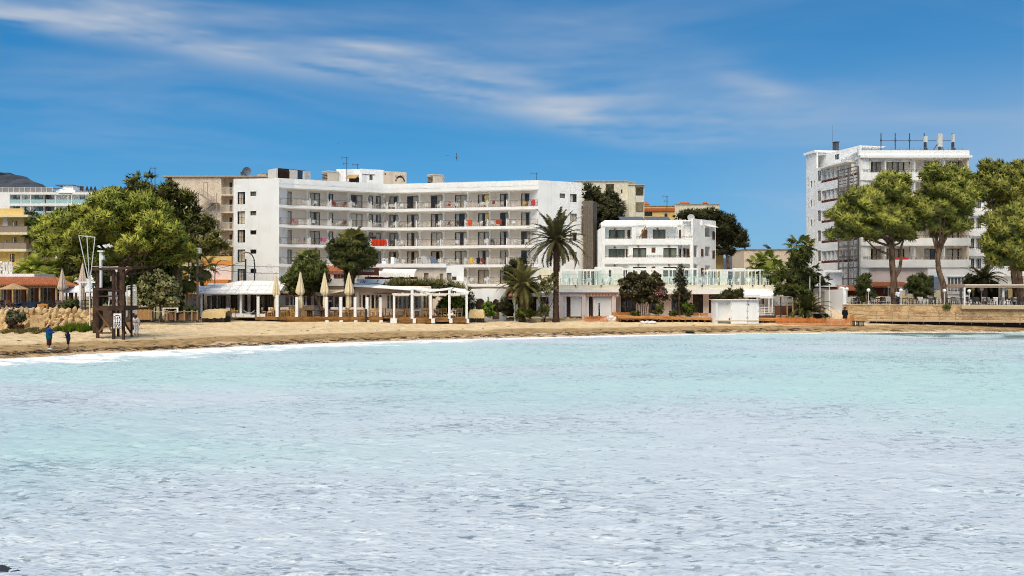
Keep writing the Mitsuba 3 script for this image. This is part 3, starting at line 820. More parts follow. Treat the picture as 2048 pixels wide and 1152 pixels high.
def mast(px,Y,z0,py_top,label,arms=2,name='aerial'):
 k=thing(name,label,'aerial')
 x,zt=X_at(px,Y),Z_at(py_top,Y)
 m=MB(c=(0.10,0.10,0.11))
 m.tube([(x,Y,z0),(x,Y,zt)],0.05,6)
 obj('mast',m,'metal',k)
 m=MB(c=(0.12,0.12,0.13))
 for j in range(arms):
  z=zt-0.12-0.9*j
  m.bar((x-0.75+0.3*j,Y,z),(x+0.25,Y,z+0.02),0.05)
  for t in np.linspace(-0.7,0.15,6):
   m.bar((x+t+0.1*j,Y-0.32+0.1*j,z+0.02),(x+t+0.1*j,Y+0.32,z+0.02),0.03)
  m.bar((x-0.8+0.3*j,Y,z-0.2),(x-0.8+0.3*j,Y,z+0.22),0.05)
 obj('antenna',m,'metal',k)
mast(693.5,135.2,19.2,314,'tall thin television aerial on the hotel penthouse')
mast(1073,131.5,19.2,345.5,'short aerial at the palm end of the hotel roof',1)
mast(715,139,22.5,328,'small aerial behind the penthouse roof',1)
def screen_tower():
 k=thing('stair_screen','tall brown slatted stair screen beside the hotel end wall','stair screen')
 F=Face((X_at(1165,130.5),130.5),(X_at(1185.5,130.0),130.0))
 z0,z1=4.0,F.z(1175,401.5)
 n=15
 for i in range(n):
  u=F.L*(i+0.5)/n
  m=F.mb((0.20,0.165,0.13)if i%2 else(0.25,0.21,0.17))
  m.box(u-0.028,u+0.028,-0.05,0.04*(i%3),z0,z1)
  obj('slat',m,'matte',k)
 m=F.mb((0.10,0.085,0.07))
 m.box(0,F.L,-2.6,-0.5,z0,z1-0.02)
 for z in np.arange(z0,z1,2.75):
  m.box(-0.05,F.L+0.05,-0.2,-0.051,z,z+0.14)
 obj('stair_core',m,'matte',k)
 m=F.mb((0.5,0.48,0.45))
 for z in np.arange(z0+1.2,z1-1,2.75):
  for j in range(7):
   m.box(0.1+j*0.18,0.26+j*0.18,-0.49,-0.25,z+0.18*j-0.6,z+0.18*j-0.55)
 obj('stair_tread',m,'matte',k,kind='stuff')
screen_tower()
# far buildings and hills
def flat(Y):
 return Face((-300.0,Y),(300.0,Y))
def px_box(m,F,a,b,t,s,w0,w1,c=None):
 mid=(a+b)/2
 return m.box(F.u(a),F.u(b),w0,w1,F.z(mid,s),F.z(mid,t),c)
def px_hole(F,a,b,t,s,w=0.0):
 mid=(a+b)/2
 return(F.u(a,w),F.u(b,w),F.z(mid,s,w),F.z(mid,t,w))
def hills():
 r=np.random.default_rng(2)
 for name,x0,x1,Y0,ctrl,dep in(('hill',-900,-420,1150.0,[(-1400,140),(-760,152),(-662,150),(-650,154),(-643,154),(-641,148.5),(-637,149),(-633,151.5),(-627,149.5),(-619,144.5),(-611,141.5),(-604,138),(-598,134.5),(-588,128),(-560,108),(-520,85),(-470,60),(-420,40),(-330,15),(-250,0)],260),('hill',120,700,950.0,[(150,0),(190,22),(215,36),(240,44),(262,40),(290,30),(330,26),(420,18),(600,8),(700,0)],200)):
  cx=np.array([c[0]for c in ctrl],float)
  cz=np.array([c[1]for c in ctrl],float)
  xs=np.unique(np.concatenate([np.linspace(cx.min(),cx.max(),150),np.arange(-665,-560,0.9)]))if x0<0 else np.linspace(cx.min(),cx.max(),220)
  t=np.linspace(-1,1,40)
  Xg,Tg=np.meshgrid(xs,t)
  prof=np.interp(Xg,cx,cz)
  Yg=Y0+Tg*dep
  P=np.stack([Xg/26,Yg/26,Xg*0],-1)
  Zg=prof*(1-np.abs(Tg)**1.7)+(meshkit.fbm(P,4,5)-0.5)*5*(1-np.abs(Tg))+(meshkit.noise(P*7.5,8)-0.5)*3.0*(1-np.abs(Tg))-2
  mb=MB()
  col=np.empty(Xg.shape+(3,))
  n=meshkit.fbm(P*3,3,7)[...,None]
  col[:]=np.array([0.040,0.050,0.062])*n*2+np.array([0.055,0.055,0.066])*(1-n)
  mb.add(np.stack([Xg,Yg,Zg],-1).reshape(-1,3),grid_faces(len(t),len(xs)),col.reshape(-1,3))
  struct(name,mb,'matte',smooth=True)
hills()
def modern_block():
 k=thing('apartment_building','white modern block with blue glass balconies far behind the yellow house','building')
 Y=216.0
 F=flat(Y)
 rows=[(389,407),(412.5,430),(435,452)]
 doors=[[(23.4,40),(44,53),(67.7,86),(95.8,108.3),(160,170)],[(23.4,40),(44,53),(71,86),(94,108.3)],[(23.4,40),(44,53),(71,86),(94,108)]]
 holes=[]
 for(t,s),ds in zip(rows,doors):
  for a,b in ds:
   holes.append((a,b,t,s))
 m=F.mb()
 m.extrude(wall_holes(F.u(-14),F.u(330),0,F.z(100,386),[px_hole(F,*h,-1.6)for h in holes]+[px_hole(F,113,117,392,400,-1.6)]),-1.8,-1.6,'xzy')
 m.box(F.u(-14),F.u(19.5),-1.59,0.0,0,F.z(5,384.5))
 m.box(F.u(-14),F.u(330),-12,-11.8,0,F.z(100,386))
 obj('wall',m,'white_plaster',k)
 for a,b,t,s in holes:
  q=px_hole(F,a,b,t,s,-1.6)
  window(F,k,*q,-1.6,2 if b-a>11 else 1,1,(0.06,0.08,0.09),0.10,0.05,[(0,.45,(0.34,0.42,0.42))]if int(a)%2 else[],back=(0.10,0.13,0.14))
 window(F,k,*px_hole(F,113,117,392,400,-1.6),-1.6,1,1,(0.05,0.05,0.06),0.1,0.05,back=(0.05,0.05,0.06))
 for t,s in((384.5,389),(407,411.8),(430,434.5),(452,456)):
  m=F.mb(WHITE)
  px_box(m,F,19.6,330,t,s,-1.59,0.12)
  obj('slab',m,'matte',k)
 for t,s in rows:
  for px in(41,60,86.5,109.5,135,142):
   m=F.mb(WHITE if px!=86.5 else(0.10,0.06,0.05))
   px_box(m,F,px,px+(1.5 if px!=86.5 else 5),t,s,-1.58,-0.05 if px!=86.5 else-0.9)
   obj('fin',m,'matte',k)
 for t,s in rows:
  for a,b in((19.6,41),(43,60),(62,86),(92,109),(111,134),(137,142),(144,190)):
   m=F.mb((0.34,0.52,0.52))
   px_box(m,F,a,b,s-8,s,-0.04,0)
   obj('balustrade',m,'gloss',k)
 m=F.mb((0.66,0.66,0.64))
 for i in range(14):
  px_box(m,F,0+i*11-40,1+i*11-40,374.5,384.5,-0.3,-0.2)
 px_box(m,F,-40,105,374.6,375.4,-0.3,-0.2)
 obj('roof_rail',m,'matte',k)
 for i in range(13):
  m=F.mb((0.26,0.24,0.24))
  px_box(m,F,1.2+i*11-40,10.8+i*11-40,376,384.4,-0.28,-0.24)
  obj('rail_panel',m,'gloss',k)
 m=F.mb()
 px_box(m,F,104,117,376,384.4,-6,-2)
 px_box(m,F,113,134,368.6,384.4,-8,-3)
 px_box(m,F,117.2,146,379,384.3,-6,-1)
 obj('stair_house',m,'white_plaster',k)
 m=F.mb((0.16,0.16,0.17))
 px_box(m,F,99,134.5,366.8,368.5,-8.2,-2.6)
 px_box(m,F,98,110,374.6,376,-6.2,-1.6)
 px_box(m,F,118,145,386.4,387.6,0.125,0.2)
 obj('roof_edge',m,'matte',k)
 s=thing('rooftop_sign','large dark rooftop letters on posts above the big pine','sign')
 G=flat(217.0)
 for px,ch in((160.5,'E'),(171.5,'A'),(179.5,'A'),(187.5,'A'),(222,'T'),(230.5,'A'),(239,'A'),(247.5,'A'),(256,'A')):
  x=lambda p:G.u(px+p)
  z0,z1=G.z(px,381),G.z(px,372.5)
  m=G.mb((0.05,0.035,0.035))
  if ch=='A':
   m.extrude(sg.Polygon([(x(0),z0),(x(6.6),z0),(x(3.3),z1)]),0,0.3,'xzy')
  elif ch=='T':
   m.extrude(sg.Polygon([(x(0),z1),(x(6.6),z1),(x(6.6),z1-0.35),(x(4.0),z1-0.35),(x(4.0),z0),(x(2.6),z0),(x(2.6),z1-0.35),(x(0),z1-0.35)]),0,0.3,'xzy')
  else:
   m.extrude(sg.Polygon([(x(0),z0),(x(6.6),z0),(x(6.6),z1),(x(0),z1)]).difference(sg.box(x(4.2),z0+0.3,x(6.0),z0+0.45)),0,0.3,'xzy')
  obj('letter',m,'matte',s)
 m=G.mb((0.35,0.36,0.37))
 for px in np.arange(161,264,4.0):
  m.bar((G.u(px),-0.1,F.z(160,384.6)),(G.u(px),-0.1,G.z(px,380)),0.14)
 m.box(G.u(160),G.u(263),-0.14,-0.05,G.z(200,381.4),G.z(200,380.8))
 obj('post',m,'metal',s,kind='stuff')
modern_block()
def yellow_house():
 k=thing('apartment_building','yellow apartment house with pale balcony slabs above the tiled restaurant','building')
 Y=125.0
 F=flat(Y)
 back=flat(Y+8)
 wr=F.u(49)
 holes=[(24,34.5,441,458),(9.5,14.5,480,496),(25,33,475,488),(20,29,508,524),(-20,-8,440,462),(-20,-8,478,496)]
 m=F.mb()
 m.extrude(wall_holes(F.u(-60),wr,0,F.z(20,431),[px_hole(F,*h)for h in holes]),-0.25,0,'xzy')
 m.hexa([[wr-1.6,-11,0],[wr-1.3,-11,0],[wr-0.25,-0.26,0],[wr-0.004,-0.26,0],[wr-1.6,-11,F.z(20,431.2)],[wr-1.3,-11,F.z(20,431.2)],[wr-0.25,-0.26,F.z(20,431.2)],[wr-0.004,-0.26,F.z(20,431.2)]])
 px_box(m,F,-60,49,417,430.9,0.05,0.2)
 m.box(F.u(-60),wr-1.0,-11,0.049,F.z(20,431),F.z(20,430))
 obj('wall',m,'yellow_plaster',k)
 for i,h in enumerate(holes):
  window(F,k,*px_hole(F,*h),0,2,1,(0.62,0.58,0.5)if i==0 else BROWN,0.06,0.08,[(0,0.5,(0.55,0.5,0.42))],back=(0.09,0.07,0.06))
 for t,s,px in((431.2,435.5,68),(466,470.5,66),(498.8,503.5,64),(531,535,64)):
  m=F.mb((0.74,0.68,0.46))
  px_box(m,F,-60,px,t,s,0.003,1.5)
  m.box(wr+0.003,F.u(px),-2.2,0.003,F.z(20,s),F.z(20,t))
  obj('slab',m,'matte',k)
 for t,s,px in((454,466,65.5),(487,498.7,63.5)):
  for a,b in((-20,18),(18.3,px)):
   m=F.mb((0.30,0.23,0.18))
   px_box(m,F,a,b,t,s,1.36,1.42)
   obj('balcony_panel',m,'matte',k)
  m=F.mb((0.30,0.23,0.18))
  m.box(F.u(px)-0.08,F.u(px)-0.02,-2.2,1.35,F.z(20,s),F.z(20,t))
  obj('balcony_panel',m,'matte',k)
  m=F.mb((0.12,0.10,0.09))
  px_box(m,F,-20,px+0.2,t-0.9,t,1.34,1.44)
  obj('rail',m,'matte',k)
 m=F.mb((0.66,0.66,0.64))
 px_box(m,F,9.5,19,435.6,466,0.004,0.5)
 obj('pier',m,'matte',k)
 m=F.mb((0.70,0.52,0.30))
 px_box(m,F,22.5,36,439.5,440.9,0.004,0.08)
 px_box(m,F,40,49,436,531,0.004,0.07,(0.70,0.56,0.30))
 obj('trim',m,'matte',k)
yellow_house()
def beige_block():
 k=thing('apartment_building','tall beige block with an outside fire stair between the pines and the hotel','building')
 Y=150.0
 F=flat(Y)
 zt=F.z(400,353)
 m=F.mb()
 m.box(F.u(343),F.u(442.5),-0.3,0,0,zt)
 m.box(F.u(343),F.u(343)+0.3,-16,-0.31,0,zt-0.003)
 m.box(F.u(442.5),F.u(560),-1.9,-1.6,0,zt)
 m.box(F.u(442.2),F.u(442.5),-1.59,-0.301,0,zt)
 m.box(F.u(468),F.u(560),-1.59,0,0,zt)
 m.box(F.u(343.5),F.u(560),-16,-1.91,zt-0.3,zt-0.01)
 obj('wall',m,'beige_plaster',k)
 m=F.mb((0.42,0.34,0.27))
 px_box(m,F,325,560,351.8,354.2,-16,0.35)
 px_box(m,F,327,342,361,363,-12,0.1)
 m.box(F.u(328),F.u(342),-12,-1.5,F.z(330,362),F.z(330,354),(0.16,0.12,0.09))
 obj('roof',m,'matte',k)
 for t,p,s in((358,376,391.5),(392,410.5,426),(428,445.5,460.5),(462,480.5,494),(496,514,528)):
  m=F.mb((0.66,0.58,0.46))
  px_box(m,F,442.6,467.9,s-2.8,s,-1.58,0.06)
  obj('balcony_slab',m,'matte',k)
  m=F.mb((0.70,0.66,0.58))
  for i in range(14):
   px_box(m,F,443.2+i*1.78,443.7+i*1.78,p,s-2.8,-0.05,-0.01)
  px_box(m,F,443,467.5,p-0.8,p,-0.08,0.02)
  obj('railing',m,'matte',k)
  q=px_hole(F,459,464,t+7,s-3,-1.6)
  m=F.mb((0.06,0.05,0.045))
  m.box(q[0],q[1],-1.61,-1.56,q[2],q[3])
  obj('door',m,'matte',k)
 m=F.mb((0.36,0.28,0.20))
 px_box(m,F,407,408,365,390,0.003,0.06)
 px_box(m,F,414.6,415.6,365,390,0.003,0.06)
 px_box(m,F,407,415.6,364.6,365.4,0.003,0.06)
 px_box(m,F,426,427,440,540,0.003,0.08)
 obj('conduit',m,'matte',k)
 y=390.0
 x0,x1=406.0,430.0
 side=0
 c=(0.34,0.29,0.25)
 for i in range(9):
  a,b=(x0,x1)if side==0 else(x1,x0)
  w=1.3 if side==0 else 0.55
  m=F.mb(c)
  ya,yb=y,y+17
  pa,pb=np.array([F.u(a),w,F.z(a,ya)]),np.array([F.u(b),w,F.z(b,yb)])
  for dw in(-0.33,0.33):
   m.bar(pa+[0,dw,0],pb+[0,dw,0],0.06,0.22)
   m.bar(pa+[0,dw,0.95],pb+[0,dw,0.95],0.04)
   for t in np.linspace(0,1,9):
    q=pa+(pb-pa)*t
    m.bar(q+[0,dw,0],q+[0,dw,0.95],0.025)
  for t in np.linspace(0.04,0.96,10):
   q=pa+(pb-pa)*t
   m.box(q[0]-0.13,q[0]+0.13,w-0.32,w+0.32,q[2]-0.02,q[2]+0.02)
  obj('stair_flight',m,'matte',k)
  m=F.mb(c)
  e0,e1=(b,b+10)if side==0 else(b-5,b)
  z=F.z(b,yb)
  m.box(F.u(e0),F.u(e1),0.1,1.8,z-0.08,z)
  m.bar((F.u(e0),1.75,z+0.95),(F.u(e1),1.75,z+0.95),0.05)
  for e in(e0,e1):
   m.bar((F.u(e),1.75,z),(F.u(e),1.75,z+0.95),0.04)
  obj('stair_landing',m,'matte',k)
  y+=17
  side^=1
 m=F.mb(c)
 for p in(404,440):
  m=F.mb(c)
  m.bar((F.u(p),1.7,1),(F.u(p),1.7,F.z(p,388)),0.1)
  obj('stair_post',m,'matte',k)
 d=thing('satellite_dish','grey satellite dish on the roof of the beige block','satellite dish')
 m=MB(c=(0.34,0.38,0.42))
 x,Yd,z=X_at(492.5,148),148.0,Z_at(343,148)
 prof=[(r_,r_*r_*0.28)for r_ in np.linspace(0.02,0.78,8)]
 q=MB()
 q.lathe(prof,18)
 v,f,_=q.arrays()
 R=trimesh.transformations.rotation_matrix(math.radians(105),[1,0.5,0.2])[:3,:3]
 m.add(v@R.T+[x,Yd,z],np.vstack([f,f[:,::-1]]))
 obj('dish',m,'metal',d)
 m=MB(c=(0.12,0.12,0.13))
 m.tube([(x,Yd+0.3,zt-0.2),(x,Yd+0.25,z)],0.06,6)
 m.bar((x,Yd,z-0.6),(x-0.5,Yd-0.7,z),0.05)
 obj('stand',m,'metal',d)
 ch=thing('chimney','slim dark chimney beside the satellite dish','chimney')
 m=F.mb((0.12,0.10,0.09))
 px_box(m,F,479,482,344.5,353,-1.0,-0.6)
 px_box(m,F,484,486,347,353,-1.0,-0.7)
 px_box(m,F,478.4,482.6,343,344.6,-1.1,-0.5)
 scene_part(ch,m)
 b=thing('roof_hut','low pale hut on the roof beside the satellite dish','roof hut')
 m=F.mb((0.50,0.44,0.36))
 px_box(m,F,511,529,345.5,353,-3,-1)
 px_box(m,F,510.5,529.5,344.5,345.5,-3.1,-0.9,(0.40,0.34,0.28))
 scene_part(b,m)
 mast(310,150,14.0,335,'thin bare aerial above the dark conifer',1)
def scene_part(key,m,mat='matte'):
 v,f,c=m.arrays()
 scene[key]=mikit.ply((v,f),mat,color=c if mat in TINTED else None)
 return key
beige_block()
def beige_right():
 k=thing('apartment_building','cream flats with deep loggias behind the tree beside the slatted screen','building')
 Y=158.0
 F=flat(Y)
 m=F.mb()
 hs=[(1211.5,1228,368,397)]
 m.extrude(wall_holes(F.u(1150),F.u(1256),0,F.z(1200,363),[px_hole(F,*h)for h in hs]+[px_hole(F,1241.5,1245,379,387)]),-0.3,0,'xzy')
 m.box(F.u(1150),F.u(1256),-3.0,-2.8,0,F.z(1200,363.2))
 m.box(F.u(1150),F.u(1256),-12,-0.31,F.z(1200,364),F.z(1200,363.1))
 hs2=[(1271,1287,t,t+29)for t in(374,407,440)]
 px_box(m,F,1256.2,1269,366,700,-3,0.5)
 m.extrude(wall_holes(F.u(1269.01),F.u(1288),0,F.z(1275,371),[px_hole(F,*h)for h in hs2]),-0.3,0.3,'xzy')
 m.box(F.u(1269.2),F.u(1288),-3.0,-2.8,0,F.z(1275,371.2))
 m.box(F.u(1287.7),F.u(1288),-2.79,-0.31,0,F.z(1275,371.2))
 m.box(F.u(1269.2),F.u(1288),-2.79,0.29,F.z(1275,373),F.z(1275,371.3))
 obj('wall',m,'cream_plaster',k)
 m=F.mb((0.48,0.43,0.36))
 px_box(m,F,1148,1257,361.6,363,-12,0.2)
 px_box(m,F,1255.8,1289,369.6,371,-12,0.7)
 px_box(m,F,1256,1270,364.5,366,-3,0.7)
 obj('roof',m,'matte',k)
 for h in hs+hs2:
  m=F.mb((0.66,0.62,0.52))
  px_box(m,F,h[0]-0.3,h[1]+0.3,h[3]-11,h[3]+2,0.31,0.5)
  obj('balcony_front',m,'matte',k)
 m=F.mb((0.07,0.06,0.05))
 px_box(m,F,1241.5,1245,379,387,-0.28,-0.2)
 obj('window',m,'gloss',k)
 m=F.mb((0.50,0.46,0.38))
 px_box(m,F,1234,1234.8,377,402,0.003,0.08)
 px_box(m,F,1237.4,1238.2,377,402,0.003,0.08)
 for i in range(10):
  px_box(m,F,1241,1250,402+i*4,403+i*4,0.1,1.2)
 obj('ladder',m,'matte',k)
beige_right()
def ochre_house():
 k=thing('house','ochre house with a rust red band and tiled chimneys behind the flats','house')
 Y=172.0
 F=flat(Y)
 hs=[(1289,1304.5,424,432),(1329,1335,427,434)]
 m=F.mb()
 m.extrude(wall_holes(F.u(1280),F.u(1348.5),0,F.z(1310,412),[px_hole(F,*h)for h in hs]),-0.3,0,'xzy')
 m.box(F.u(1280),F.u(1348.5),-10,-0.31,F.z(1310,414),F.z(1310,412.2))
 obj('wall',m,'yellow_plaster',k)
 m=F.mb()
 px_box(m,F,1348.7,1436,410,700,-9,1.0)
 obj('wall',m,'cream_plaster',k)
 m=F.mb((0.45,0.13,0.045))
 px_box(m,F,1288,1348.4,416.6,422,0.004,0.35)
 obj('band',m,'matte',k)
 m=F.mb((0.40,0.36,0.3))
 px_box(m,F,1286,1349,411,412,-0.4,0.2)
 px_box(m,F,1348.5,1437,409.2,410,-9,1.2)
 obj('coping',m,'matte',k)
 for h in hs:
  window(F,k,*px_hole(F,*h),0,2,1,BROWN,0.08,0.1,back=(0.08,0.06,0.05))
 for a,b,t,s in((1289,1301,406.5,412),(1364,1382,405,410),(1411,1419,404.5,410.5)):
  m=F.mb((0.55,0.40,0.24))
  px_box(m,F,a,b,t+0.5,s,-3.0,-1.6)
  c=obj('chimney',m,'matte',k)
  m=F.mb()
  u0,u1,z=F.u(a-1),F.u(b+1),F.z(a,t+0.5)
  m.hexa([[u0,-1.3,z],[u1,-1.3,z],[u0,-3.3,z],[u1,-3.3,z],[u0+0.3,-2.0,z+0.45],[u1-0.3,-2.0,z+0.45],[u0+0.3,-2.6,z+0.45],[u1-0.3,-2.6,z+0.45]])
  obj('cap',m,'roof_tile',c)
 mast(1334,170,19.5,391.5,'television aerial on the ochre house roof',2)
ochre_house()
def small_far():
 k=thing('house','plain beige house with a solar panel on its flat roof behind fan palms','house')
 F=flat(150.0)
 m=F.mb()
 px_box(m,F,1488,1590,499,700,-8,0)
 obj('wall',m,'beige_plaster',k)
 m=F.mb((0.44,0.36,0.28))
 px_box(m,F,1486.5,1591,497.8,499,-8.1,0.25)
 obj('coping',m,'matte',k)
 s=thing('solar_panel','single tilted solar panel on the plain beige house','solar panel')
 m=F.mb((0.03,0.04,0.07))
 a,b=F.u(1535),F.u(1548)
 z=F.z(1540,497.8)
 m.hexa([[a,-1,z+0.75],[a+0.9,-1,z+0.1],[a,-3,z+0.75],[a+0.9,-3,z+0.1],[a+0.05,-1,z+0.82],[a+0.95,-1,z+0.17],[a+0.05,-3,z+0.82],[a+0.95,-3,z+0.17]])
 scene_part(s,m,'gloss')
 k=thing('house','low ochre house end between the pine trunk and the white flats','house')
 F=flat(140.0)
 m=F.mb()
 px_box(m,F,1428,1447,508,700,-6,0)
 obj('wall',m,'yellow_plaster',k)
 m=F.mb((0.45,0.36,0.26))
 px_box(m,F,1427,1448,507,508,-6.2,0.2)
 obj('coping',m,'matte',k)
small_far()
def town_house():
 k=thing('house','two storey orange and white house behind the beach bar awning','house')
 F=flat(117.0)
 G=flat(116.0)
 m=F.mb()
 px_box(m,F,402,463,512.5,700,-0.6,0)
 obj('wall',m,'yellow_plaster',k)
 m=F.mb((0.66,0.27,0.07))
 px_box(m,F,404,465,521,532,0.004,0.10)
 obj('band',m,'matte',k)
 m=F.mb()
 px_box(m,F,405,465,532.2,700,0.004,0.5)
 obj('wall',m,'pink_plaster',k)
 m=F.mb((0.62,0.23,0.055))
 px_box(m,F,396,465,559.5,570,0.51,1.8)
 obj('parapet',m,'matte',k)
 hs=[(386,394.5,542,556.5),(361,366.5,545,557)]
 m=G.mb()
 m.extrude(wall_holes(G.u(352),G.u(396),0,G.z(375,532),[px_hole(G,*h)for h in hs]),-0.3,0,'xzy')
 obj('wall',m,'orange_plaster',k)
 m=G.mb()
 px_box(m,G,375.5,382,531,562,0.004,0.18)
 px_box(m,G,352,396,557,561,0.004,0.14)
 px_box(m,G,362,375,558,615,0.15,0.3)
 px_box(m,G,383,392,532.5,539,0.004,0.12)
 obj('pilaster',m,'white_plaster',k)
 for h in hs:
  window(G,k,*px_hole(G,*h),0,2,1,(0.5,0.5,0.5),0.05,0.1,back=(0.06,0.055,0.05))
 m=G.mb((0.52,0.10,0.12))
 px_box(m,G,377,387.5,563.5,570.5,0.2,0.3)
 obj('shop_sign',m,'matte',k)
 m=G.mb((0.05,0.04,0.04))
 px_box(m,G,384,393,574.5,580,0.004,0.05)
 px_box(m,G,354,361,600,640,0.004,0.05)
 obj('opening',m,'matte',k)
 m=G.mb()
 px_box(m,G,366,397,592,700,0.31,0.5)
 obj('garden_wall',m,'white_plaster',k)
town_house()
# the white flats above the beach terrace
def white_flats():
 k=thing('apartment_building','white three storey flats with brown shutters above the glass terrace','building')
 F=flat(124.0)
 SIDE=Face((X_at(1386,124.0),124.0),(X_at(1432,128.5),128.5))
 zR,zL=F.z(1300,438.5),F.z(1240,449.5)
 b1,b2=(477.5,489.6),(515,527.5)
 wb=-1.6
 x0,x1=F.u(1204.5),F.u(1386)
 hot=[(1217.7,1249.6,460,478.4),(1254.6,1263.5,460,478.4),(1283,1295,459,477),(1305.8,1331,459,478),(1358,1364.6,459.5,477)]
 mid=[(1217,1249.6,498,516),(1252,1257.6,498,516),(1358.5,1365.6,497,516),(1372.5,1380,497,516)]
 midf=[(1266,1292.7,496,516),(1303,1311,495,505.6),(1326.5,1353.5,496,516)]
 low=[(a,b,t+38,s+38)for a,b,t,s in mid]
 lowf=[(a,b,t+38,s+38)for a,b,t,s in midf]
 m=F.mb()
 m.extrude(wall_holes(x0,x1+0.3,1,zR-0.3,[px_hole(F,*h,wb)for h in hot+mid+low]),wb-0.2,wb,'xzy')
 m.box(F.u(1211.5),F.u(1408),-11,wb-0.21,zR-0.35,zR-0.31)
 m.box(x0+0.01,x0+0.22,-11,wb-0.21,1,zL-0.3)
 obj('wall',m,'white_plaster',k)
 m=F.mb()
 m.extrude(wall_holes(F.u(1258),F.u(1356),1,F.z(1300,489.8),[px_hole(F,*h,-0.25)for h in midf+lowf]),-0.45,-0.25,'xzy')
 for px in(1258,1355.2):
  m.box(F.u(px),F.u(px+0.8),wb+0.002,-0.46,1,F.z(1300,490))
 obj('wall',m,'white_plaster',k)
 for hs,w in((hot+mid+low,wb),(midf+lowf,-0.25)):
  for i,h in enumerate(hs):
   q=px_hole(F,*h,w)
   W=h[1]-h[0]
   if W>15:
    fc=(0.16,0.055,0.03)if h[0]==1305.8 else(0.10,0.06,0.035)
    window(F,k,*q,w,2,1,fc,0.07,0.08,[[(0,0.4,(0.20,0.22,0.16)),(0.6,1,(0.20,0.22,0.16))],[(0,1,(0.17,0.18,0.13))]][i%2],back=(0.06,0.055,0.05))
   else:
    m=F.mb((0.13,0.065,0.035)if W>7 else(0.16,0.09,0.05))
    m.box(q[0],q[1],w-0.12,w-0.06,q[2],q[3])
    n=8
    for j in range(n):
     z=q[2]+0.06+(q[3]-q[2]-0.12)*j/n
     m.box(q[0]+0.05,q[1]-0.05,w-0.06,w-0.035,z,z+(q[3]-q[2])/n*0.6)
    obj('shutter',m,'matte',k)
 for i,(t,s)in enumerate((b1,b2,(553,565))):
  m=F.mb()
  px_box(m,F,1204.3,1386,t,s,-0.14,0.0)
  px_box(m,F,1204.5,1386,s-2.5,s-0.1,wb+0.003,-0.141)
  obj('balcony_front',m,'white_plaster',k)
 for a,b,t,s,w in((1204.6,1210,453.1,477.4,wb),(1204.6,1210,489.7,514.9,wb),(1380.5,1385.9,489.7,514.9,-0.5),(1204.6,1210,527.6,552.9,wb),(1380.5,1385.9,527.6,552.9,-0.5),(1264,1273,453.1,477.4,wb)):
  m=F.mb()
  px_box(m,F,a,b,t,s,w+0.006,-0.002)
  obj('pier',m,'white_plaster',k)
 m=F.mb()
 px_box(m,F,1204.4,1273,449.4,453,wb+0.005,0.1)
 px_box(m,F,1294,1356,449.4,453,wb+0.005,-0.1)
 px_box(m,F,1211.5,1409,438.5,449.3,-2.3,wb+0.20)
 px_box(m,F,1211.6,1409,438.6,442,-9,-2.31)
 obj('parapet',m,'white_plaster',k)
 m=F.mb((0.07,0.06,0.055))
 px_box(m,F,1366.3,1367.6,447,477,wb+0.003,wb+0.1)
 px_box(m,F,1272.6,1273.8,455,477,wb+0.003,wb+0.1)
 obj('drainpipe',m,'matte',k)
 m=F.mb((0.30,0.18,0.09))
 m.bar((F.u(1278.5),0.1,F.z(1278,476)),(F.u(1295.5),-1.3,F.z(1295,449)),0.12)
 obj('awning_arm',m,'matte',k)
 for(a,b,y)in((1210.5,1264,475),(1273.5,1386,473),(1210.5,1258,512.8),(1258.2,1356,511.5),(1356.2,1380,511.8)):
  m=F.mb((0.13,0.10,0.09))
  z=F.z(a,y)
  m.box(F.u(a),F.u(b),-0.08,-0.04,z,z+0.05)
  m.box(F.u(a),F.u(b),-0.08,-0.04,z-0.17,z-0.14)
  for p in np.arange(a,b+1,(b-a)/max(1,round((b-a)/12))):
   m.box(F.u(p)-0.02,F.u(p)+0.02,-0.08,-0.04,z-0.5,z)
  obj('rail',m,'matte',k)
 m=F.mb((0.22,0.15,0.11))
 for p,y in((1232,457),(1319,455.5),(1232,494),(1277,492.5),(1338.5,492.5),(1232,530.5),(1277,530),(1338.5,530)):
  u,z=F.u(p),F.z(p,y)
  w=wb if p==1232 or y<480 else-0.25
  m.tube([(u,w+0.003,z),(u,w+0.2,z)],0.14,10)
 obj('wall_lamp',m,'matte',k,kind='stuff')
 S=SIDE
 hol=[]
 for dy in(0,38,76):
  hol.append(px_hole(S,1410,1421,455+dy,474+dy))
  if dy:
   hol.append(px_hole(S,1387.5,1396.5,452.5+dy,476+dy))
 m=S.mb()
 zt=S.z(1409,439.5)
 m.extrude(wall_holes(0.003,S.L,1,zt,hol),-0.3,0,'xzy')
 m.box(S.L-0.3,S.L-0.003,-9,-0.31,1,zt-0.003)
 m.box(0.01,S.L-0.31,-1.9,-1.7,1,zt-0.3,(0.6,0.6,0.6))
 m.box(0.02,S.L-0.31,-6,-0.31,zt-0.3,zt-0.2)
 obj('wall',m,'white_plaster',k)
 for dy in(0,38,76):
  for a,b,t,s in((1424.6,1429,463,479),(1402,1406.3,460,475)):
   if dy==0 and a==1402:
    continue
   q=px_hole(S,a,b,t+dy,s+dy)
   m=S.mb((0.12,0.06,0.045))
   m.box(q[0],q[1],0.004,0.07,q[2],q[3])
   for j in range(6):
    z=q[2]+0.08+(q[3]-q[2]-0.1)*j/6
    m.box(q[0]+0.04,q[1]-0.04,0.07,0.09,z,z+0.11)
   obj('shutter',m,'matte',k)
  if dy:
   m=S.mb((0.04,0.03,0.03))
   q=px_hole(S,1388,1393.5,458+dy,476+dy)
   m.box(q[0],q[1],-1.69,-1.6,q[2],q[3])
   obj('door',m,'matte',k)
  m=S.mb((0.12,0.10,0.09))
  q=px_hole(S,1410,1421,470+dy,474+dy)
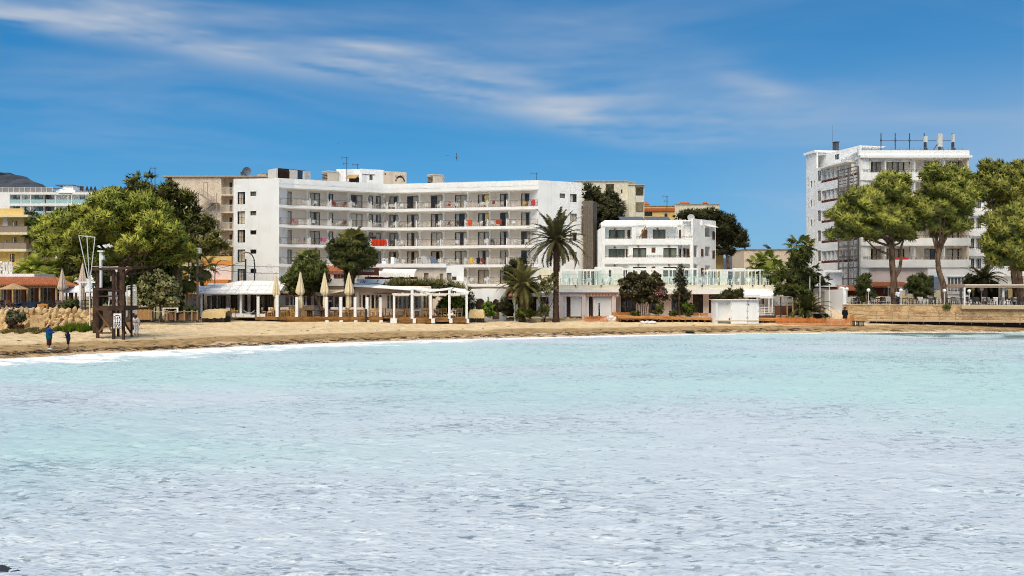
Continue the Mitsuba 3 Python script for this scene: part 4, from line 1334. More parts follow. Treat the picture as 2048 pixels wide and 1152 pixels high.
  m.box(q[0],q[1],-0.1,-0.06,q[3]-0.03,q[3]).box(q[0],q[1],-0.1,-0.06,(q[2]+q[3])/2,(q[2]+q[3])/2+0.02)
  obj('rail',m,'matte',k)
 m=S.mb((0.66,0.64,0.62))
 q=px_hole(S,1410,1426,449.5,451.5)
 m.hexa([[q[0],0.9,q[2]-0.25],[q[1],0.9,q[2]-0.25],[q[0],0.003,q[2]],[q[1],0.003,q[2]],[q[0],0.9,q[2]-0.2],[q[1],0.9,q[2]-0.2],[q[0],0.003,q[3]],[q[1],0.003,q[3]]])
 obj('awning',m,'matte',k)
 for i in range(8):
  a=1246+i*12.6+(2.5 if i>3 else 0)
  s=thing('solar_panel',f'grey blue solar panel on the white flats, {ORD[i]} from the leaning tree side','solar panel','solar panels in a row on the white flats')
  m=F.mb((0.11,0.13,0.16))
  u0,u1=F.u(a),F.u(a+11.8)
  m.hexa([[u0+0.14,-3.2,zR+0.05],[u1+0.14,-3.2,zR+0.05],[u0-0.14,-4.1,zR+0.62],[u1-0.14,-4.1,zR+0.62],[u0+0.14,-3.2,zR+0.11],[u1+0.14,-3.2,zR+0.11],[u0-0.14,-4.1,zR+0.68],[u1-0.14,-4.1,zR+0.68]])
  obj('collector',m,'gloss',s)
  m=F.mb((0.4,0.4,0.41))
  for u in(u0+0.1,u1-0.1):
   m.bar((u-0.1,-4.2,zR-0.3),(u-0.1,-4.1,zR+0.6),0.05)
   m.bar((u+0.1,-3.15,zR-0.1),(u-0.1,-4.1,zR+0.1),0.05)
  obj('stand',m,'metal',s)
 d=thing('satellite_dish','pale satellite dish on the roof corner of the white flats','satellite dish')
 q=MB()
 q.lathe([(r_,r_*r_*0.35)for r_ in np.linspace(0.02,0.5,7)],16)
 v,f,_=q.arrays()
 R=trimesh.transformations.rotation_matrix(math.radians(112),[1,-0.35,0.1])[:3,:3]
 m=MB(c=(0.55,0.55,0.52))
 x,z=X_at(1382,126),Z_at(434.5,126)
 m.add(v@R.T+[x,126,z],np.vstack([f,f[:,::-1]]))
 m.tube([(x,126.3,zR-0.2),(x,126.2,z)],0.04,6)
 scene_part(d,m)
white_flats()
# the long beach restaurant with a glass terrace on its roof
DECK_Y=108.0
DF=flat(DECK_Y)
DECK_Z=DF.z(1300,570)
def beach_restaurant():
 k=thing('beach_restaurant','long low white beach restaurant with a planted front and roof terrace','restaurant')
 F=DF
 W=-2.0
 doors=[(1242,1272,590,625),(1343,1375,589,631),(1386,1406.5,589,626),(1418,1437,589,626),(1298,1312,592,626),(1525,1537,594,608),(1497,1513,593,618),(1545,1553,593,612)]
 m=F.mb()
 m.extrude(wall_holes(F.u(1112),F.u(1560),0.3,F.z(1300,579),[px_hole(F,*d,W)for d in doors]),W-0.25,W,'xzy')
 obj('wall',m,'pink_plaster',k)
 for d in doors:
  q=px_hole(F,*d,W)
  n=max(2,int((d[1]-d[0])/6))
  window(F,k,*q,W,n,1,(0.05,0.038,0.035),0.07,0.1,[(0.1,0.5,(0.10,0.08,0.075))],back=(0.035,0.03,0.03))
 m=F.mb()
 px_box(m,F,1083,1558,570,577.5,-13,0.0)
 obj('terrace_deck',m,'cream_plaster',k)
 m=F.mb()
 px_box(m,F,1090,1560,577.6,588,-0.3,0.25)
 px_box(m,F,1090,1560,577.7,580,W+0.003,-0.31)
 obj('fascia',m,'white_plaster',k)
 m=F.mb((0.05,0.045,0.045))
 for px in(1150.5,1202,1404,1463,1505,1528):
  u,z=F.u(px),F.z(px,571.3)
  m.tube([(u,-0.02,z),(u,0.18,z)],0.09,8)
 obj('spotlight',m,'matte',k,kind='stuff')
 for i,px in enumerate(np.arange(1122,1552,16.7)):
  b=min(px+16.4,1556)
  m=sheet(F,F.u(px),F.u(b),DECK_Z+0.08,F.z(px,548.5),-0.1)
  obj('glass_panel',m,'green_glass',k)
  m=F.mb((0.10,0.10,0.10))
  px_box(m,F,px-0.5,px+0.3,556,569.9,-0.16,-0.11)
  obj('glass_post',m,'metal',k)
 m=F.mb((0.5,0.56,0.54))
 px_box(m,F,1122,1556,547.8,548.4,-0.13,-0.07)
 obj('handrail',m,'metal',k)
 G=flat(106.5)
 m=G.mb()
 z1,z0=G.z(1180,586.5),G.z(1180,593)
 m.box(G.u(1116),G.u(1237),-0.4,0.0,z0,z1)
 m.box(G.u(1116),G.u(1237),-3.4,-0.41,z1-0.25,z1-0.1)
 for a,b in((1118,1125.5),(1164,1172),(1224,1232)):
  m.box(G.u(a),G.u(b),-0.42,-0.005,0.5,z0-0.003)
 obj('portico',m,'pink_plaster',k)
 m=G.mb((0.22,0.16,0.14))
 px_box(m,G,1112,1237.5,584.6,586.4,-3.6,0.2)
 obj('portico_roof',m,'matte',k)
 for i in range(10):
  m=G.mb()
  u=G.u(1173+i*6.3)
  m.tube([(u,-0.2,z1+0.02),(u,0.32,z1-0.12)],0.13,8)
  obj('eave_tile',m,'roof_tile',k)
 for a,b,t,s in((1126,1133.5,593,634),(1142,1163.5,593,633),(1172.5,1178.5,594,634),(1187,1223.5,595,633)):
  m=G.mb((0.80,0.81,0.82))
  px_box(m,G,a,b,t,s,-0.55,-0.48)
  obj('closing_panel',m,'matte',k)
 m=G.mb((0.09,0.055,0.045))
 for a,b in((1134,1141.5),(1179,1186.5)):
  m=G.mb((0.09,0.055,0.045))
  px_box(m,G,a,b,593,634,-1.3,-1.1)
  obj('doorway',m,'matte',k)
 H=flat(105.0)
 for a,b,t,s in((1486,1520,580,591),(1519,1554,583,593)):
  m=H.mb((0.80,0.80,0.79))
  u0,u1,za,zb=H.u(a),H.u(b),H.z(a,t),H.z(a,s)
  m.hexa([[u0,0,zb],[u1,0,zb+.1],[u0+.6,-3,za],[u1+.4,-3,za],[u0,0,zb+0.05],[u1,0,zb+0.15],[u0+.6,-3,za+0.05],[u1+.4,-3,za+0.05]])
  m.box(u0,u1,0.001,0.03,zb-0.22,zb+0.06)
  obj('awning',m,'fabric',k)
 m=H.mb(WHITE)
 for px in(1514.5,1538,1544.8):
  m=H.mb(WHITE)
  px_box(m,H,px-0.9,px+0.9,590,626,-0.12,0)
  obj('awning_post',m,'matte',k)
 m=H.mb((0.80,0.79,0.77))
 for y in(614.5,619.5,624.5,629):
  px_box(m,H,1517.5,1566,y,y+1.5,-0.5,-0.42)
 for px in(1518,1530,1543,1556,1566):
  px_box(m,H,px,px+1.3,613.5,631,-0.41,-0.33)
 obj('white_rail',m,'matte',k)
 m=H.mb()
 px_box(m,H,1524,1536,608.5,632,-2.2,-1.9)
 px_box(m,H,1545,1600,593,632,-3.6,-3.0)
 obj('wall',m,'white_plaster',k)
 m=F.mb((0.70,0.62,0.5))
 px_box(m,F,1083,1122.5,538,569.9,-9,-5)
 obj('terrace_wall',m,'cream_plaster',k)
scene['green_glass']={'type':'thindielectric','int_ior':1.5,'specular_transmittance':{'type':'rgb','value':[0.86,0.94,0.90]}}
beach_restaurant()
def pavilion(a,b,top,Y,label,raised=None,seed=0):
 k=thing('glass_pavilion',label,'pavilion')
 F=flat(Y)
 r=np.random.default_rng(seed)
 z0=DECK_Z
 px=a
 posts=[a]
 while px<b-7:
  px+=r.choice([7.0,9.5,12.5])
  posts.append(min(px,b))
 for i,p in enumerate(posts):
  tp=top-(2.5 if raised and raised[0]-1<=p<=raised[1]+1 else 0)
  m=F.mb(WHITE)
  wd=2.2 if i%3==0 else 1.4
  px_box(m,F,p-wd/2,p+wd/2,tp,575,-0.16,-0.02)
  m.V[-1][:,2]=np.maximum(m.V[-1][:,2],z0)
  obj('post',m,'matte',k)
 m=F.mb(WHITE)
 px_box(m,F,a-1,b+1,top-1.2,top+1.2,-0.18,0)
 if raised:
  px_box(m,F,raised[0],raised[1],top-3.8,top-1.4,-0.18,0.02)
 m.box(F.u(a),F.u(b),-3.0,-2.9,F.z(a,top)-0.12,F.z(a,top))
 for p in posts[::2]:
  m.box(F.u(p)-0.05,F.u(p)+0.05,-2.9,-0.19,F.z(a,top)-0.1,F.z(a,top)-0.01)
 obj('beam',m,'matte',k)
 for p,q in zip(posts[:-1],posts[1:]):
  kind=r.integers(5)
  if kind<3:
   m=sheet(F,F.u(p+0.8),F.u(q-0.8),z0+0.05,F.z(a,top)-0.1,-0.09)
   obj('pane',m,'green_glass',k)
  elif kind==3:
   m=F.mb((0.72,0.72,0.68))
   m.box(F.u(p+0.8),F.u(q-0.8),-0.1,-0.06,z0+0.05,F.z(a,top)-0.1)
   obj('blind',m,'fabric',k)
pavilion(1123,1213,539.5,112.0,'white glass pavilion on the terrace behind the tall palm',None,1)
pavilion(1190,1396,537.5,114.0,'long white glazed pavilion on the terrace in front of the flats',(1190,1245),2)
pavilion(1415,1528,540,112.0,'white glazed pavilion at the far end of the terrace',(1465,1491),3)
for i,px in enumerate([1132,1150,1161,1178,1196,1212,1226,1243,1330,1348,1391,1407,1423,1441,1463,1476,1497,1513,1532]):
 placed('terrace_chair',CH['white'],X_at(px,110),110.0+0.5*(i%2),DECK_Z,(i*67)%360,f'white armchair behind the green glass balustrade, {ORD[i % 18] if i < 18 else "last"} from the tall palm','chair','white chairs on the glass terrace')
def terrace_tables():
 for i,px in enumerate([1140,1170,1204,1234,1339,1399,1432,1470,1505]):
  placed('terrace_table',TB['white'],X_at(px,110.4),110.4,DECK_Z,0,f'white round table behind the green glass balustrade, {ORD[i]} from the tall palm','table','white tables on the glass terrace')
terrace_tables()
# the right-hand hotel
RF=Face((X_at(1722,117.0),117.0),(X_at(1938,117.0),117.0))
RW=Face((X_at(1633,128.5),128.5),(X_at(1722,117.0),117.0))
RG=Face((X_at(1612.5,131.5),131.5),(X_at(1633,128.5),128.5))
def corner_hotel():
 k=thing('hotel','seven storey white hotel behind the pines with a spiral stair cage and roof aerials','hotel')
 F=RF
 wb=-1.5
 fl=[(345+43.6*i)for i in range(5)]
 holes=[]
 for y in fl:
  for a,b in((1729.6,1765),(1774,1809),(1849,1886),(1893.5,1930)):
   holes.append((a,b,y-22,y+3))
 vents=[(1818.5,1826,y-25,y-17)for y in fl]
 m=F.mb()
 m.extrude(wall_holes(0,F.L,F.z(1800,537),F.z(1800,311),[px_hole(F,*h,wb)for h in holes+vents]),wb-0.2,wb,'xzy')
 m.box(F.L-0.2,F.L,wb+0.001,-0.01,F.z(1800,537),F.z(1800,316))
 m.box(0,0.2,wb+0.001,-0.01,F.z(1800,537),F.z(1800,316))
 obj('wall',m,'warm_plaster',k)
 r=np.random.default_rng(4)
 for h in holes:
  q=px_hole(F,*h,wb)
  c=CURT[int(r.integers(4))]
  cur=[[(0,.36,c),(.64,1,c)],[(0,.34,c),(0.38,0.62,c),(.66,1,c)],[(0,.3,c),(.5,1,c)]][int(r.integers(3))]
  window(F,k,*q,wb,3,1,(0.045,0.03,0.028),0.09,0.08,cur,back=(0.07,0.06,0.055))
 for h in vents:
  q=px_hole(F,*h,wb)
  m=F.mb((0.04,0.035,0.033))
  m.box(q[0],q[1],wb-0.1,wb-0.05,q[2],q[3])
  m.box(q[0]-0.05,q[1]+0.05,wb+0.003,wb+0.06,(q[2]*0.45+q[3]*0.55),(q[2]*0.4+q[3]*0.6),(0.75,0.74,0.72))
  obj('vent',m,'matte',k)
 for i,y in enumerate(fl):
  m=F.mb()
  px_box(m,F,1720,1941,y,y+15.6,-0.15,0.12)
  m.box(F.u(1721),F.u(1940),wb+0.003,-0.151,F.z(1800,y+15.5),F.z(1800,y+9))
  obj('balcony_front',m,'white_plaster',k)
  m=F.mb((0.09,0.06,0.055))
  z=F.z(1800,y)
  for a,b in((1722,1772),(1774,1831),(1833,1890),(1892,1940)):
   m.box(F.u(a),F.u(b),-0.06,-0.02,z+0.33,z+0.38)
   m.box(F.u(a),F.u(b),-0.06,-0.02,z+0.16,z+0.18)
   for p in np.linspace(a,b,9):
    m.box(F.u(p)-0.015,F.u(p)+0.015,-0.06,-0.02,z,z+0.33)
  obj('railing',m,'matte',k)
  for px in(1772,1831,1890.5):
   m=F.mb()
   px_box(m,F,px-0.8,px+0.8,y-29,y-0.02,wb+0.004,-0.16)
   obj('partition',m,'white_plaster',k)
  for px in(1746.5,1790.5,1866.5,1911):
   q=F.at(F.u(px,-0.9),-0.9,F.z(px,y-26.5,-0.9))
   m=MB(c=(0.9,0.8,0.55))  # the lit look is put into the pale colour, no emission
   m.tm(trimesh.creation.icosphere(1,0.16).apply_translation(q))
   obj('ceiling_lamp',m,'gloss',k,smooth=True)
 m=F.mb()
 px_box(m,F,1720,1942,311,316,wb-0.21,0.35)
 px_box(m,F,1718,1938,300.5,310.9,-0.4,0.1)
 px_box(m,F,1719,1938,302,303,-8,-0.41)
 obj('cornice',m,'white_plaster',k)
 m=F.mb()
 G=[(1857,1882,551,600),(1895,1930,554,585.5)]
 m.extrude(wall_holes(0,F.u(1856),1.2,F.z(1800,536.9),[px_hole(F,1746,1814,572,640,-0.3)]),-0.5,-0.3,'xzy')
 obj('wall',m,'pink_plaster',k)
 m=F.mb()
 m.extrude(wall_holes(F.u(1856.02),F.L,1.2,F.z(1800,536.9),[px_hole(F,*g,0)for g in G]),-0.25,0.0,'xzy')
 obj('wall',m,'white_plaster',k)
 m=F.mb((0.42,0.42,0.44))
 px_box(m,F,1855,1884,548,603,-2.3,-2.2)
 px_box(m,F,1872,1881.5,571,573,-2.18,-1.9,(0.06,0.06,0.06))
 obj('recess',m,'matte',k)
 q=px_hole(F,*G[1],0)
 window(F,k,*q,0,5,1,(0.78,0.78,0.77),0.12,0.1,[(0,1,(0.20,0.19,0.18))],back=(0.06,0.06,0.06))
 m=F.mb((0.78,0.78,0.77))
 for j in range(3):
  px_box(m,F,1895,1930,573+j*4.4,574.3+j*4.4,0.003,0.06)
 px_box(m,F,1893,1932,585.6,588,0.003,0.15)
 px_box(m,F,1893,1932,551.8,553.9,0.003,0.12)
 obj('window_bars',m,'matte',k)
 W=RW
 zs=[F.z(1800,y)for y in fl]
 pitch=zs[0]-zs[1]
 hol,sp=[],[]
 bays=[(1645.5,1650),(1653.5,1658),(1661,1666),(1669,1674),(1680,1686),(1692,1698),(1704,1711)]
 zroof=F.z(1800,316)
 m=W.mb()
 holes,wins=[],[]
 for z in zs:
  for a,b in bays:
   holes.append((W.u(a,-1.2),W.u(b,-1.2),z-0.5,z+1.45))
  wins.append((W.u(1635),W.u(1641.5),z+0.15,z+1.65))
 m.extrude(wall_holes(W.u(1642),W.L,1.2,zroof,holes),-1.4,-1.2,'xzy')
 obj('wall',m,'warm_plaster',k)
 m=W.mb()
 m.extrude(wall_holes(0,W.u(1642.4),1.2,zroof+0.2,wins),-0.25,0,'xzy')
 m.box(W.u(1642.1),W.u(1642.4),-1.19,-0.251,1.2,zroof)
 m.box(W.u(1640),W.L,-7,-1.41,zroof-0.3,zroof-0.003)
 m.box(W.u(1642.5),W.L,-1.19,-0.003,1.2,zs[4]-1.0)
 m.box(W.u(1717),W.L,-1.18,0.02,1.2,zroof+0.6)
 obj('wall',m,'white_plaster',k)
 for q in holes:
  window(W,k,*q,-1.2,1,1,(0.05,0.035,0.03),0.08,0.06,[(0,.6,CURT[1])],back=(0.1,0.08,0.06))
 for q in wins:
  window(W,k,*q,0,2,1,(0.05,0.03,0.03),0.07,0.12,[(0,1,(0.14,0.09,0.07))],back=(0.06,0.05,0.05))
 for z in zs:
  m=W.mb()
  m.box(W.u(1642.5),W.u(1718),-0.14,0.02,z-1.35,z-0.20)
  m.box(W.u(1642.5),W.u(1718),-1.19,-0.141,z-1.0,z-0.82)
  obj('balcony_front',m,'white_plaster',k)
  m=W.mb((0.13,0.035,0.03))
  for j in range(24):
   a=W.u(1642.5)+(W.u(1717)-W.u(1642.5))*j/24
   m.box(a+0.02,a+(W.u(1717)-W.u(1642.5))/24-0.03,-0.1,-0.02,z-0.19,z+0.16-0.06*(j%2))
  obj('planter',m,'matte',k)
  for a,b in zip(bays[:-1],bays[1:]):
   c=(a[1]+b[0])/2
   m=W.mb()
   m.box(W.u(c)-0.10,W.u(c)+0.10,-1.18,-0.15,z-0.6,z+pitch-1.36)
   obj('partition',m,'white_plaster',k)
 for j,(a,b)in enumerate(bays[:6]):
  m=W.mb()
  m.box(W.u(a-3.4),W.u(b+2.6),-1.15,0.55,zroof-0.12,zroof+0.05)
  obj('eave',m,'white_plaster',k)
 G2=RG
 gh=[]
 for j in range(6):
  y=362+38.7*j
  gh+=[px_hole(G2,1621,1624,y,y+13),px_hole(G2,1628,1630,y,y+13),px_hole(G2,1614.8,1616.6,y-6,y+14)]
 m=G2.mb()
 zt=G2.z(1622,308)
 m.extrude(wall_holes(0,G2.L,1.2,zt,gh),-0.25,0,'xzy')
 m.box(0.003,0.25,-5,-0.26,1.2,zt-0.003)
 m.box(0.26,G2.L+0.2,-6,-0.26,zt-0.3,zt-0.2)
 obj('wall',m,'white_plaster',k)
 for q in gh:
  m=G2.mb((0.05,0.045,0.05))
  m.box(q[0],q[1],-0.2,-0.12,q[2],q[3])
  obj('window',m,'gloss',k)
 m=G2.mb()
 px_box(m,G2,1611.5,1634,303.5,308,-5,0.35)
 obj('cornice',m,'white_plaster',k)
 for j in range(6):
  y=380+38.7*j
  m=G2.mb()
  u1=G2.u(1610)-0.2
  m.box(G2.u(1603.5),0.0,-2.5,-0.9,G2.z(1606,y+12),G2.z(1606,y))
  b=obj('side_balcony',m,'white_plaster',k)
  m=G2.mb((0.06,0.05,0.05))
  m.box(G2.u(1604.5),G2.u(1610),-1.2,-0.95,G2.z(1606,y)+0.003,G2.z(1606,y-5))
  obj('rail',m,'matte',b)
  if j==0:
   m=G2.mb()
   m.box(G2.u(1603),0.0,-2.5,-0.7,G2.z(1606,350),G2.z(1606,347.5))
   obj('eave',m,'white_plaster',k)
 P=Face((X_at(1633,131),131.0),(X_at(1720,121),121.0))
 m=P.mb()
 hw=px_hole(P,1669,1678,308.5,319)
 m.extrude(wall_holes(0,P.L,zroof-0.4,P.z(1680,300.5),[hw]),-0.25,0,'xzy')
 m.box(0,P.L,-4,-0.26,P.z(1680,301.5),P.z(1680,300.8))
 obj('roof_house',m,'white_plaster',k)
 window(P,k,*hw,0,2,1,BROWN,0.08,0.1,back=(0.06,0.06,0.07))
 R=flat(125.0)
 m=R.mb()
 rh=[]
 for j in range(5):
  y=376+40.3*j
  rh+=[(1938,1948,y-20,y),(1953,1962,y-20,y),(1975,1986,y-20,y),(1998,2008,y-20,y)]
 m.extrude(wall_holes(R.u(1936),R.u(2070),1.2,R.z(1950,352),[px_hole(R,*h,-0.8)for h in rh]),-1.0,-0.8,'xzy')
 m.box(R.u(1936),R.u(2070),-8,-1.01,R.z(1950,354),R.z(1950,352.5))
 obj('wall',m,'white_plaster',k)
 for h in rh:
  window(R,k,*px_hole(R,*h,-0.8),-0.8,2,1,(0.05,0.035,0.03),0.08,0.06,[(0,1,CURT[2])],back=(0.1,0.09,0.08))
 for j in range(5):
  y=376+40.3*j
  m=R.mb()
  px_box(m,R,1936,2070,y+3,y+15,-0.14,0)
  px_box(m,R,1936,2070,y+8,y+14.9,-0.79,-0.141)
  obj('balcony_front',m,'white_plaster',k)
  m=R.mb((0.09,0.06,0.055))
  for i in range(34):
   px_box(m,R,1937+i*4,1937.3+i*4,y-2,y+3,-0.1,-0.07)
  px_box(m,R,1936,2070,y-2.6,y-2,-0.11,-0.06)
  obj('railing',m,'matte',k)
 C0=RW.at(RW.u(1697),1.4,0)
 z0,z1=4.4,W.z(1697,341,1.4)
 m=MB(c=(0.17,0.14,0.12))
 for px in(1677,1696.5,1716.5):
  for w in(0.35,2.3):
   q=W.at(W.u(px,w),w,0)
   m.tube([(q[0],q[1],2.0),(q[0],q[1],z1)],0.09,6)
 for z in np.arange(z0,z1+0.1,pitch/2):
  for w in(0.35,2.3):
   a,b=W.at(W.u(1677,w),w,z),W.at(W.u(1716.5,w),w,z)
   m.bar(a,b,0.07,0.10)
 cage=obj('stair_cage',m,'metal',k)
 m=MB(c=(0.30,0.25,0.21))
 for px in np.arange(1678.5,1716,2.6):
  if 1703<px<1711:
   continue
  q=W.at(W.u(px,2.32),2.32,0)
  m.bar((q[0],q[1],z0+(4.5 if px<1700 else 0.0)),(q[0],q[1],z1),0.045)
 obj('cage_bar',m,'metal',cage,kind='stuff')
 m=MB(c=(0.45,0.41,0.37))
 for half,c in((0,W.at(W.u(1686,1.3),1.3,0)),(1,W.at(W.u(1707,1.3),1.3,0))):
  n=0
  z=4.2
  while z<z1-0.6:
   a=n*0.42+half*2.0
   d=np.array([math.cos(a),math.sin(a),0])
   e=np.array([-d[1],d[0],0])
   p=np.array([c[0],c[1],z])
   m.hexa([p+d*0.1-e*0.05,p+d*0.75-e*0.20,p+d*0.1+e*0.05,p+d*0.75+e*0.20]+[q+np.array([0,0,0.05])for q in(p+d*0.1-e*0.05,p+d*0.75-e*0.20,p+d*0.1+e*0.05,p+d*0.75+e*0.20)])
   n+=1
   z+=0.19
  m.tube([(c[0],c[1],2),(c[0],c[1],z1)],0.08,8)
 obj('spiral_stair',m,'metal',cage)
 t=thing('chimney','dark square chimney on the roof corner of the tall right hotel','chimney')
 m=P.mb((0.08,0.08,0.09))
 px_box(m,P,1647.5,1653,284,304,-2,-1.5)
 px_box(m,P,1646.5,1654,282.8,284,-2.1,-1.4)
 scene_part(t,m)
 mm=thing('whip_aerial','very thin tall aerial beside the dark chimney','aerial')
 m=MB(c=(0.16,0.17,0.19))
 q=P.at(P.u(1664.8,-1),-1,0)
 m.tube([(q[0],q[1],zroof),(q[0],q[1],P.z(1664.8,251,-1))],[0.05,0.018],6)
 scene_part(mm,m,'metal')
 rr=thing('roof_railing','thin grey railing along the roof edge of the right hotel','railing')
 m=F.mb((0.30,0.31,0.33))
 zr=F.z(1800,300.5)
 for h in(0.22,0.42):
  m.bar((F.u(1719),-0.8,zr+h),(F.u(1932),-0.8,zr+h),0.035)
 for px in np.arange(1719,1933,14.2):
  m.bar((F.u(px),-0.8,zr-0.2),(F.u(px),-0.8,zr+0.42),0.035)
 scene_part(rr,m,'metal')
 fr=thing('roof_gantry','row of dark steel posts joined by one bar on the hotel roof','aerial frame')
 m=F.mb((0.10,0.10,0.11))
 for px in(1777.7,1807,1836,1866,1923):
  m=F.mb((0.10,0.10,0.11))
  m.tube([(F.u(px),-2.5,zr-0.3),(F.u(px),-2.5,F.z(px,266.5,-2.5))],0.065,6)
  if px<1840:
   m.tube([(F.u(px),-2.5,F.z(px,283,-2.5)),(F.u(px),-2.5,F.z(px,279,-2.5))],0.12,6)
  obj('post',m,'metal',fr)
 m=F.mb((0.10,0.10,0.11))
 m.bar((F.u(1777),-2.5,F.z(1800,281.5,-2.5)),(F.u(1923),-2.5,F.z(1800,281.5,-2.5)),0.07)
 obj('crossbar',m,'metal',fr)
 for a,b,tt,ss,lab in((1863,1869.5,267,279,'short pale phone antenna panel on the aerial frame'),(1891,1900,262,288.5,'tall pale phone antenna panel on the hotel roof'),(1920.5,1924.5,263,279,'narrow grey phone antenna panel at the roof end')):
  s=thing('antenna_panel',lab,'antenna')
  m=F.mb((0.52,0.53,0.50))
  px_box(m,F,a,b,tt,ss,-2.4,-2.0)
  obj('panel',m,'matte',s)
  m=F.mb((0.07,0.07,0.08))
  px_box(m,F,(a+b)/2-2,(a+b)/2+2,ss+0.2,300,-2.4,-2.1)
  px_box(m,F,(a+b)/2-2.8,(a+b)/2+2.8,291,297,-2.09,-1.9)
  if b-a>8:
   m.bar((F.u(a-11),-2.3,zr),(F.u(a),-2.3,F.z(a,283)),0.08)
   m.bar((F.u(b+7),-2.3,zr),(F.u(b),-2.3,F.z(a,285)),0.06)
  obj('stand',m,'metal',s)
corner_hotel()
cloth(RF,RF.u(1789.5),RF.u(1797.5),RF.z(1790,522.5),RF.z(1790,515.3),-0.02,(0.60,0.04,0.03),'towel','small red towel behind the pine trunk on the hotel balcony','towel',None,0.02,31)
cloth(RF,RF.u(1804.5),RF.u(1816.5),RF.z(1800,521.5),RF.z(1800,515),-0.02,(0.62,0.03,0.04),'towel','wide red towel on the lowest balcony right of the pine trunk','towel',None,0.02,32)
# beach front: bars, terraces, walls and furniture
def parasol_closed(px,Y,py_top,py_bot,wpx,label,c,lean=0.0,seed=0):
 k=thing('parasol',label,'parasol','closed parasols along the beach')
 x,zt,zb=X_at(px,Y),Z_at(py_top,Y),Z_at(py_bot,Y)
 r=np.random.default_rng(seed)
 H=zt-zb
 R=wpx*Y/FOC/2
 prof=[(0.0,1.0),(0.10,0.99),(0.24,0.93),(0.45,0.80),(0.70,0.65),(0.95,0.50),(1.0,0.44),(0.75,0.40),(0.42,0.36),(0.50,0.28),(0.56,0.16),(0.50,0.06),(0.42,0.02)]
 seg=40
 a=np.arange(seg)*2*np.pi/seg
 ph=r.uniform(0,6)
 rows=[]
 for q,t in prof:
  rr=R*q*(1+0.22*np.sin(8*a+ph)*min(1,q*2)+0.16*np.sin(3*a+ph*2+t*4))
  off=lean*(1-t)*R
  rows.append(np.stack([x+off+rr*np.cos(a),Y+rr*np.sin(a),0*a+zb+H*t+0.05*R*np.sin(8*a+ph)],1))
 i=np.arange(seg)
 j=(i+1)%seg
 f=[]
 for n in range(len(prof)-1):
  f+=[np.stack([n*seg+j,n*seg+i,(n+1)*seg+i],1),np.stack([n*seg+j,(n+1)*seg+i,(n+1)*seg+j],1)]
 m=MB(c=c)
 m.add(np.vstack(rows),np.vstack(f))
 obj('canopy',m,'fabric',k,smooth=True)
 m=MB(c=(0.20,0.14,0.09))
 m.tube([(x,Y,gz(x,Y)-0.1),(x,Y,zt+0.12)],0.04,8)
 obj('pole',m,'matte',k)
 m=MB(c=(0.10,0.08,0.07))
 m.lathe([(R*0.50,zb+H*0.345),(R*0.52,zb+H*0.36),(R*0.5,zb+H*0.375)],16,(x,Y,0))
 obj('strap',m,'fabric',k)
 m=MB(c=(0.5,0.48,0.45))
 z=gz(x,Y)
 m.lathe([(0,z-0.1),(0.35,z-0.1),(0.35,z+0.02),(0.06,z+0.10),(0,z+0.1)],12,(x,Y,0))
 obj('base',m,'matte',k)
CREAM=(0.70,0.60,0.40)
PINKC=(0.58,0.47,0.38)
parasol_closed(552,96.5,547,622,13,'closed cream parasol beside the slim white bar post, westernmost of the cream four',CREAM,0.1,1)
parasol_closed(600.5,96.5,543.5,618,15,'closed cream parasol in front of the round dark tree',CREAM,0.15,2)
parasol_closed(649.5,96.5,545,618,15,'closed cream parasol right of the leaning dark tree trunk',CREAM,0.1,3)
parasol_closed(698,96.5,545,618,17,'closed cream parasol in front of the brown restaurant sign',CREAM,-0.1,4)
parasol_closed(124,81.2,538.5,606,15,'closed pinkish parasol at the corner of the tiled restaurant',PINKC,0.0,5)
parasol_closed(165.5,81.0,525,602,13.5,'tall closed pinkish parasol behind the white frame',PINKC,0.0,6)
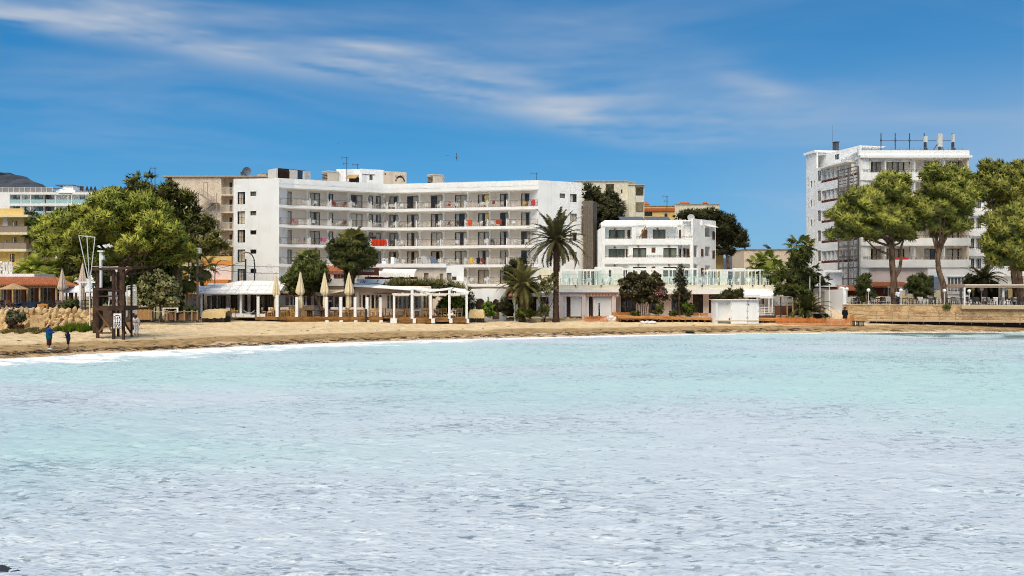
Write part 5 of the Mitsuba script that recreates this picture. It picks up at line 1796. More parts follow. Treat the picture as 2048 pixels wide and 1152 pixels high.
def bar_building():
 k=thing('beach_bar','white beach bar with a broad pale awning roof under the hotel end wall','bar')
 F=flat(97.0)
 W=flat(103.0)
 m=MB(c=(0.74,0.73,0.71))
 nx,ny=24,8
 g=[]
 for j in range(ny+1):
  t=j/ny
  Y=97.0+7*t
  for i in range(nx+1):
   px=396+(556-396)*i/nx
   top=np.interp(px,[396,432,463,546,556],[567,567,561.5,561.5,565])
   z=Z_at(586,97.0)+(Z_at(top,104.0)-Z_at(586,97.0))*t-0.10*math.sin(math.pi*t)*(0.6+0.4*math.cos(i*math.pi/2))
   g.append((X_at(px,97+3.5*t),Y,z))
 m.add(g,grid_faces(ny+1,nx+1))
 m.add(np.array(g)-[0,0,0.05],grid_faces(ny+1,nx+1)[:,::-1])
 m.box(X_at(396,97),X_at(556,97),96.93,96.99,Z_at(588.5,97),Z_at(585.5,97))
 m.box(X_at(396,97)-0.03,X_at(396,97)+0.02,97,104,Z_at(588.5,97),Z_at(572,103))
 obj('awning_roof',m,'fabric',k,smooth=False)
 m=MB(c=(0.55,0.54,0.52))
 for i in range(2,nx,3):
  m.tube([np.array(g[j*(nx+1)+i])+[0,0,0.025]for j in range(ny+1)],0.02,4)
 for j in(2,5):
  m.tube([np.array(g[j*(nx+1)+i])+[0,0,0.02]for i in range(nx+1)],0.016,4)
 obj('awning_seam',m,'fabric',k,kind='stuff')
 hs=[(414,421.5,592,626),(424,433,591,622),(436,452.5,591,622),(461,475,590,622),(488.5,512.5,589,624),(520,547,590,626)]
 m=W.mb()
 m.extrude(wall_holes(W.u(398),W.u(560),0.5,W.z(470,575),[px_hole(W,*h)for h in hs]),-0.25,0,'xzy')
 m.box(W.u(398),W.u(398.8),0.001,5.5,0.5,W.z(470,588))
 obj('wall',m,'warm_plaster',k)
 cc=[(0.42,0.38,0.33),(0.30,0.26,0.20),(0.46,0.43,0.38)]
 for i,h in enumerate(hs):
  cols=[1,1,3,2,3,3][i]
  cur=[[(0.5,0.9,(0.6,0.6,0.58))],[(0,.3,cc[1])],[(0.0,0.2,cc[2]),(0.4,.55,cc[0]),(0.85,1,cc[0])],[(0.2,0.5,(0.16,0.13,0.12))],[(0.3,0.45,(0.2,0.19,0.14)),(.62,.85,(0.22,0.21,0.17))],[(0.05,0.3,(0.3,0.24,0.16)),(0.5,0.75,(0.26,0.22,0.16))]][i]
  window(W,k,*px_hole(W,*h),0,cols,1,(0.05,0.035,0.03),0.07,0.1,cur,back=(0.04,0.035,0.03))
 m=W.mb((0.68,0.66,0.62))
 px_box(m,W,453.5,460,590,632,0.003,0.12)
 obj('panel',m,'matte',k)
 m=F.mb(WHITE)
 for a,b,t,s,w in((399.5,402.5,588.6,634,-0.2),(476,480,588.6,634,-0.6),(482,487,588.6,634,-2.4),(514,519,593,634.5,0.1),(513,514.2,588.6,634,0.0)):
  n=F.mb(WHITE if a!=482 else(0.52,0.50,0.47))
  if a==513:
   n.c=(0.16,0.17,0.16)
  px_box(n,F,a,b,t,s,w-0.25,w)
  obj('post',n,'matte',k)
 for a,b,t in((463.5,470,627),(471.5,487,627),(488,500,627.5),(500.3,509.5,630),(519.5,530,628)):
  n=F.mb((0.78,0.77,0.74))
  px_box(n,F,a,b,t,635,-0.5,0.0)
  obj('planter',n,'matte',k)
 m=F.mb((0.28,0.14,0.05))
 px_box(m,F,452,512,634.4,636,-6,0.15)
 obj('floor',m,'deck_wood',k)
 m=MB(c=(0.62,0.60,0.55))
 m.tube([(X_at(488,97)+t*1.2,96.9,Z_at(621,97)-0.25*math.sin(math.pi*t))for t in np.linspace(0,1,9)],0.035,6)
 obj('rope',m,'fabric',k)
bar_building()
def deck_and_posts():
 k=thing('beach_deck','long brown timber deck edge with white posts along the sand','deck')
 F=flat(95.8)
 zt=F.z(640,634)
 xs=np.arange(510,766,16.0)
 for i,a in enumerate(xs):
  for t,s,w in((634.2,639.6,0.0),(640.0,645.6,-0.06)):
   if t>636 and a<545:
    continue
   m=F.mb()
   px_box(m,F,a,min(a+15.8,765),t,s if a>560 else min(s,641),w-0.06,w)
   obj('plank',m,'deck_wood',k)
 m=F.mb()
 m.box(F.u(510),F.u(765),-7.0,-0.07,zt-0.1,zt-0.01)
 obj('deck_top',m,'deck_wood',k)
 for i,(a,b)in enumerate([(551,557),(590.5,596),(650,655.5),(678.5,684),(707.5,712.8),(731.5,736.8),(758.3,763.6)]):
  m=F.mb(WHITE)
  px_box(m,F,a,b,[590,594,594,594,594,594.5,594.5][i],634,-0.26,0.03)
  obj('post',m,'matte',k)
  if i>=2:
   m=F.mb(WHITE)
   px_box(m,F,a+1,b+2,640.4,645.8,-0.2,0.14)
   obj('footing',m,'matte',k)
 m=F.mb((0.05,0.035,0.025))
 px_box(m,F,731,734.5,618,645.5,0.16,0.32)
 obj('dark_post',m,'matte',k)
 m=F.mb((0.08,0.07,0.06))
 for a,b in((655.5,678.5),(684,707.5)):
  px_box(m,F,a,b,591.3,592.1,-0.15,-0.1)
 obj('wire',m,'metal',k)
deck_and_posts()
def pergola():
 k=thing('pergola','white beach pergola with rolled cream awnings and square footings','pergola')
 F=flat(94.5)
 fronts=[(786,790,587.5),(821.5,826.8,578),(858.5,863.8,587),(896,901,578.5),(931,935.5,587)]
 for a,b,t in fronts:
  m=F.mb(WHITE)
  px_box(m,F,a,b,t,637.5,-0.27,0)
  obj('post',m,'matte',k)
 for a,b,t in((781,794,637),(826,832,637),(862.5,870,637),(898.5,905,637.5),(933.5,938,638)):
  m=F.mb(WHITE)
  px_box(m,F,a,b,t,646.3,-0.5,0.16)
  obj('footing',m,'matte',k)
 m=F.mb(WHITE)
 px_box(m,F,784,936.5,586.8,589.2,-0.2,0.04)
 px_box(m,F,821,903,577.6,579.2,-0.22,0.06)
 for px in(786,822,859,896,932):
  m.bar((F.u(px+2),-0.1,F.z(px,588)),(F.u(px+2)-0.1,-7.0,F.z(px,585)),0.12)
 for px in(805.5,842,843.5,879,909,916):
  m.box(F.u(px)-0.06,F.u(px)+0.06,-0.1,0.03,F.z(px,586.8),F.z(px,585))
 m.bar((F.u(824),-0.05,F.z(824,578)),(F.u(859),-0.05,F.z(859,587)),0.08)
 m.bar((F.u(899),-0.05,F.z(899,579)),(F.u(934),-0.05,F.z(934,587.5)),0.08)
 obj('beam',m,'matte',k)
 for a,b in((788,818),(828,855),(865,893),(902,920)):
  m=F.mb((0.66,0.56,0.38))
  u0,u1,z=F.u(a),F.u(b),F.z(a,591)
  m.tube([(u0,0.0,z),(u0+(u1-u0)*.3,0.01,z-0.01),(u0+(u1-u0)*.7,0,z+0.01),(u1,0.0,z)],0.085,10)
  obj('rolled_awning',m,'fabric',k,smooth=False)
 for a,b,ya,yb in((742,822,575.5,581),(826,860,579.5,585),(862,900,584.5,580),(902,936,581,587)):
  m=F.mb((0.62,0.60,0.56))
  u0,u1=F.u(a),F.u(b)
  za,zb=F.z(a,ya),F.z(b,yb)
  m.hexa([[u0,-0.3,za],[u1,-0.3,zb],[u0,-6,za+.25],[u1,-6,zb+.25],[u0,-0.3,za+0.05],[u1,-0.3,zb+0.05],[u0,-6,za+.3],[u1,-6,zb+.3]])
  obj('canvas',m,'fabric',k)
 m=F.mb((0.20,0.10,0.06))
 for a,b in((718,786),(826,858),(864,896)):
  for w in(-1.5,-2.6,-3.7):
   m.bar((F.u(a),w,F.z(a,587)),(F.u(b),w,F.z(b,587)),0.09,0.14)
 obj('rafter',m,'matte',k)
 for i,(a,b,y)in enumerate(((794.5,825.5,638),(832.5,862,638),(870.5,898,636.5),(905.5,933,637.5))):
  for t,s,w,in((y-1.5,y+3,-0.10),(y+3.3,y+7.5,0.0)):
   m=F.mb()
   px_box(m,F,a,b,t,s,w-0.3,w)
   obj('step',m,'deck_wood',k)
 m=F.mb()
 z=F.z(800,634.8)
 m.box(F.u(766),F.u(930),-7,-0.5,z-0.12,z)
 obj('floor',m,'deck_wood',k)
pergola()
def glazed_restaurant():
 k=thing('restaurant','low white restaurant with dark glazed front behind the pergola','restaurant')
 F=flat(102.0)
 hs=[(628,638.5,592,611),(640,646,592,612),(656.5,665.5,592,618),(668.5,677.5,592,618),(684.5,691,592,618),(693,705,591,618),(718.5,722,589,618),(724.5,731.5,589,618),(733,740.5,589,618),(742,749,589,618),(750,764,589,620),(774,779,590,618),(780.5,786,590,618),(791,796,590,618),(797.5,804.5,590,618),(806,813,590,618),(814.5,822,590,618),(829,843,590,617),(846,858,590,617)]
 m=F.mb()
 m.extrude(wall_holes(F.u(654.5),F.u(862),0.6,F.z(700,572),[px_hole(F,*h)for h in hs[2:]]),-0.2,0,'xzy')
 obj('wall',m,'warm_plaster',k)
 m=F.mb()
 w2=[(571,577.8,593,610.5),(580.5,585.5,593,610.5),(588,590.5,593,610.5),(607.5,610.8,593,610.5),(613.5,618.8,593,610.5)]+hs[:2]
 m.extrude(wall_holes(F.u(560),F.u(654.4),0.6,F.z(600,582),[px_hole(F,*h)for h in w2]),-0.25,0,'xzy')
 obj('wall',m,'white_plaster',k)
 for i,h in enumerate(w2[:5]+hs):
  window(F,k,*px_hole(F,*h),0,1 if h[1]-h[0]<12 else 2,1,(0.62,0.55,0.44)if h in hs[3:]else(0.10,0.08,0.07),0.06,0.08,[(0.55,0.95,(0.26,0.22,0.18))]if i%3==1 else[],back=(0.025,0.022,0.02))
 m=F.mb((0.13,0.03,0.025))
 px_box(m,F,565,597,586.8,590,0.003,0.8)
 px_box(m,F,604,623,588,591.5,0.003,0.8)
 obj('eave',m,'matte',k)
 m=F.mb((0.64,0.62,0.58))
 px_box(m,F,565,597,584.8,586.6,0.003,0.9)
 px_box(m,F,603,625,585.5,587.8,0.003,0.9)
 obj('eave_slab',m,'matte',k)
 G=flat(101.0)
 m=G.mb()
 px_box(m,G,654.5,688,558.5,572,-6,0)
 px_box(m,G,704,776,557.5,566.3,-4.5,-3.0)
 obj('fascia',m,'white_plaster',k)
 m=G.mb((0.30,0.20,0.15))
 px_box(m,G,655,687.6,572.2,577,-5,-0.1)
 obj('soffit',m,'matte',k)
 m=G.mb((0.80,0.80,0.80))
 u0,u1=G.u(703),G.u(838)
 z0,z1=G.z(703,573.5),G.z(838,577.6)
 m.hexa([[u0,0.3,z0],[u1,0.3,z1],[u0,-5,z0+.35],[u1,-5,z1+.1],[u0,0.3,z0+0.28],[u1,0.3,z1+0.04],[u0,-5,z0+.65],[u1,-5,z1+.14]])
 obj('roof_slab',m,'white_plaster',k)
 m=G.mb((0.42,0.33,0.30))
 px_box(m,G,706,715.5,577,618,-0.9,-0.6)
 obj('pier',m,'warm_plaster',k)
 m=G.mb((0.05,0.045,0.04))
 for i,px in enumerate((712,717,720,746,762)):
  m.bar((G.u(px),-2.9,G.z(px,565)),(G.u(px)+0.15,-2.9,G.z(px,559+i%3)),0.05)
 obj('wall_mark',m,'matte',k,kind='stuff')
 m=MB(c=(0.72,0.62,0.44))
 a=[(X_at(632,99.5),99.5,Z_at(581.5,99.5)),(X_at(655,99),99.0,Z_at(588.8,99)),(X_at(687,99.5),99.5,Z_at(583,99.5)),(X_at(687,101),101.2,Z_at(579.5,101.2)),(X_at(640,101),101.2,Z_at(579.8,101.2))]
 n=len(a)
 c=np.mean(a,axis=0)
 m.add(a+[c-[0,0,0.08]],[[i,(i+1)%n,n]for i in range(n)])
 m.add(np.array(a+[c-[0,0,0.08]])+[0,0,0.03],[[(i+1)%n,i,n]for i in range(n)])
 obj('shade_sail',m,'fabric',k)
 m=F.mb((0.46,0.33,0.17))
 px_box(m,F,566,600,611.5,631,1.9,2.0)
 px_box(m,F,603,637.5,611.5,631,2.4,2.5)
 px_box(m,F,602.5,638,610.3,611.4,2.35,2.55,(0.74,0.70,0.6))
 obj('reed_screen',m,'matte',k)
 m=F.mb((0.70,0.66,0.58))
 px_box(m,F,565,650,631,634,2.0,3.0)
 obj('bench',m,'matte',k)
 m=F.mb((0.6,0.62,0.7))
 px_box(m,F,657.5,664,599.5,604,0.05,0.07)
 obj('notice',m,'matte',k)
glazed_restaurant()
def sign_board():
 k=thing('sign_board','red brown restaurant sign with small white lettering under the dark tree','sign')
 F=flat(104.5)
 m=F.mb((0.165,0.055,0.034))
 px_box(m,F,714,757.6,535.2,551,-0.12,0)
 obj('board',m,'matte',k)
 t=meshkit.text_mesh('Terrazas',0.34,0.03)
 b=t.bounds
 w=F.u(748.5)-F.u(722)
 s=w/(b[1,0]-b[0,0])
 v=t.vertices.copy()
 m=F.mb((0.75,0.74,0.70))
 m.add(np.stack([F.u(722)+(v[:,0]-b[0,0])*s,v[:,2]*0.8+0.004,F.z(735,544)+v[:,1]],1),t.faces[:,::-1])
 obj('lettering',m,'matte',k)
 for px in(716,736,756):
  m=F.mb((0.08,0.05,0.04))
  px_box(m,F,px-0.6,px+0.6,551.1,575,-0.1,-0.03)
  obj('post',m,'matte',k)
sign_board()
def back_houses():
 k=thing('house','low white flat roofed house behind the clipped reed hedge','house')
 F=flat(112.0)
 hs=[(821.5,829,545,558),(879,886.5,547,560),(765,776,537,548),(848,857,546,560)]
 m=F.mb()
 m.extrude(wall_holes(F.u(742),F.u(893),0.8,F.z(800,535),[px_hole(F,*h)for h in hs]),-0.25,0,'xzy')
 obj('wall',m,'warm_plaster',k)
 m=F.mb()
 px_box(m,F,752,893,527.5,535,-9,0.5)
 obj('roof',m,'white_plaster',k)
 q2=[(893.5,903,546,561),(904,913,553,560.5)]
 m=F.mb()
 m.extrude(wall_holes(F.u(893.02),F.u(928),0.8,F.z(910,531.5),[px_hole(F,*h,0.4)for h in q2]),0.15,0.4,'xzy')
 px_box(m,F,905,936,561.5,700,0.41,1.2)
 obj('wall',m,'white_plaster',k)
 for i,h in enumerate(hs+q2):
  w=0 if i<4 else 0.4
  window(F,k,*px_hole(F,*h,w),w,1,1,(0.20,0.14,0.10)if i!=1 else(0.5,0.46,0.42),0.06,0.08,[(0,1,(0.38,0.32,0.28))]if i in(1,3,4)else[],back=(0.07,0.05,0.045))
 for a,b,t in((759.5,767,518),(777.5,784.3,513)):
  m=F.mb(WHITE)
  px_box(m,F,a,b,t,527.4,-2.4,-1.9)
  if t==518:
   px_box(m,F,a-0.6,b+0.6,t-0.8,t-0.1,-2.5,-1.8)
   m.extrude(sg.Polygon([(F.u(a-.6),F.z(a,t-.8)),(F.u(b+.6),F.z(a,t-.8)),(F.u((a+b)/2),F.z(a,t-2.4))]),-2.5,-1.8,'xzy')
  c=obj('chimney',m,'matte',k)
  if t==518:
   m=F.mb((0.05,0.05,0.05))
   for p in(761.5,764.8):
    px_box(m,F,p-0.9,p+0.9,518.6,520.6,-1.895,-1.87)
   obj('smoke_hole',m,'matte',c)
 for i,(a,b)in enumerate(((839,856.5),(855.5,874))):
  s=thing('solar_panel',['pale tilted solar collector on the low white house','darker tilted solar collector on the low white house'][i],'solar panel')
  m=F.mb(((0.36,0.37,0.38),(0.10,0.13,0.18))[i])
  z=F.z(850,527.4)
  u0,u1=F.u(a),F.u(b)
  d=(u1-u0)*0.42
  m.hexa([[u0+d,-0.6,z+0.05],[u1,-0.6,z+0.05],[u0,-1.6,z+0.88],[u1-d,-1.6,z+0.88],[u0+d,-0.55,z+0.12],[u1,-0.55,z+0.12],[u0,-1.55,z+0.95],[u1-d,-1.55,z+0.95]])
  obj('collector',m,'gloss',s)
  m=F.mb((0.6,0.6,0.6))
  m.bar((u0+0.05,-1.6,z),(u0+0.05,-1.6,z+0.9),0.05).bar((u1-d-0.05,-1.6,z),(u1-d-0.05,-1.6,z+0.9),0.05)
  obj('stand',m,'metal',s)
 h=thing('house','small pink walled house with a terracotta tile roof behind the parasols','house')
 G=flat(108.0)
 m=G.mb()
 qs=[(655,660.5,548.5,557.5),(667.5,692,548.5,557.5)]
 m.extrude(wall_holes(G.u(648),G.u(700),0.8,G.z(670,543),[px_hole(G,*q)for q in qs]),-0.25,0,'xzy')
 obj('wall',m,'pink_plaster',h)
 for q in qs:
  m=G.mb((0.12,0.03,0.028))
  z=px_hole(G,*q)
  n=4 if q[1]-q[0]>10 else 1
  for i in range(n):
   a=z[0]+(z[1]-z[0])*i/n
   m.box(a+0.02,a+(z[1]-z[0])/n-0.02,-0.2,-0.12,z[2],z[3])
  obj('shutter',m,'matte',h)
 for i in range(13):
  m=G.mb()
  u=G.u(646+i*4.3)
  zz=G.z(650,543)
  m.tube([(u,0.35,zz-0.06),(u,-2.0,zz+0.62)],0.135,8)
  obj('roof_tile',m,'roof_tile',h)
 m=G.mb()
 u0,u1=G.u(644),G.u(701)
 m.hexa([[u0,0.25,zz-0.14],[u1,0.25,zz-0.14],[u0,-2,zz+0.5],[u1,-2,zz+0.5],[u0,0.25,zz-0.08],[u1,0.25,zz-0.08],[u0,-2,zz+0.56],[u1,-2,zz+0.56]])
 obj('roof_base',m,'roof_tile',h)
 v=thing('awning','white scalloped awning cloth right of the red brown sign','awning')
 H=flat(107.0)
 m=H.mb((0.76,0.74,0.68))
 n=30
 us=np.linspace(H.u(722),H.u(829),n+1)
 z0=np.array([H.z(760,551.5+(1.3*abs(math.sin(i*0.55))))for i in range(n+1)])-np.where(us>H.u(757),0.12,0)
 z1=np.array([H.z(760,np.interp(i/n,[0,.33,.36,1],[549,550.5,545,546]))for i in range(n+1)])
 P=np.vstack([np.stack([us,0.05*np.sin(us*6)+0.3,z0],1),np.stack([us,0*us,z1],1),np.stack([us,0*us-2.5,z1+0.5],1)])
 m.add(P,grid_faces(3,n+1))
 obj('cloth',m,'fabric',v)
 m=H.mb((0.10,0.035,0.03))
 px_box(m,H,722,830,553,558,-3,-2.8)
 obj('dark_back',m,'matte',v)
 w=thing('terrace_wall','brown plank wall on the terrace right of the sign','wall')
 m=H.mb((0.30,0.17,0.11))
 px_box(m,H,758,800,536,560,-3.4,-3.2)
 scene_part(w,m)
back_houses()
def arched_wall():
 k=thing('arched_wall','white rounded wall with two pointed arches on the beach front','wall')
 F=flat(101.0)
 p=sg.Polygon([(F.u(912),0.6),(F.u(1012.3),0.6)]+[(F.u(x),F.z(1000,y))for x,y in((1012.3,584),(1011.5,580.5),(1009,578.4),(1005,577.4),(975,576.8),(945,578),(930,577.5),(912,577))])
 for cx,hw,top,bot in((960.8,9.4,597,623.5),(991.5,7.2,598,640)):
  pts=[(F.u(cx-hw),F.z(cx,bot)),(F.u(cx+hw),F.z(cx,bot))]
  for t in np.linspace(0,1,10):
   pts.append((F.u(cx+hw*math.cos(t*math.pi/2)),F.z(cx,612)+(F.z(cx,top)-F.z(cx,612))*math.sin(t*math.pi/2)**0.9))
  for t in np.linspace(0,1,10)[::-1][1:]:
   pts.append((F.u(cx-hw*math.cos(t*math.pi/2)),F.z(cx,612)+(F.z(cx,top)-F.z(cx,612))*math.sin(t*math.pi/2)**0.9))
  p=p.difference(sg.Polygon(pts).buffer(0))
 m=F.mb()
 m.extrude(p,-0.7,0,'xzy')
 m.box(F.u(912),F.u(1012),-6,-0.71,F.z(1000,580),F.z(1000,578.5))
 m.box(F.u(1011.8),F.u(1012.3),-6,-0.71,0.6,F.z(1000,581))
 obj('wall',m,'white_plaster',k)
 m=F.mb((0.30,0.20,0.17))
 px_box(m,F,945,1006,594,640,-2.2,-2.0)
 px_box(m,F,950,971.5,619,624,-1.4,-0.9,(0.13,0.06,0.045))
 obj('recess',m,'matte',k)
 m=F.mb((0.05,0.05,0.05))
 px_box(m,F,975.3,977.3,594,600.5,0.003,0.12)
 obj('wall_lamp',m,'matte',k)
 e=thing('entrance_porch','white porch pillars with dark lattice doors behind the date palm','porch')
 G=flat(101.5)
 m=G.mb()
 for a,b in((1026,1030.5),(1032,1036),(1073,1080.5)):
  px_box(m,G,a,b,598,634,-0.5,0)
 px_box(m,G,1097.5,1119,590,634,-0.5,-0.2)
 px_box(m,G,1060,1120,586,593,-0.55,0.05)
 px_box(m,G,1012.5,1027,596,598.6,-0.5,0.02)
 obj('pillar',m,'white_plaster',e)
 m=G.mb()
 z=G.z(1040,594.5)
 u0,u1=G.u(1012),G.u(1060)
 m.hexa([[u0,0.5,z],[u1,0.5,z],[u0,-2.5,z+0.5],[u1,-2.5,z+0.5],[u0,0.5,z+0.1],[u1,0.5,z+0.1],[u0,-2.5,z+.6],[u1,-2.5,z+.6]])
 obj('roof',m,'roof_tile',e)
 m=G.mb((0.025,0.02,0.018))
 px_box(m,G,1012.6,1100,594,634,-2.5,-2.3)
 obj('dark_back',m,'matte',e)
 for a,b in((1036.3,1072.8),(1081,1097)):
  m=G.mb((0.085,0.04,0.032))
  n=int((b-a)/4)
  for i in range(n+1):
   p=a+(b-a)*i/n
   px_box(m,G,p-0.5,p+0.5,594.5,634,-0.4,-0.32)
  for y in(595,604,612.5,621,630):
   px_box(m,G,a,b,y,y+1.2,-0.43,-0.405)
  obj('lattice_door',m,'matte',e)
arched_wall()
def lamp_post(px,py_base,py_globe,Y,label,rr=0.21,c=(0.82,0.82,0.80),lit=None,group='round globe lamps',pole=(0.55,0.55,0.54),zbase=None):
 k=thing('street_lamp',label,'lamp',group)
 x,zg=X_at(px,Y),Z_at(py_globe,Y)
 zb=Z_at(py_base,Y)if zbase is None else zbase
 m=MB(c=c)
 m.tm(trimesh.creation.icosphere(2,rr).apply_translation([x,Y,zg]))
 obj('globe',m,'gloss',k,smooth=True)
 m=MB(c=pole)
 m.tube([(x,Y,zb),(x,Y,zg-rr*0.8)],0.045,8)
 m.lathe([(0.10,zg-rr*1.05),(0.12,zg-rr*0.8),(0.05,zg-rr*0.7)],10,(x,Y,0))
 m.lathe([(0,zb),(0.12,zb),(0.10,zb+0.12),(0.045,zb+0.16)],10,(x,Y,0))
 obj('pole',m,'matte',k)
lamp_post(1030,633,589.8,98.5,'round globe lamp on a pale pole beside the date palm',0.23,(0.55,0.53,0.50),None,None,zbase=0.9)
for px,py,w,lab in((427,645,48,'cream tarpaulin over stacked loungers on a black base beside the lamp pole'),(953,645,32,'cream tarpaulin over stacked loungers beside the pergola end')):
 q=hit(px,py)
 k=thing('covered_loungers',lab,'covered stack')
 W=w*q[1]/FOC
 x,Y,z=q
 z-=0.05
 m=MB(c=(0.018,0.015,0.014))
 m.box(x-W*0.47,x+W*0.46,Y,Y+2.0,z,z+0.62)
 for sx in(-0.4,0,0.4):
  m.box(x+W*sx-0.06,x+W*sx+0.06,Y-0.03,Y,z,z+0.55,(0.05,0.045,0.04))
 obj('base',m,'matte',k)
 n=14
 r=np.random.default_rng(int(px))
 v=[]
 secs=[(-0.06,0.50),(-0.03,0.66),(0.0,1.02),(0.25,1.36),(1.0,1.42),(1.8,1.38),(2.06,1.0),(2.1,0.5)]
 for d,h in secs:
  for i in range(n+1):
   t=i/n
   end=min(t,1-t)
   hh=h if end>0.09 else(h*(0.82+2*end)if h>0.7 else h)
   v.append((x-W/2+W*t+(0.05*(0.5-t)if h>1.1 else 0),Y+d+0.02*r.normal(),z+hh+0.03*r.normal()))
 m=MB(c=(0.66,0.50,0.25))
 m.add(v,grid_faces(len(secs),n+1))
 obj('tarpaulin',m,'fabric',k,smooth=True)
 # timber walk, shed and netting to the east
def boardwalk():
 k=thing('boardwalk','orange timber boardwalk on short joists in front of the beach restaurant','boardwalk')
 F=flat(100.0)
 z=F.z(1400,634)
 for i,a in enumerate(np.arange(1236,1640,13.0)):
  y=np.interp(a,[1236,1300,1400,1500,1640],[632.2,632.8,635.5,637.5,638.5])
  m=F.mb()
  px_box(m,F,a,a+12.8,y,y+4.6,-0.07,0.0)
  obj('plank',m,'orange_wood',k)
  m=F.mb()
  m.box(F.u(a),F.u(a+12.8),-4.2,-0.08,F.z(a,y)-0.08,F.z(a,y)-0.02)
  obj('deck_board',m,'orange_wood',k)
  m=F.mb((0.26,0.12,0.05))
  px_box(m,F,a+4,a+6.2,y+4.6,y+9.5,-0.2,-0.04)
  obj('joist',m,'matte',k)
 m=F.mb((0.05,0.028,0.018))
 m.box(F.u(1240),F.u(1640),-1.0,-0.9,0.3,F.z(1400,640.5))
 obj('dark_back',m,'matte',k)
 m=F.mb()
 for a,b,y in((1232,1272,626.5),(1386,1412,627.5),(1415,1430,628)):
  px_box(m,F,a,b,y,y+5.5,-4.0,-3.6)
 obj('step',m,'orange_wood',k)
boardwalk()
def shed():
 k=thing('beach_shed','white flat roofed beach shed with three plain doors','shed')
 F=flat(98.0)
 m=F.mb((0.80,0.81,0.81))
 m.box(F.u(1461.8),F.u(1494.4),-2.6,0,0.7,F.z(1470,600.4))
 m.box(F.u(1433),F.u(1461.7),-2.6,-0.5,0.7,F.z(1470,600.4))
 m.box(F.u(1433),F.u(1435.4),-0.499,-0.02,0.7,F.z(1470,600.4))
 m.box(F.u(1495.6),F.u(1518),-2.6,-0.06,0.7,F.z(1470,600.4))
 m.box(F.u(1494.4),F.u(1495.6),-2.6,-0.15,0.7,F.z(1470,600.4),(0.2,0.2,0.2))
 obj('body',m,'matte',k)
 m=F.mb((0.60,0.59,0.56))
 px_box(m,F,1429,1520,598.8,600.2,-2.8,0.25)
 obj('roof',m,'matte',k)
 m=F.mb((0.76,0.75,0.73))
 px_box(m,F,1443,1459.5,603,641,-0.49,-0.44)
 obj('door',m,'matte',k)
 m=F.mb((0.03,0.03,0.03))
 px_box(m,F,1497,1498.3,607.5,611,-0.05,0.02)
 px_box(m,F,1459.8,1461.4,636,642,-0.43,-0.3,(0.4,0.10,0.05))
 px_box(m,F,1455.5,1457,607,610,-0.43,-0.4,(0.5,0.45,0.42))
 obj('lock',m,'matte',k)
 m=F.mb((0.68,0.69,0.69))
 for p in(1477.5,1506,1510):
  px_box(m,F,p-0.15,p+0.15,601,642,-0.055,0.012)
 obj('panel_seam',m,'matte',k)
 for y in(607,621,635):
  for p,w in((1496.4,-0.055),(1516.5,-0.055),(1463,0.003),(1493,0.003)):
   m=F.mb((0.42,0.40,0.38))
   px_box(m,F,p-0.5,p+0.7,y,y+2.2,w,w+0.03)
   obj('hinge',m,'metal',k)
 m=F.mb((0.50,0.42,0.32))
 px_box(m,F,1433,1518,640.6,642.5,-0.5,0.02)
 obj('plinth',m,'matte',k)
shed()
def net_fence(pts,h,label,seed=0,sag=0.15,name='net_fence'):
 k=thing(name,label,'net fence')
 r=np.random.default_rng(seed)
 P=np.array([hit(px,py)for px,py in pts])
 m,st=MB(c=(0.58,0.20,0.06)),MB(c=(0.60,0.25,0.08))
 for a,b in zip(P[:-1],P[1:]):
  L=np.linalg.norm((b-a)[:2])
  n=max(3,int(L/0.11))
  rows=np.linspace(0.0,1.0,max(4,int(h/0.10)))
  top=[]
  for i in range(n+1):
   t=i/n
   q=a+(b-a)*t
   q[2]=gz(q[0],q[1])+0.02
   hh=h*(1-sag*math.sin(math.pi*t))*(1+0.05*r.normal())
   top.append((q,hh))
  for i in range(n):
   (q0,h0),(q1,h1)=top[i],top[i+1]
   for j in rows:
    s0,s1=q0+[0,0.05*math.sin(i),h0*j],q1+[0,0.05*math.sin(i+1),h1*j]
    m.add([s0-[0,0,.022],s1-[0,0,.022],s1+[0,0,.022],s0+[0,0,.022]],[[0,1,2],[0,2,3]])
   d=(q1-q0)[:2]/(np.linalg.norm((q1-q0)[:2])+1e-9)*0.03
   d=np.array([d[0],d[1],0])
   m.add([q0-d,q0+d,q0+d+[0,0,h0],q0-d+[0,0,h0]],[[0,1,2],[0,2,3]])
 obj('netting',m,'fabric',k)
 for q in P:
  st.tube([(q[0],q[1],q[2]-0.1),(q[0]+0.03,q[1],q[2]+h+0.1)],0.025,6)
 obj('stake',st,'matte',k)
net_fence([(1552,648),(1580,650),(1603,650.5),(1625,650.5),(1646,652),(1660,652),(1700,653)],0.85,'orange barrier netting along the sand before the stone sea wall',1)
net_fence([(1700,653),(1708,651),(1708,650.5)],1.15,'bright end panel of orange netting beside the dark bench',2,0.05)
net_fence([(1168,643),(1180,644),(1196,643),(1216,643.5)],0.62,'low orange netting around the white sacks',3)
net_fence([(1232,643),(1258,642.5),(1285,642),(1310,641.5)],0.55,'orange netting strung in front of the dark shop windows',4)
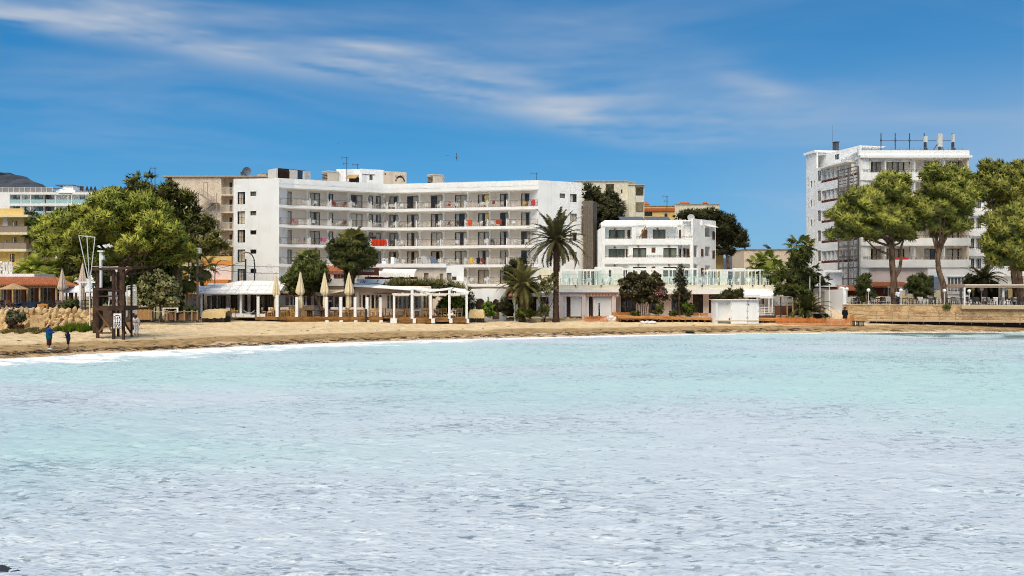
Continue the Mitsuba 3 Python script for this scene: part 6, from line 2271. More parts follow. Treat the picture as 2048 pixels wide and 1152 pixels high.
def sack_heap(px,py,w,h,label,c=(0.76,0.75,0.74),seed=0,n=7):
 q=hit(px,py)
 r=np.random.default_rng(seed)
 k=thing('sack_heap',label,'heap of sacks')
 for i in range(n):
  t=trimesh.creation.icosphere(2,1.0)
  v=t.vertices*[0.42,0.3,0.2]*w/1.3
  v*=1+0.25*(meshkit.fbm(t.vertices*2.2+i*9,3,seed)[:,None]-0.5)
  R=trimesh.transformations.rotation_matrix(r.uniform(-0.5,0.5),[0.3,1,0.5])[:3,:3]
  m=MB(c=np.array(c)*r.uniform(0.85,1.05))
  s=(i/(n-1)-0.5)
  m.add(v@R.T+q+[s*w+0.08*r.normal(),0.3*r.normal(),0.12+h*(0.5-abs(s))*(i%2)],t.faces)
  obj('sack',m,'fabric',k,smooth=True)
sack_heap(1222,642,1.5,0.5,'heap of white sacks on the sand by the orange netting',seed=3)
sack_heap(1422,636,0.8,0.35,'small white sack heap left of the beach shed',seed=4,n=4)
sack_heap(1296,647,1.0,0.05,'flat white sheet lying on the sand below the boardwalk',seed=5,n=4)
sack_heap(1655,648.5,0.4,0.3,'single white bag caught on the orange netting',seed=6,n=2)
def simple_posts():
 for i,(px,t,s,c,lab)in enumerate(((1561.5,594,640,(0.05,0.04,0.03),'dark slim post right of the white awnings'),(1574.5,600,640,(0.38,0.25,0.10),'thin ochre post nearest the dark slim post'),(1585.8,602,639,(0.46,0.36,0.16),'thick ochre timber post before the dark hedge'),(1599.6,602,641,(0.62,0.50,0.16),'pale yellow post just left of the spreading palm'),(1625,602,642,(0.60,0.46,0.12),'yellow post in front of the spreading palm'))):
  k=thing('timber_post',lab,'post','upright posts of the unbuilt beach kiosk')
  m=MB(c=c)
  Y=101.5
  x=X_at(px,Y)
  m.tube([(x,Y,0.8),(x,Y,Z_at(t,Y))],[0.11 if i==2 else 0.075,0.10 if i==2 else 0.07],10)
  scene_part(k,m)
 for px,t,lab in((1619.6,543,'tallest white flagpole without a flag behind the palm'),(1640,553,'white flagpole before the grey garage door'),(1658.6,570,'short white pole against the white wall')):
  k=thing('flagpole',lab,'flagpole')
  Y=104.5
  x=X_at(px,Y)
  m=MB(c=(0.78,0.78,0.78))
  m.tube([(x,Y,0.9),(x,Y,Z_at(t,Y))],[0.06,0.045],8)
  m.tm(trimesh.creation.icosphere(1,0.08).apply_translation([x,Y,Z_at(t,Y)]))
  scene_part(k,m,'gloss')
 k=thing('post','slender black post in front of the white closing panels','post')
 Y=103.0
 x=X_at(1198.6,Y)
 m=MB(c=(0.02,0.02,0.02))
 m.tube([(x,Y,0.9),(x-0.02,Y,Z_at(606,Y))],[0.10,0.075],10)
 scene_part(k,m)
 k=thing('bollard','black bollard with a white top at the edge of the sand','bollard')
 q=hit(1088.5,644)
 m=MB(c=(0.015,0.015,0.015))
 m.tube([q,q+[0,0,0.5]],0.085,10)
 m.tube([q+[0,0,0.505],q+[0.02,0,1.0]],0.07,10,(0.8,0.8,0.8))
 scene_part(k,m)
simple_posts()
def white_annex():
 k=thing('garage','low white annex with a grey door left of the stone sea wall','garage')
 F=flat(110.0)
 m=F.mb()
 hol=[px_hole(F,1636,1649,583,632)]
 m.extrude(wall_holes(F.u(1598),F.u(1690),0.9,F.z(1640,574),hol),-0.3,0,'xzy')
 obj('wall',m,'warm_plaster',k)
 m=F.mb()
 px_box(m,F,1600,1692,571.3,574,-8,0.4)
 obj('roof',m,'white_plaster',k)
 m=F.mb((0.42,0.40,0.38))
 q=hol[0]
 m.box(q[0],q[1],-0.25,-0.2,q[2],q[3])
 for j in range(9):
  z=q[2]+(q[3]-q[2])*j/9
  m.box(q[0],q[1],-0.2,-0.18,z,z+0.03)
 obj('door',m,'matte',k)
 m=F.mb((0.17,0.06,0.045))
 px_box(m,F,1655,1676,574.5,578.5,0.004,0.2)
 px_box(m,F,1618,1655,574.2,576,0.004,0.1,(0.15,0.12,0.11))
 obj('band',m,'matte',k)
 G=Face((X_at(1650,108.0),108.0),(X_at(1686.2,103.6),103.6))
 m=G.mb()
 p=sg.Polygon([(0,0.8),(G.L,0.8),(G.L,G.z(1686,577)),(G.u(1678),G.z(1678,573.5)),(G.u(1676),G.z(1676,579)),(0,G.z(1651,580.5))])
 m.extrude(p,-0.4,0,'xzy')
 obj('garden_wall',m,'white_plaster',k)
 b=thing('upper_block','plain white block behind the low annex roof','building')
 H=flat(114.0)
 m=H.mb()
 px_box(m,H,1645,1684,540,700,-5,0)
 m.box(H.u(1650),H.u(1684),0.003,0.5,H.z(1650,545),H.z(1650,543.5),(0.3,0.25,0.2))
 scene_part(b,m,'white_plaster')
 s=thing('ramp','pale sandy ramp rising from the beach to the annex','ramp')
 m=MB(c=(0.52,0.40,0.27))
 a=[(1652,98.5,0.7),(1690,98.5,0.75),(1690,107,1.9),(1652,107,1.9)]
 m.hexa([[X_at(1652,99),99,-0.5],[X_at(1690,99),99,-0.5],[X_at(1652,107),107,-0.5],[X_at(1690,107),107,-0.5],[X_at(1652,99),99,0.95],[X_at(1690,99),99,1.0],[X_at(1652,107),107,Z_at(618,107)],[X_at(1690,107),107,Z_at(618,107)]])
 scene_part(s,m)
 c=thing('counter','dark open beach counter with a white top under the spreading palm','counter')
 F2=flat(101.0)
 m=F2.mb((0.78,0.76,0.70))
 px_box(m,F2,1617,1664,624.5,627.3,-1.5,0)
 obj('top',m,'matte',c)
 m=F2.mb((0.02,0.016,0.014))
 px_box(m,F2,1619,1658,627.4,643,-1.4,-0.3)
 obj('body',m,'matte',c)
 m=F2.mb((0.7,0.66,0.58))
 m.bar((F2.u(1664),-0.1,F2.z(1664,627)),(F2.u(1667),-0.1,F2.z(1667,641)),0.16)
 obj('leg',m,'matte',c)
 f=thing('timber_fence','dark brown plank fence behind the spreading palm','fence')
 for i,a in enumerate(np.arange(1566,1662,4.0)):
  m=F2.mb((0.10+0.03*(i%3),0.055,0.035))
  px_box(m,F2,a,a+3.7,612.5+0.3*(i%2),632,-3.3,-3.24)
  obj('plank',m,'matte',f)
white_annex()
# the stone sea wall and its terrace
SW=Face((X_at(1686,103.0),103.0),(X_at(2075,97.0),97.0))
SWZ=2.70
def sea_wall():
 k=thing('sea_wall','ochre rubble stone sea wall carrying the hotel terrace','wall')
 m=SW.mb()
 m.box(0,SW.L,-0.6,0,-0.4,SWZ-0.06)
 obj('core',m,'stone',k)
 r=np.random.default_rng(9)
 from scipy.spatial import Voronoi
 L,H=SW.L,SWZ-0.08
 pts=[]
 for j in range(9):
  for i in range(int(L/0.42)+1):
   pts.append((i*0.42+(j%2)*0.21+r.uniform(-.14,.14),j*0.32+r.uniform(-.1,.1)))
 pts=np.array(pts)
 vor=Voronoi(np.vstack([pts,pts*[1,-1],pts*[-1,1],[2*L,0]+pts*[-1,1],[0,2*H]+pts*[1,-1]]))
 big,rest=[],SW.mb()
 clip=sg.box(0.02,-0.3,L-0.02,H)
 for i in range(len(pts)):
  reg=vor.regions[vor.point_region[i]]
  if-1 in reg or not reg:
   continue
  p=sg.Polygon(vor.vertices[reg]).intersection(clip).buffer(-0.022,join_style=2)
  if p.is_empty or p.area<0.01:
   continue
  big.append((p.area,p,r.uniform(0.02,0.10)))
 big.sort(key=lambda b:-b[0])
 for i,(a,p,d)in enumerate(big):
  q=p.simplify(0.02)
  if i<280:
   m=SW.mb()
   m.extrude(q,0.002,d,'xzy')
   obj('stone',m,'stone',k)
  else:
   rest.extrude(q,0.002,d,'xzy')
 if rest.V:
  obj('small_stone',rest,'stone',k,kind='stuff')
 m=SW.mb((0.50,0.40,0.26))
 m.box(-0.02,SW.u(1922),-0.7,0.11,SWZ-0.055,SWZ+0.04)
 m.box(SW.u(1922),SW.L,-0.7,0.55,SWZ-0.38,SWZ+0.04)
 obj('coping',m,'matte',k)
 t=MB(c=(0.34,0.27,0.20))
 a,b=SW.at(0,-0.71,0)[:2],SW.at(SW.L,-0.71,0)[:2]
 t.extrude(sg.Polygon([a,b,(b[0],124),(X_at(1690,116.5),124)]),-0.4,SWZ,'xyz')
 struct('pavement',t,'matte')
 w=thing('shore_walk','low concrete walk with a thin rail at the foot of the sea wall','walkway')
 m=SW.mb((0.44,0.33,0.22))
 u0=SW.u(1735,2.0)
 m.box(u0,SW.L,0.6,2.6,0.92,1.08)
 obj('slab',m,'matte',w)
 m=SW.mb((0.05,0.035,0.025))
 m.box(u0+0.3,SW.L,0.62,1.6,0.1,0.92)  # solid dark block painted as the shade in the gap under the slab
 obj('dark_base',m,'matte',w)
 m=SW.mb((0.33,0.28,0.24))
 ps=[1753,1785,1816.5,1847.5,1879,1911,1943,1975,2008,2040]
 for px in ps:
  m=SW.mb((0.33,0.28,0.24))
  u=SW.u(px,2.5)
  m.tube([(u,2.5,0.7),(u,2.5,2.05)],0.035,6)
  obj('rail_post',m,'metal',w)
 m=SW.mb((0.20,0.15,0.12))
 for h,c in((1.98,0.025),(1.55,0.04)):
  m.tube([(SW.u(1697,1.2),1.2,h+0.15),(SW.u(1728,2.0),2.0,h+0.05),(SW.u(1753,2.5),2.5,h),(SW.u(2060,2.5),2.5,h)],c,6)
 obj('rail',m,'metal',w)
 bn=thing('bench','small dark bench standing on the sand beside the netting','bench')
 q=hit(1717,652.5)
 m=MB(c=(0.05,0.04,0.035))
 m.box(q[0]-0.6,q[0]+0.75,q[1]-0.25,q[1]+0.3,q[2]+0.5,q[2]+0.58)
 for sx in(-0.5,-0.1,0.1,0.45):
  m.box(q[0]+sx-0.04,q[0]+sx+0.04,q[1]-0.2,q[1]-0.12,q[2]-0.05,q[2]+0.5)
  m.box(q[0]+sx-0.04,q[0]+sx+0.04,q[1]+0.18,q[1]+0.26,q[2]-0.05,q[2]+0.5)
 m.box(q[0]+0.2,q[0]+1.1,q[1]-0.1,q[1]+0.2,q[2]+0.40,q[2]+0.45,(0.62,0.58,0.5))
 scene_part(bn,m)
sea_wall()
for px,pg,Y,lab in((1694,578,102.5,'round white globe lamp before the tiled kiosk'),(1737,580.3,102,'round white globe lamp beside the dark shrub'),(1802,580.5,101.5,'round white globe lamp just right of the forked pine trunk'),(1889,581.3,100.5,'round white globe lamp against the leaning pine trunk'),(1938.5,582,100.2,'round white globe lamp at the pergola corner'),(1963.3,578,102,'white globe lamp under the pergola roof'),(2012,578,103,'white globe lamp by the second pergola post')):
 lamp_post(px,600,pg,Y,lab,0.20,zbase=SWZ)
lamp_post(1946,600,578,104,'yellow globe lamp under the pergola roof',0.19,(0.90,0.74,0.12),None,zbase=SWZ)  # lit globe shown by its yellow colour alone, no emission
def terrace_things():
 k=thing('kiosk','wooden kiosk with a hipped terracotta roof at the start of the terrace','kiosk')
 F=flat(108.5)
 m=F.mb((0.14,0.05,0.035))
 px_box(m,F,1688,1736,580,592,-2.5,-2.3)
 for i in range(12):
  px_box(m,F,1697+i*3.2,1699.8+i*3.2,581.5,592,-2.29,-2.22,(0.17,0.065,0.04))
 obj('shutter',m,'matte',k)
 m=F.mb((0.12,0.10,0.09))
 px_box(m,F,1687,1696,579,616,-0.6,0.0)
 obj('pier',m,'matte',k)
 m=F.mb((0.02,0.02,0.03))
 px_box(m,F,1686,1693,583,592,0.003,0.05)
 obj('screen',m,'gloss',k)
 z=F.z(1700,580)
 for i in range(17):
  u=F.u(1675+i*3.2)
  t=abs(i-7)/9.0
  m=F.mb()
  m.tube([(u,0.5,z),(u+(F.u(1702)-u)*0.35,-1.8,z+0.52)],0.11,6)
  obj('roof_tile',m,'roof_tile',k)
 m=F.mb()
 a,b,c,d=F.u(1674),F.u(1728),F.u(1690),F.u(1713)
 m.hexa([[a,0.45,z-0.1],[b,0.45,z-0.1],[a,-3,z-0.1],[b,-3,z-0.1],[c,-1.7,z+0.45],[d,-1.7,z+0.45],[c,-1.9,z+0.45],[d,-1.9,z+0.45]])
 obj('roof_base',m,'roof_tile',k)
 s=thing('shop_front','terrace shop front with a red tile canopy and brown shutters','shop')
 G=flat(114.5)
 z=G.z(1780,573)
 for i in range(23):
  m=G.mb()
  u=G.u(1746+i*3.05)
  m.tube([(u,0.6,z),(u,-0.9,z+0.52)],0.105,6)
  obj('roof_tile',m,'roof_tile',s)
 m=G.mb()
 a,b=G.u(1745),G.u(1816)
 m.hexa([[a,0.6,z-.12],[b,0.6,z-.12],[a,-0.95,z+.4],[b,-0.95,z+.4],[a,0.6,z-.04],[b,0.6,z-.04],[a,-0.95,z+.48],[b,-0.95,z+.48]])
 obj('roof_base',m,'roof_tile',s)
 m=G.mb((0.13,0.035,0.03))
 px_box(m,G,1746,1771,574,606,-0.9,-0.7)
 for j in range(14):
  px_box(m,G,1746.5,1770.5,574.6+j*1.5,575.6+j*1.5,-0.69,-0.64,(0.16,0.05,0.04))
 obj('shutter',m,'matte',s)
 m=G.mb((0.02,0.018,0.02))
 px_box(m,G,1771.2,1814,574,606,-2.6,-2.5)
 px_box(m,G,1773,1777,577,588,-1.2,-1.1,(0.30,0.22,0.30))
 obj('interior',m,'matte',s)
 m=G.mb((0.74,0.74,0.72))
 px_box(m,G,1770,1814,573.3,575,-0.4,0.9)
 px_box(m,G,1777.5,1779,575,606,-0.3,-0.1)
 px_box(m,G,1812.5,1815,575,606,-0.3,-0.1)
 obj('awning',m,'matte',s)
 w=thing('low_wall','low cream wall with a warm top behind the terrace chairs','wall')
 H=flat(107.5)
 for a,b,t,c in((1696,1735,594.5,(0.66,0.60,0.46)),(1746,1781,592.5,(0.72,0.56,0.30)),(1797,1848,593,(0.74,0.55,0.24)),(1828,1846,594.6,(0.36,0.17,0.06))):
  m=H.mb(c)
  o=0.02 if a==1828 else 0.0
  px_box(m,H,a,b,t,604 if a!=1828 else 598.5,-0.3+o,0.0+o)
  obj('panel',m,'matte',w)
 f=thing('picket_screen','pale slatted screen at the kiosk end of the terrace','screen')
 H=flat(104.5)
 for i in range(8):
  m=H.mb((0.60,0.58,0.52))
  px_box(m,H,1696.5+i*1.9,1697.9+i*1.9,596,607.5,-0.05,0)
  obj('slat',m,'matte',f)
 p=thing('pergola','terrace pergola with a flat pale timber roof over chairs','pergola')
 P=flat(100.5)
 m=P.mb((0.50,0.38,0.29))
 px_box(m,P,1930,2075,569.3,575.2,-6.0,0.0)
 obj('roof',m,'matte',p)
 m=P.mb((0.60,0.50,0.40))
 px_box(m,P,1929,2075,568.6,571.2,0.003,0.12)
 px_box(m,P,1930,2075,568.0,569.2,-6.1,0.1)
 obj('edge_board',m,'matte',p)
 for a,b,w_,c in((1928.3,1931,0,WHITE),(1956.5,1960,-4,(0.5,0.46,0.40)),(2009,2013,-0.4,(0.70,0.69,0.66)),(2041.5,2045,-4.5,WHITE)):
  m=P.mb(c)
  px_box(m,P,a,b,575.3,613,w_-0.2,w_)
  m.V[-1][:,2]=np.maximum(m.V[-1][:,2],SWZ)
  obj('post',m,'matte',p)
 y=thing('yellow_panel','pale yellow wall panel seen under the terrace pergola','panel')
 m=flat(109.0).mb((0.72,0.52,0.24))
 px_box(m,flat(109.0),2016,2031,577,597,-0.1,0)
 scene_part(y,m)
 r=np.random.default_rng(21)
 spots=[(1709,'dark'),(1718,'dark'),(1728,'brown'),(1748,'grey'),(1757,'dark'),(1768,'dark'),(1777,'grey'),(1788,'dark'),(1797,'grey'),(1812,'grey'),(1820,'dark'),(1829,'grey'),(1842,'grey'),(1850,'white'),(1858,'grey'),(1866,'dark'),(1874,'dark'),(1898,'dark'),(1907,'dark'),(1919,'grey'),(1935,'dark'),(1943,'dark'),(1952,'dark'),(1970,'grey'),(1982,'grey'),(1989,'white'),(2001,'grey'),(2019,'dark'),(2028,'grey'),(2037,'grey'),(2044,'dark')]
 for i,(px,c)in enumerate(spots):
  Y=SW.at(SW.u(px,-1.4-(i%3)*0.55),-1.4-(i%3)*0.55,0)[1]
  nm={'dark':'black','grey':'pale grey','brown':'brown','white':'white'}[c]
  land=[(1700,'before the kiosk'),(1740,'beside the dark shrub'),(1775,'by the forked pine trunk'),(1805,'right of the forked pine'),(1838,'below the round bush'),(1868,'near the leaning pine trunk'),(1900,'before the barred window'),(1932,'at the pergola corner'),(1960,'under the pergola'),(2010,'by the second pergola post')]
  wh=[t for x0,t in land if px>=x0-1][-1]
  lab=f'{nm} terrace armchair {wh} on the sea wall'
  n=sum(1 for q in labels.values()if q.get('label','').startswith(lab))
  if n:
   lab+=[', next one',', the third',', the fourth'][n-1]
  placed('terrace_chair',CH[c],X_at(px,Y),Y,SWZ,r.uniform(0,360),lab,'chair','chairs on the sea wall terrace')
 for i,px in enumerate([1714,1752,1772,1793,1815,1836,1862,1903,1925,1948,1976,1994,2023,2040]):
  Y=SW.at(SW.u(px,-1.9),-1.9,0)[1]+0.4*(i%2)
  placed('terrace_table',TB['dark'],X_at(px,Y),Y,SWZ,0,f'dark square terrace table, {ORD[i]} along the sea wall from the kiosk','table','tables on the sea wall terrace')
terrace_things()
r_=np.random.default_rng(5)
DZ=Z_at(634.8,94.5)
for i,(px,kind,rot)in enumerate([(790,'brown',90),(815,'plain',0),(810,'brown',180),(850,'plain',0),(843,'plain',90),(834,'brown',180),(856,'brown',0),(879,'plain',0),(890,'plain',10),(872,'brown',180),(911,'plain',0),(920,'pale',350),(775,'brown',90),(762,'brown',0)]):
 nm={'plain':'yellowish wooden','brown':'dark brown wooden','pale':'pale wooden'}[kind]
 bay=['left of the first pergola post','in the first pergola bay','in the second pergola bay','in the third pergola bay','in the last pergola bay'][int(np.searchsorted([788,824,861,898],px))]
 lab=f'{nm} ladder back chair {bay}'
 n=sum(1 for q in labels.values()if q.get('label','').startswith(lab))
 lab+=['',', the next one',', the third'][n]
 Y=96.2+0.5*(i%3)
 placed('cafe_chair',CW[kind],X_at(px,Y),Y,Z_at(634.8,94.5),rot,lab,'chair','wooden chairs under the pergola')
for i,(px,c)in enumerate([(802,'wood'),(836,'whitewood'),(870,'whitewood'),(905,'whitewood'),(855,'brown')]):
 placed('cafe_table',TB[c],X_at(px,96.8),96.8,DZ,0,f'{dict(wood="yellowish", whitewood="pale", brown="dark brown")[c]} square table under the pergola, {ORD[i]} from the tall hedge side','table','tables under the pergola')
DZ2=Z_at(634,95.8)
for i,(px,kind)in enumerate([(457,'white'),(468,'plain'),(529,'white'),(540,'white'),(566,'white'),(575,'white'),(586,'plain'),(665,'white'),(673,'white'),(688,'white'),(694,'white'),(702,'white'),(717,'white'),(724,'white'),(742,'plain'),(752,'plain'),(545,'plain'),(690,'plain'),(701,'plain')]):
 nm={'white':'wooden chair with white cushions','plain':'plain yellowish wooden chair'}[kind]
 where=['by the tarpaulin covered loungers','behind the slim white bar post','behind the first deck post','between the second and third deck posts','between the third and fourth deck posts','between the fourth and fifth deck posts','left of the dark deck post','right of the dark deck post'][int(np.searchsorted([500,551,592,652,680,710,732],px))]
 lab=f'{nm} {where}'
 n=sum(1 for q in labels.values()if q.get('label','').startswith(lab))
 lab+=['',', next along',', third along',', last along'][n]
 Y=97.6+0.35*(i%3)
 z=DZ2 if px>511 else Z_at(634.4,97.0)
 placed('deck_chair',CW[kind],X_at(px,Y),Y,z,[180,170,90,0][i%4],lab,'chair','cushioned chairs on the deck')
for i,(px,c)in enumerate([(471,'wood'),(547,'wood'),(582,'wood'),(668,'brown'),(697,'wood'),(721,'wood'),(747,'wood')]):
 placed('deck_table',TB[c],X_at(px,98.2),98.2,DZ2 if px>511 else Z_at(634.4,97),0,f'{"dark" if c == "brown" else "yellowish"} wooden table on the deck, {ORD[i]} from the bar end','table','tables on the deck')
for px,lab in((618,'stout dark wood pedestal table before the reed screen'),(643,'stout dark wood pedestal table at the foot of the leaning tree')):
 k=thing('pedestal_table',lab,'table')
 F_=flat(96.6)
 m=F_.mb((0.13,0.065,0.035))
 px_box(m,F_,px-9,px+9,620,621.6,-0.8,0.1)
 obj('top',m,'dark_wood',k)
 m=F_.mb((0.13,0.065,0.035))
 px_box(m,F_,px-4.5,px-0.6,621.7,634,-0.6,-0.1)
 px_box(m,F_,px+0.6,px+4.5,621.7,634,-0.6,-0.1)
 obj('pedestal',m,'dark_wood',k)
 # lifeguard tower and the tiled restaurant on the left
def lifeguard_tower():
 k=thing('lifeguard_tower','dark timber lifeguard tower with a crossed brace and emergency sign','lifeguard tower')
 Y0=70.0
 F=flat(Y0)
 fl=F.z(220,612)
 zg=0.35
 posts=[(191.8,197,541.5,0.0),(228,233,540,0.35),(249,253.6,541,0.5),(212.5,216,543,-1.9),(240,243,545,-1.9)]
 for a,b,t,w in posts:
  m=F.mb()
  m.box(F.u(a),F.u(b),w-0.18,w,zg,F.z((a+b)/2,t))
  obj('post',m,'dark_wood',k)
 for i in range(5):
  m=F.mb()
  w0=0.75-i*0.62
  z0,z1=F.z(200,541.2-0.7*i),F.z(268,538.2-0.7*i)
  u0,u1=F.u(193),F.u(272)
  m.hexa([[u0,w0-0.6,z0],[u1,w0-0.6,z1],[u0,w0,z0],[u1,w0,z1],[u0,w0-0.6,z0+0.16],[u1,w0-0.6,z1+0.18],[u0,w0,z0+0.16],[u1,w0,z1+0.18]])
  obj('roof_plank',m,'dark_wood',k)
 m=F.mb()
 m.box(F.u(193),F.u(254),0.0-2.1,0.62,fl-0.34,fl)
 obj('floor',m,'dark_wood',k)
 for y,w in((579,0.06),(592.5,0.06),(666,0.05)):
  m=F.mb()
  px_box(m,F,196,230,y-1.5,y+1.5,w-0.1,w)
  obj('rail',m,'dark_wood',k)
 for y in(581,592,604):
  m=F.mb()
  px_box(m,F,231,251,y-1.2,y+1.2,0.36,0.46)
  obj('rail',m,'dark_wood',k)
 for(a,ya,b,yb,w)in((195,621,229,667,0.10),(229,621,196,667,-0.02)):
  m=F.mb((0.20,0.11,0.05))
  m.bar((F.u(a),w,F.z(a,ya)),(F.u(b),w,F.z(b,yb)),0.14,0.06,up=(0,1,0))
  obj('brace',m,'matte',k)
 m=F.mb((0.14,0.08,0.045))
 m.bar((F.u(232),0.2,F.z(232,626)),(F.u(250),-0.2,F.z(250,668)),0.12)
 m.bar((F.u(214),-1.9,F.z(214,625)),(F.u(241),-1.9,F.z(241,668)),0.12)
 obj('brace',m,'matte',k)
 m=F.mb((0.045,0.025,0.022))
 px_box(m,F,182,191.6,575,667,-1.2,-0.3)
 for i in range(5):
  px_box(m,F,199,208,582+i*6,586+i*6,-1.9,-1.85,(0.06,0.035,0.025))
 obj('side_panel',m,'dark_wood',k)
 m=F.mb((0.62,0.62,0.60))
 z0=F.z(200,534)
 m.hexa([[F.u(190),0.5,z0],[F.u(229),-0.6,z0-0.05],[F.u(190),-0.2,z0],[F.u(229),-1.6,z0-0.05],[F.u(190),0.5,z0+0.07],[F.u(229),-0.6,z0+0.02],[F.u(190),-0.2,z0+.07],[F.u(229),-1.6,z0+0.02]])
 obj('roof_board',m,'matte',k)
 m=F.mb((0.45,0.40,0.30))
 px_box(m,F,199,212,551,562,-1.88,-1.84)
 obj('notice',m,'matte',k)
 s=thing('emergency_sign','white 112 SOS emergency sign on the lifeguard tower','sign')
 m=F.mb((0.04,0.04,0.05))
 px_box(m,F,233.8,251.2,625.5,656.6,0.62,0.66)
 obj('border',m,'matte',s)
 m=F.mb((0.82,0.82,0.82))
 px_box(m,F,234.8,250.2,626.6,655.5,0.663,0.69)
 obj('board',m,'matte',s)
 for txt,y,h_px,x0,x1 in(('112',645.8,12,236.5,248.8),('SOS',654.2,6.6,236.4,248.8)):
  t=meshkit.text_mesh(txt,h_px*Y0/FOC,0.02,bold=True)
  b=t.bounds
  m=F.mb((0.02,0.02,0.02))
  su=(F.u(x1)-F.u(x0))/(b[1,0]-b[0,0])
  v=t.vertices
  m.add(np.stack([F.u(x0)+(v[:,0]-b[0,0])*su,0.692+v[:,2],F.z(240,y)+v[:,1]],1),t.faces[:,::-1])
  obj('lettering',m,'matte',s)
 m=F.mb((0.25,0.02,0.08))
 a=np.linspace(0.25,math.pi-0.25,16)
 cu,cz=F.u(242.5),F.z(242,634.2)
 o=[(cu+0.25*math.cos(t),cz+0.19*math.sin(t))for t in a]+[(cu+0.21*math.cos(t),cz+0.12*math.sin(t))for t in a[::-1]]
 m.extrude(sg.Polygon(o),0.692,0.71,'xzy')
 obj('emblem',m,'matte',s)
 p=thing('signal_frame','thin white V shaped signal frame standing beside the lifeguard tower','signal frame')
 m=F.mb((0.78,0.78,0.74))
 q=lambda px,py:(F.u(px),0.75,F.z(px,py))
 for a,b,w in(((167,472),(187.5,563),0.05),((199,475.5),(189,563),0.05),((183,472),(188,563),0.05),((167,472),(199,475.5),0.05),((188.5,563),(188.8,651),0.07)):
  m.bar(q(*a),q(*b),w)
 obj('frame',m,'metal',p)
 m=F.mb((0.66,0.70,0.76))
 px_box(m,F,183.5,192,567,575,0.55,0.74)
 px_box(m,F,161,186,563.2,566,0.4,0.5)
 obj('box',m,'matte',p)
 placed('plastic_chair',CH['white'],X_at(226,Y0+0.6),Y0+0.6,fl,200,'white plastic armchair up on the lifeguard tower floor','chair',None,s=1.25)
 c=thing('camera_mast','pale camera mast with two white boxes behind the lifeguard tower','mast')
 m=MB(c=(0.66,0.70,0.72))
 x,Y=X_at(201.5,76),76.0
 m.box(x-0.09,x+0.09,Y-0.1,Y+0.1,gz(x,Y),Z_at(503,Y))
 m.box(x-0.2,x+0.28,Y-0.2,Y+0.1,Z_at(504,Y),Z_at(501,Y))
 m.box(x+0.1,x+0.3,Y-0.2,Y+0.1,Z_at(519,Y),Z_at(511,Y))
 scene_part(c,m)
 h=thing('shower_frame','white tubular shower frame right of the lifeguard tower','shower')
 G=flat(80.0)
 m=G.mb((0.74,0.72,0.66))
 for a,t,s_,w in((254,572,634,0),(259,573,632,-0.8),(265,574,632,-0.8),(270,570,636,0)):
  m.bar((G.u(a),w,G.z(a,s_)),(G.u(a),w,G.z(a,t)),0.07)
 m.bar((G.u(254),0,G.z(254,572)),(G.u(270),0,G.z(270,570)),0.08)
 m.bar((G.u(254),0,G.z(254,576)),(G.u(270),0,G.z(270,574.5)),0.06)
 m.bar((G.u(254),0,G.z(254,616)),(G.u(270),0,G.z(270,616)),0.06)
 obj('frame',m,'metal',h)
 m=G.mb((0.10,0.08,0.07))
 px_box(m,G,254,265,630,638,-0.6,-0.1)
 px_box(m,G,266,269.8,626,661,0.1,0.3,(0.03,0.022,0.02))
 obj('base',m,'matte',h)
 b=thing('planter','reddish planter box behind the lifeguard tower legs','planter')
 m=G.mb((0.28,0.15,0.09))
 px_box(m,G,253,263,645,664,-0.6,0.0)
 scene_part(b,m)
lifeguard_tower()
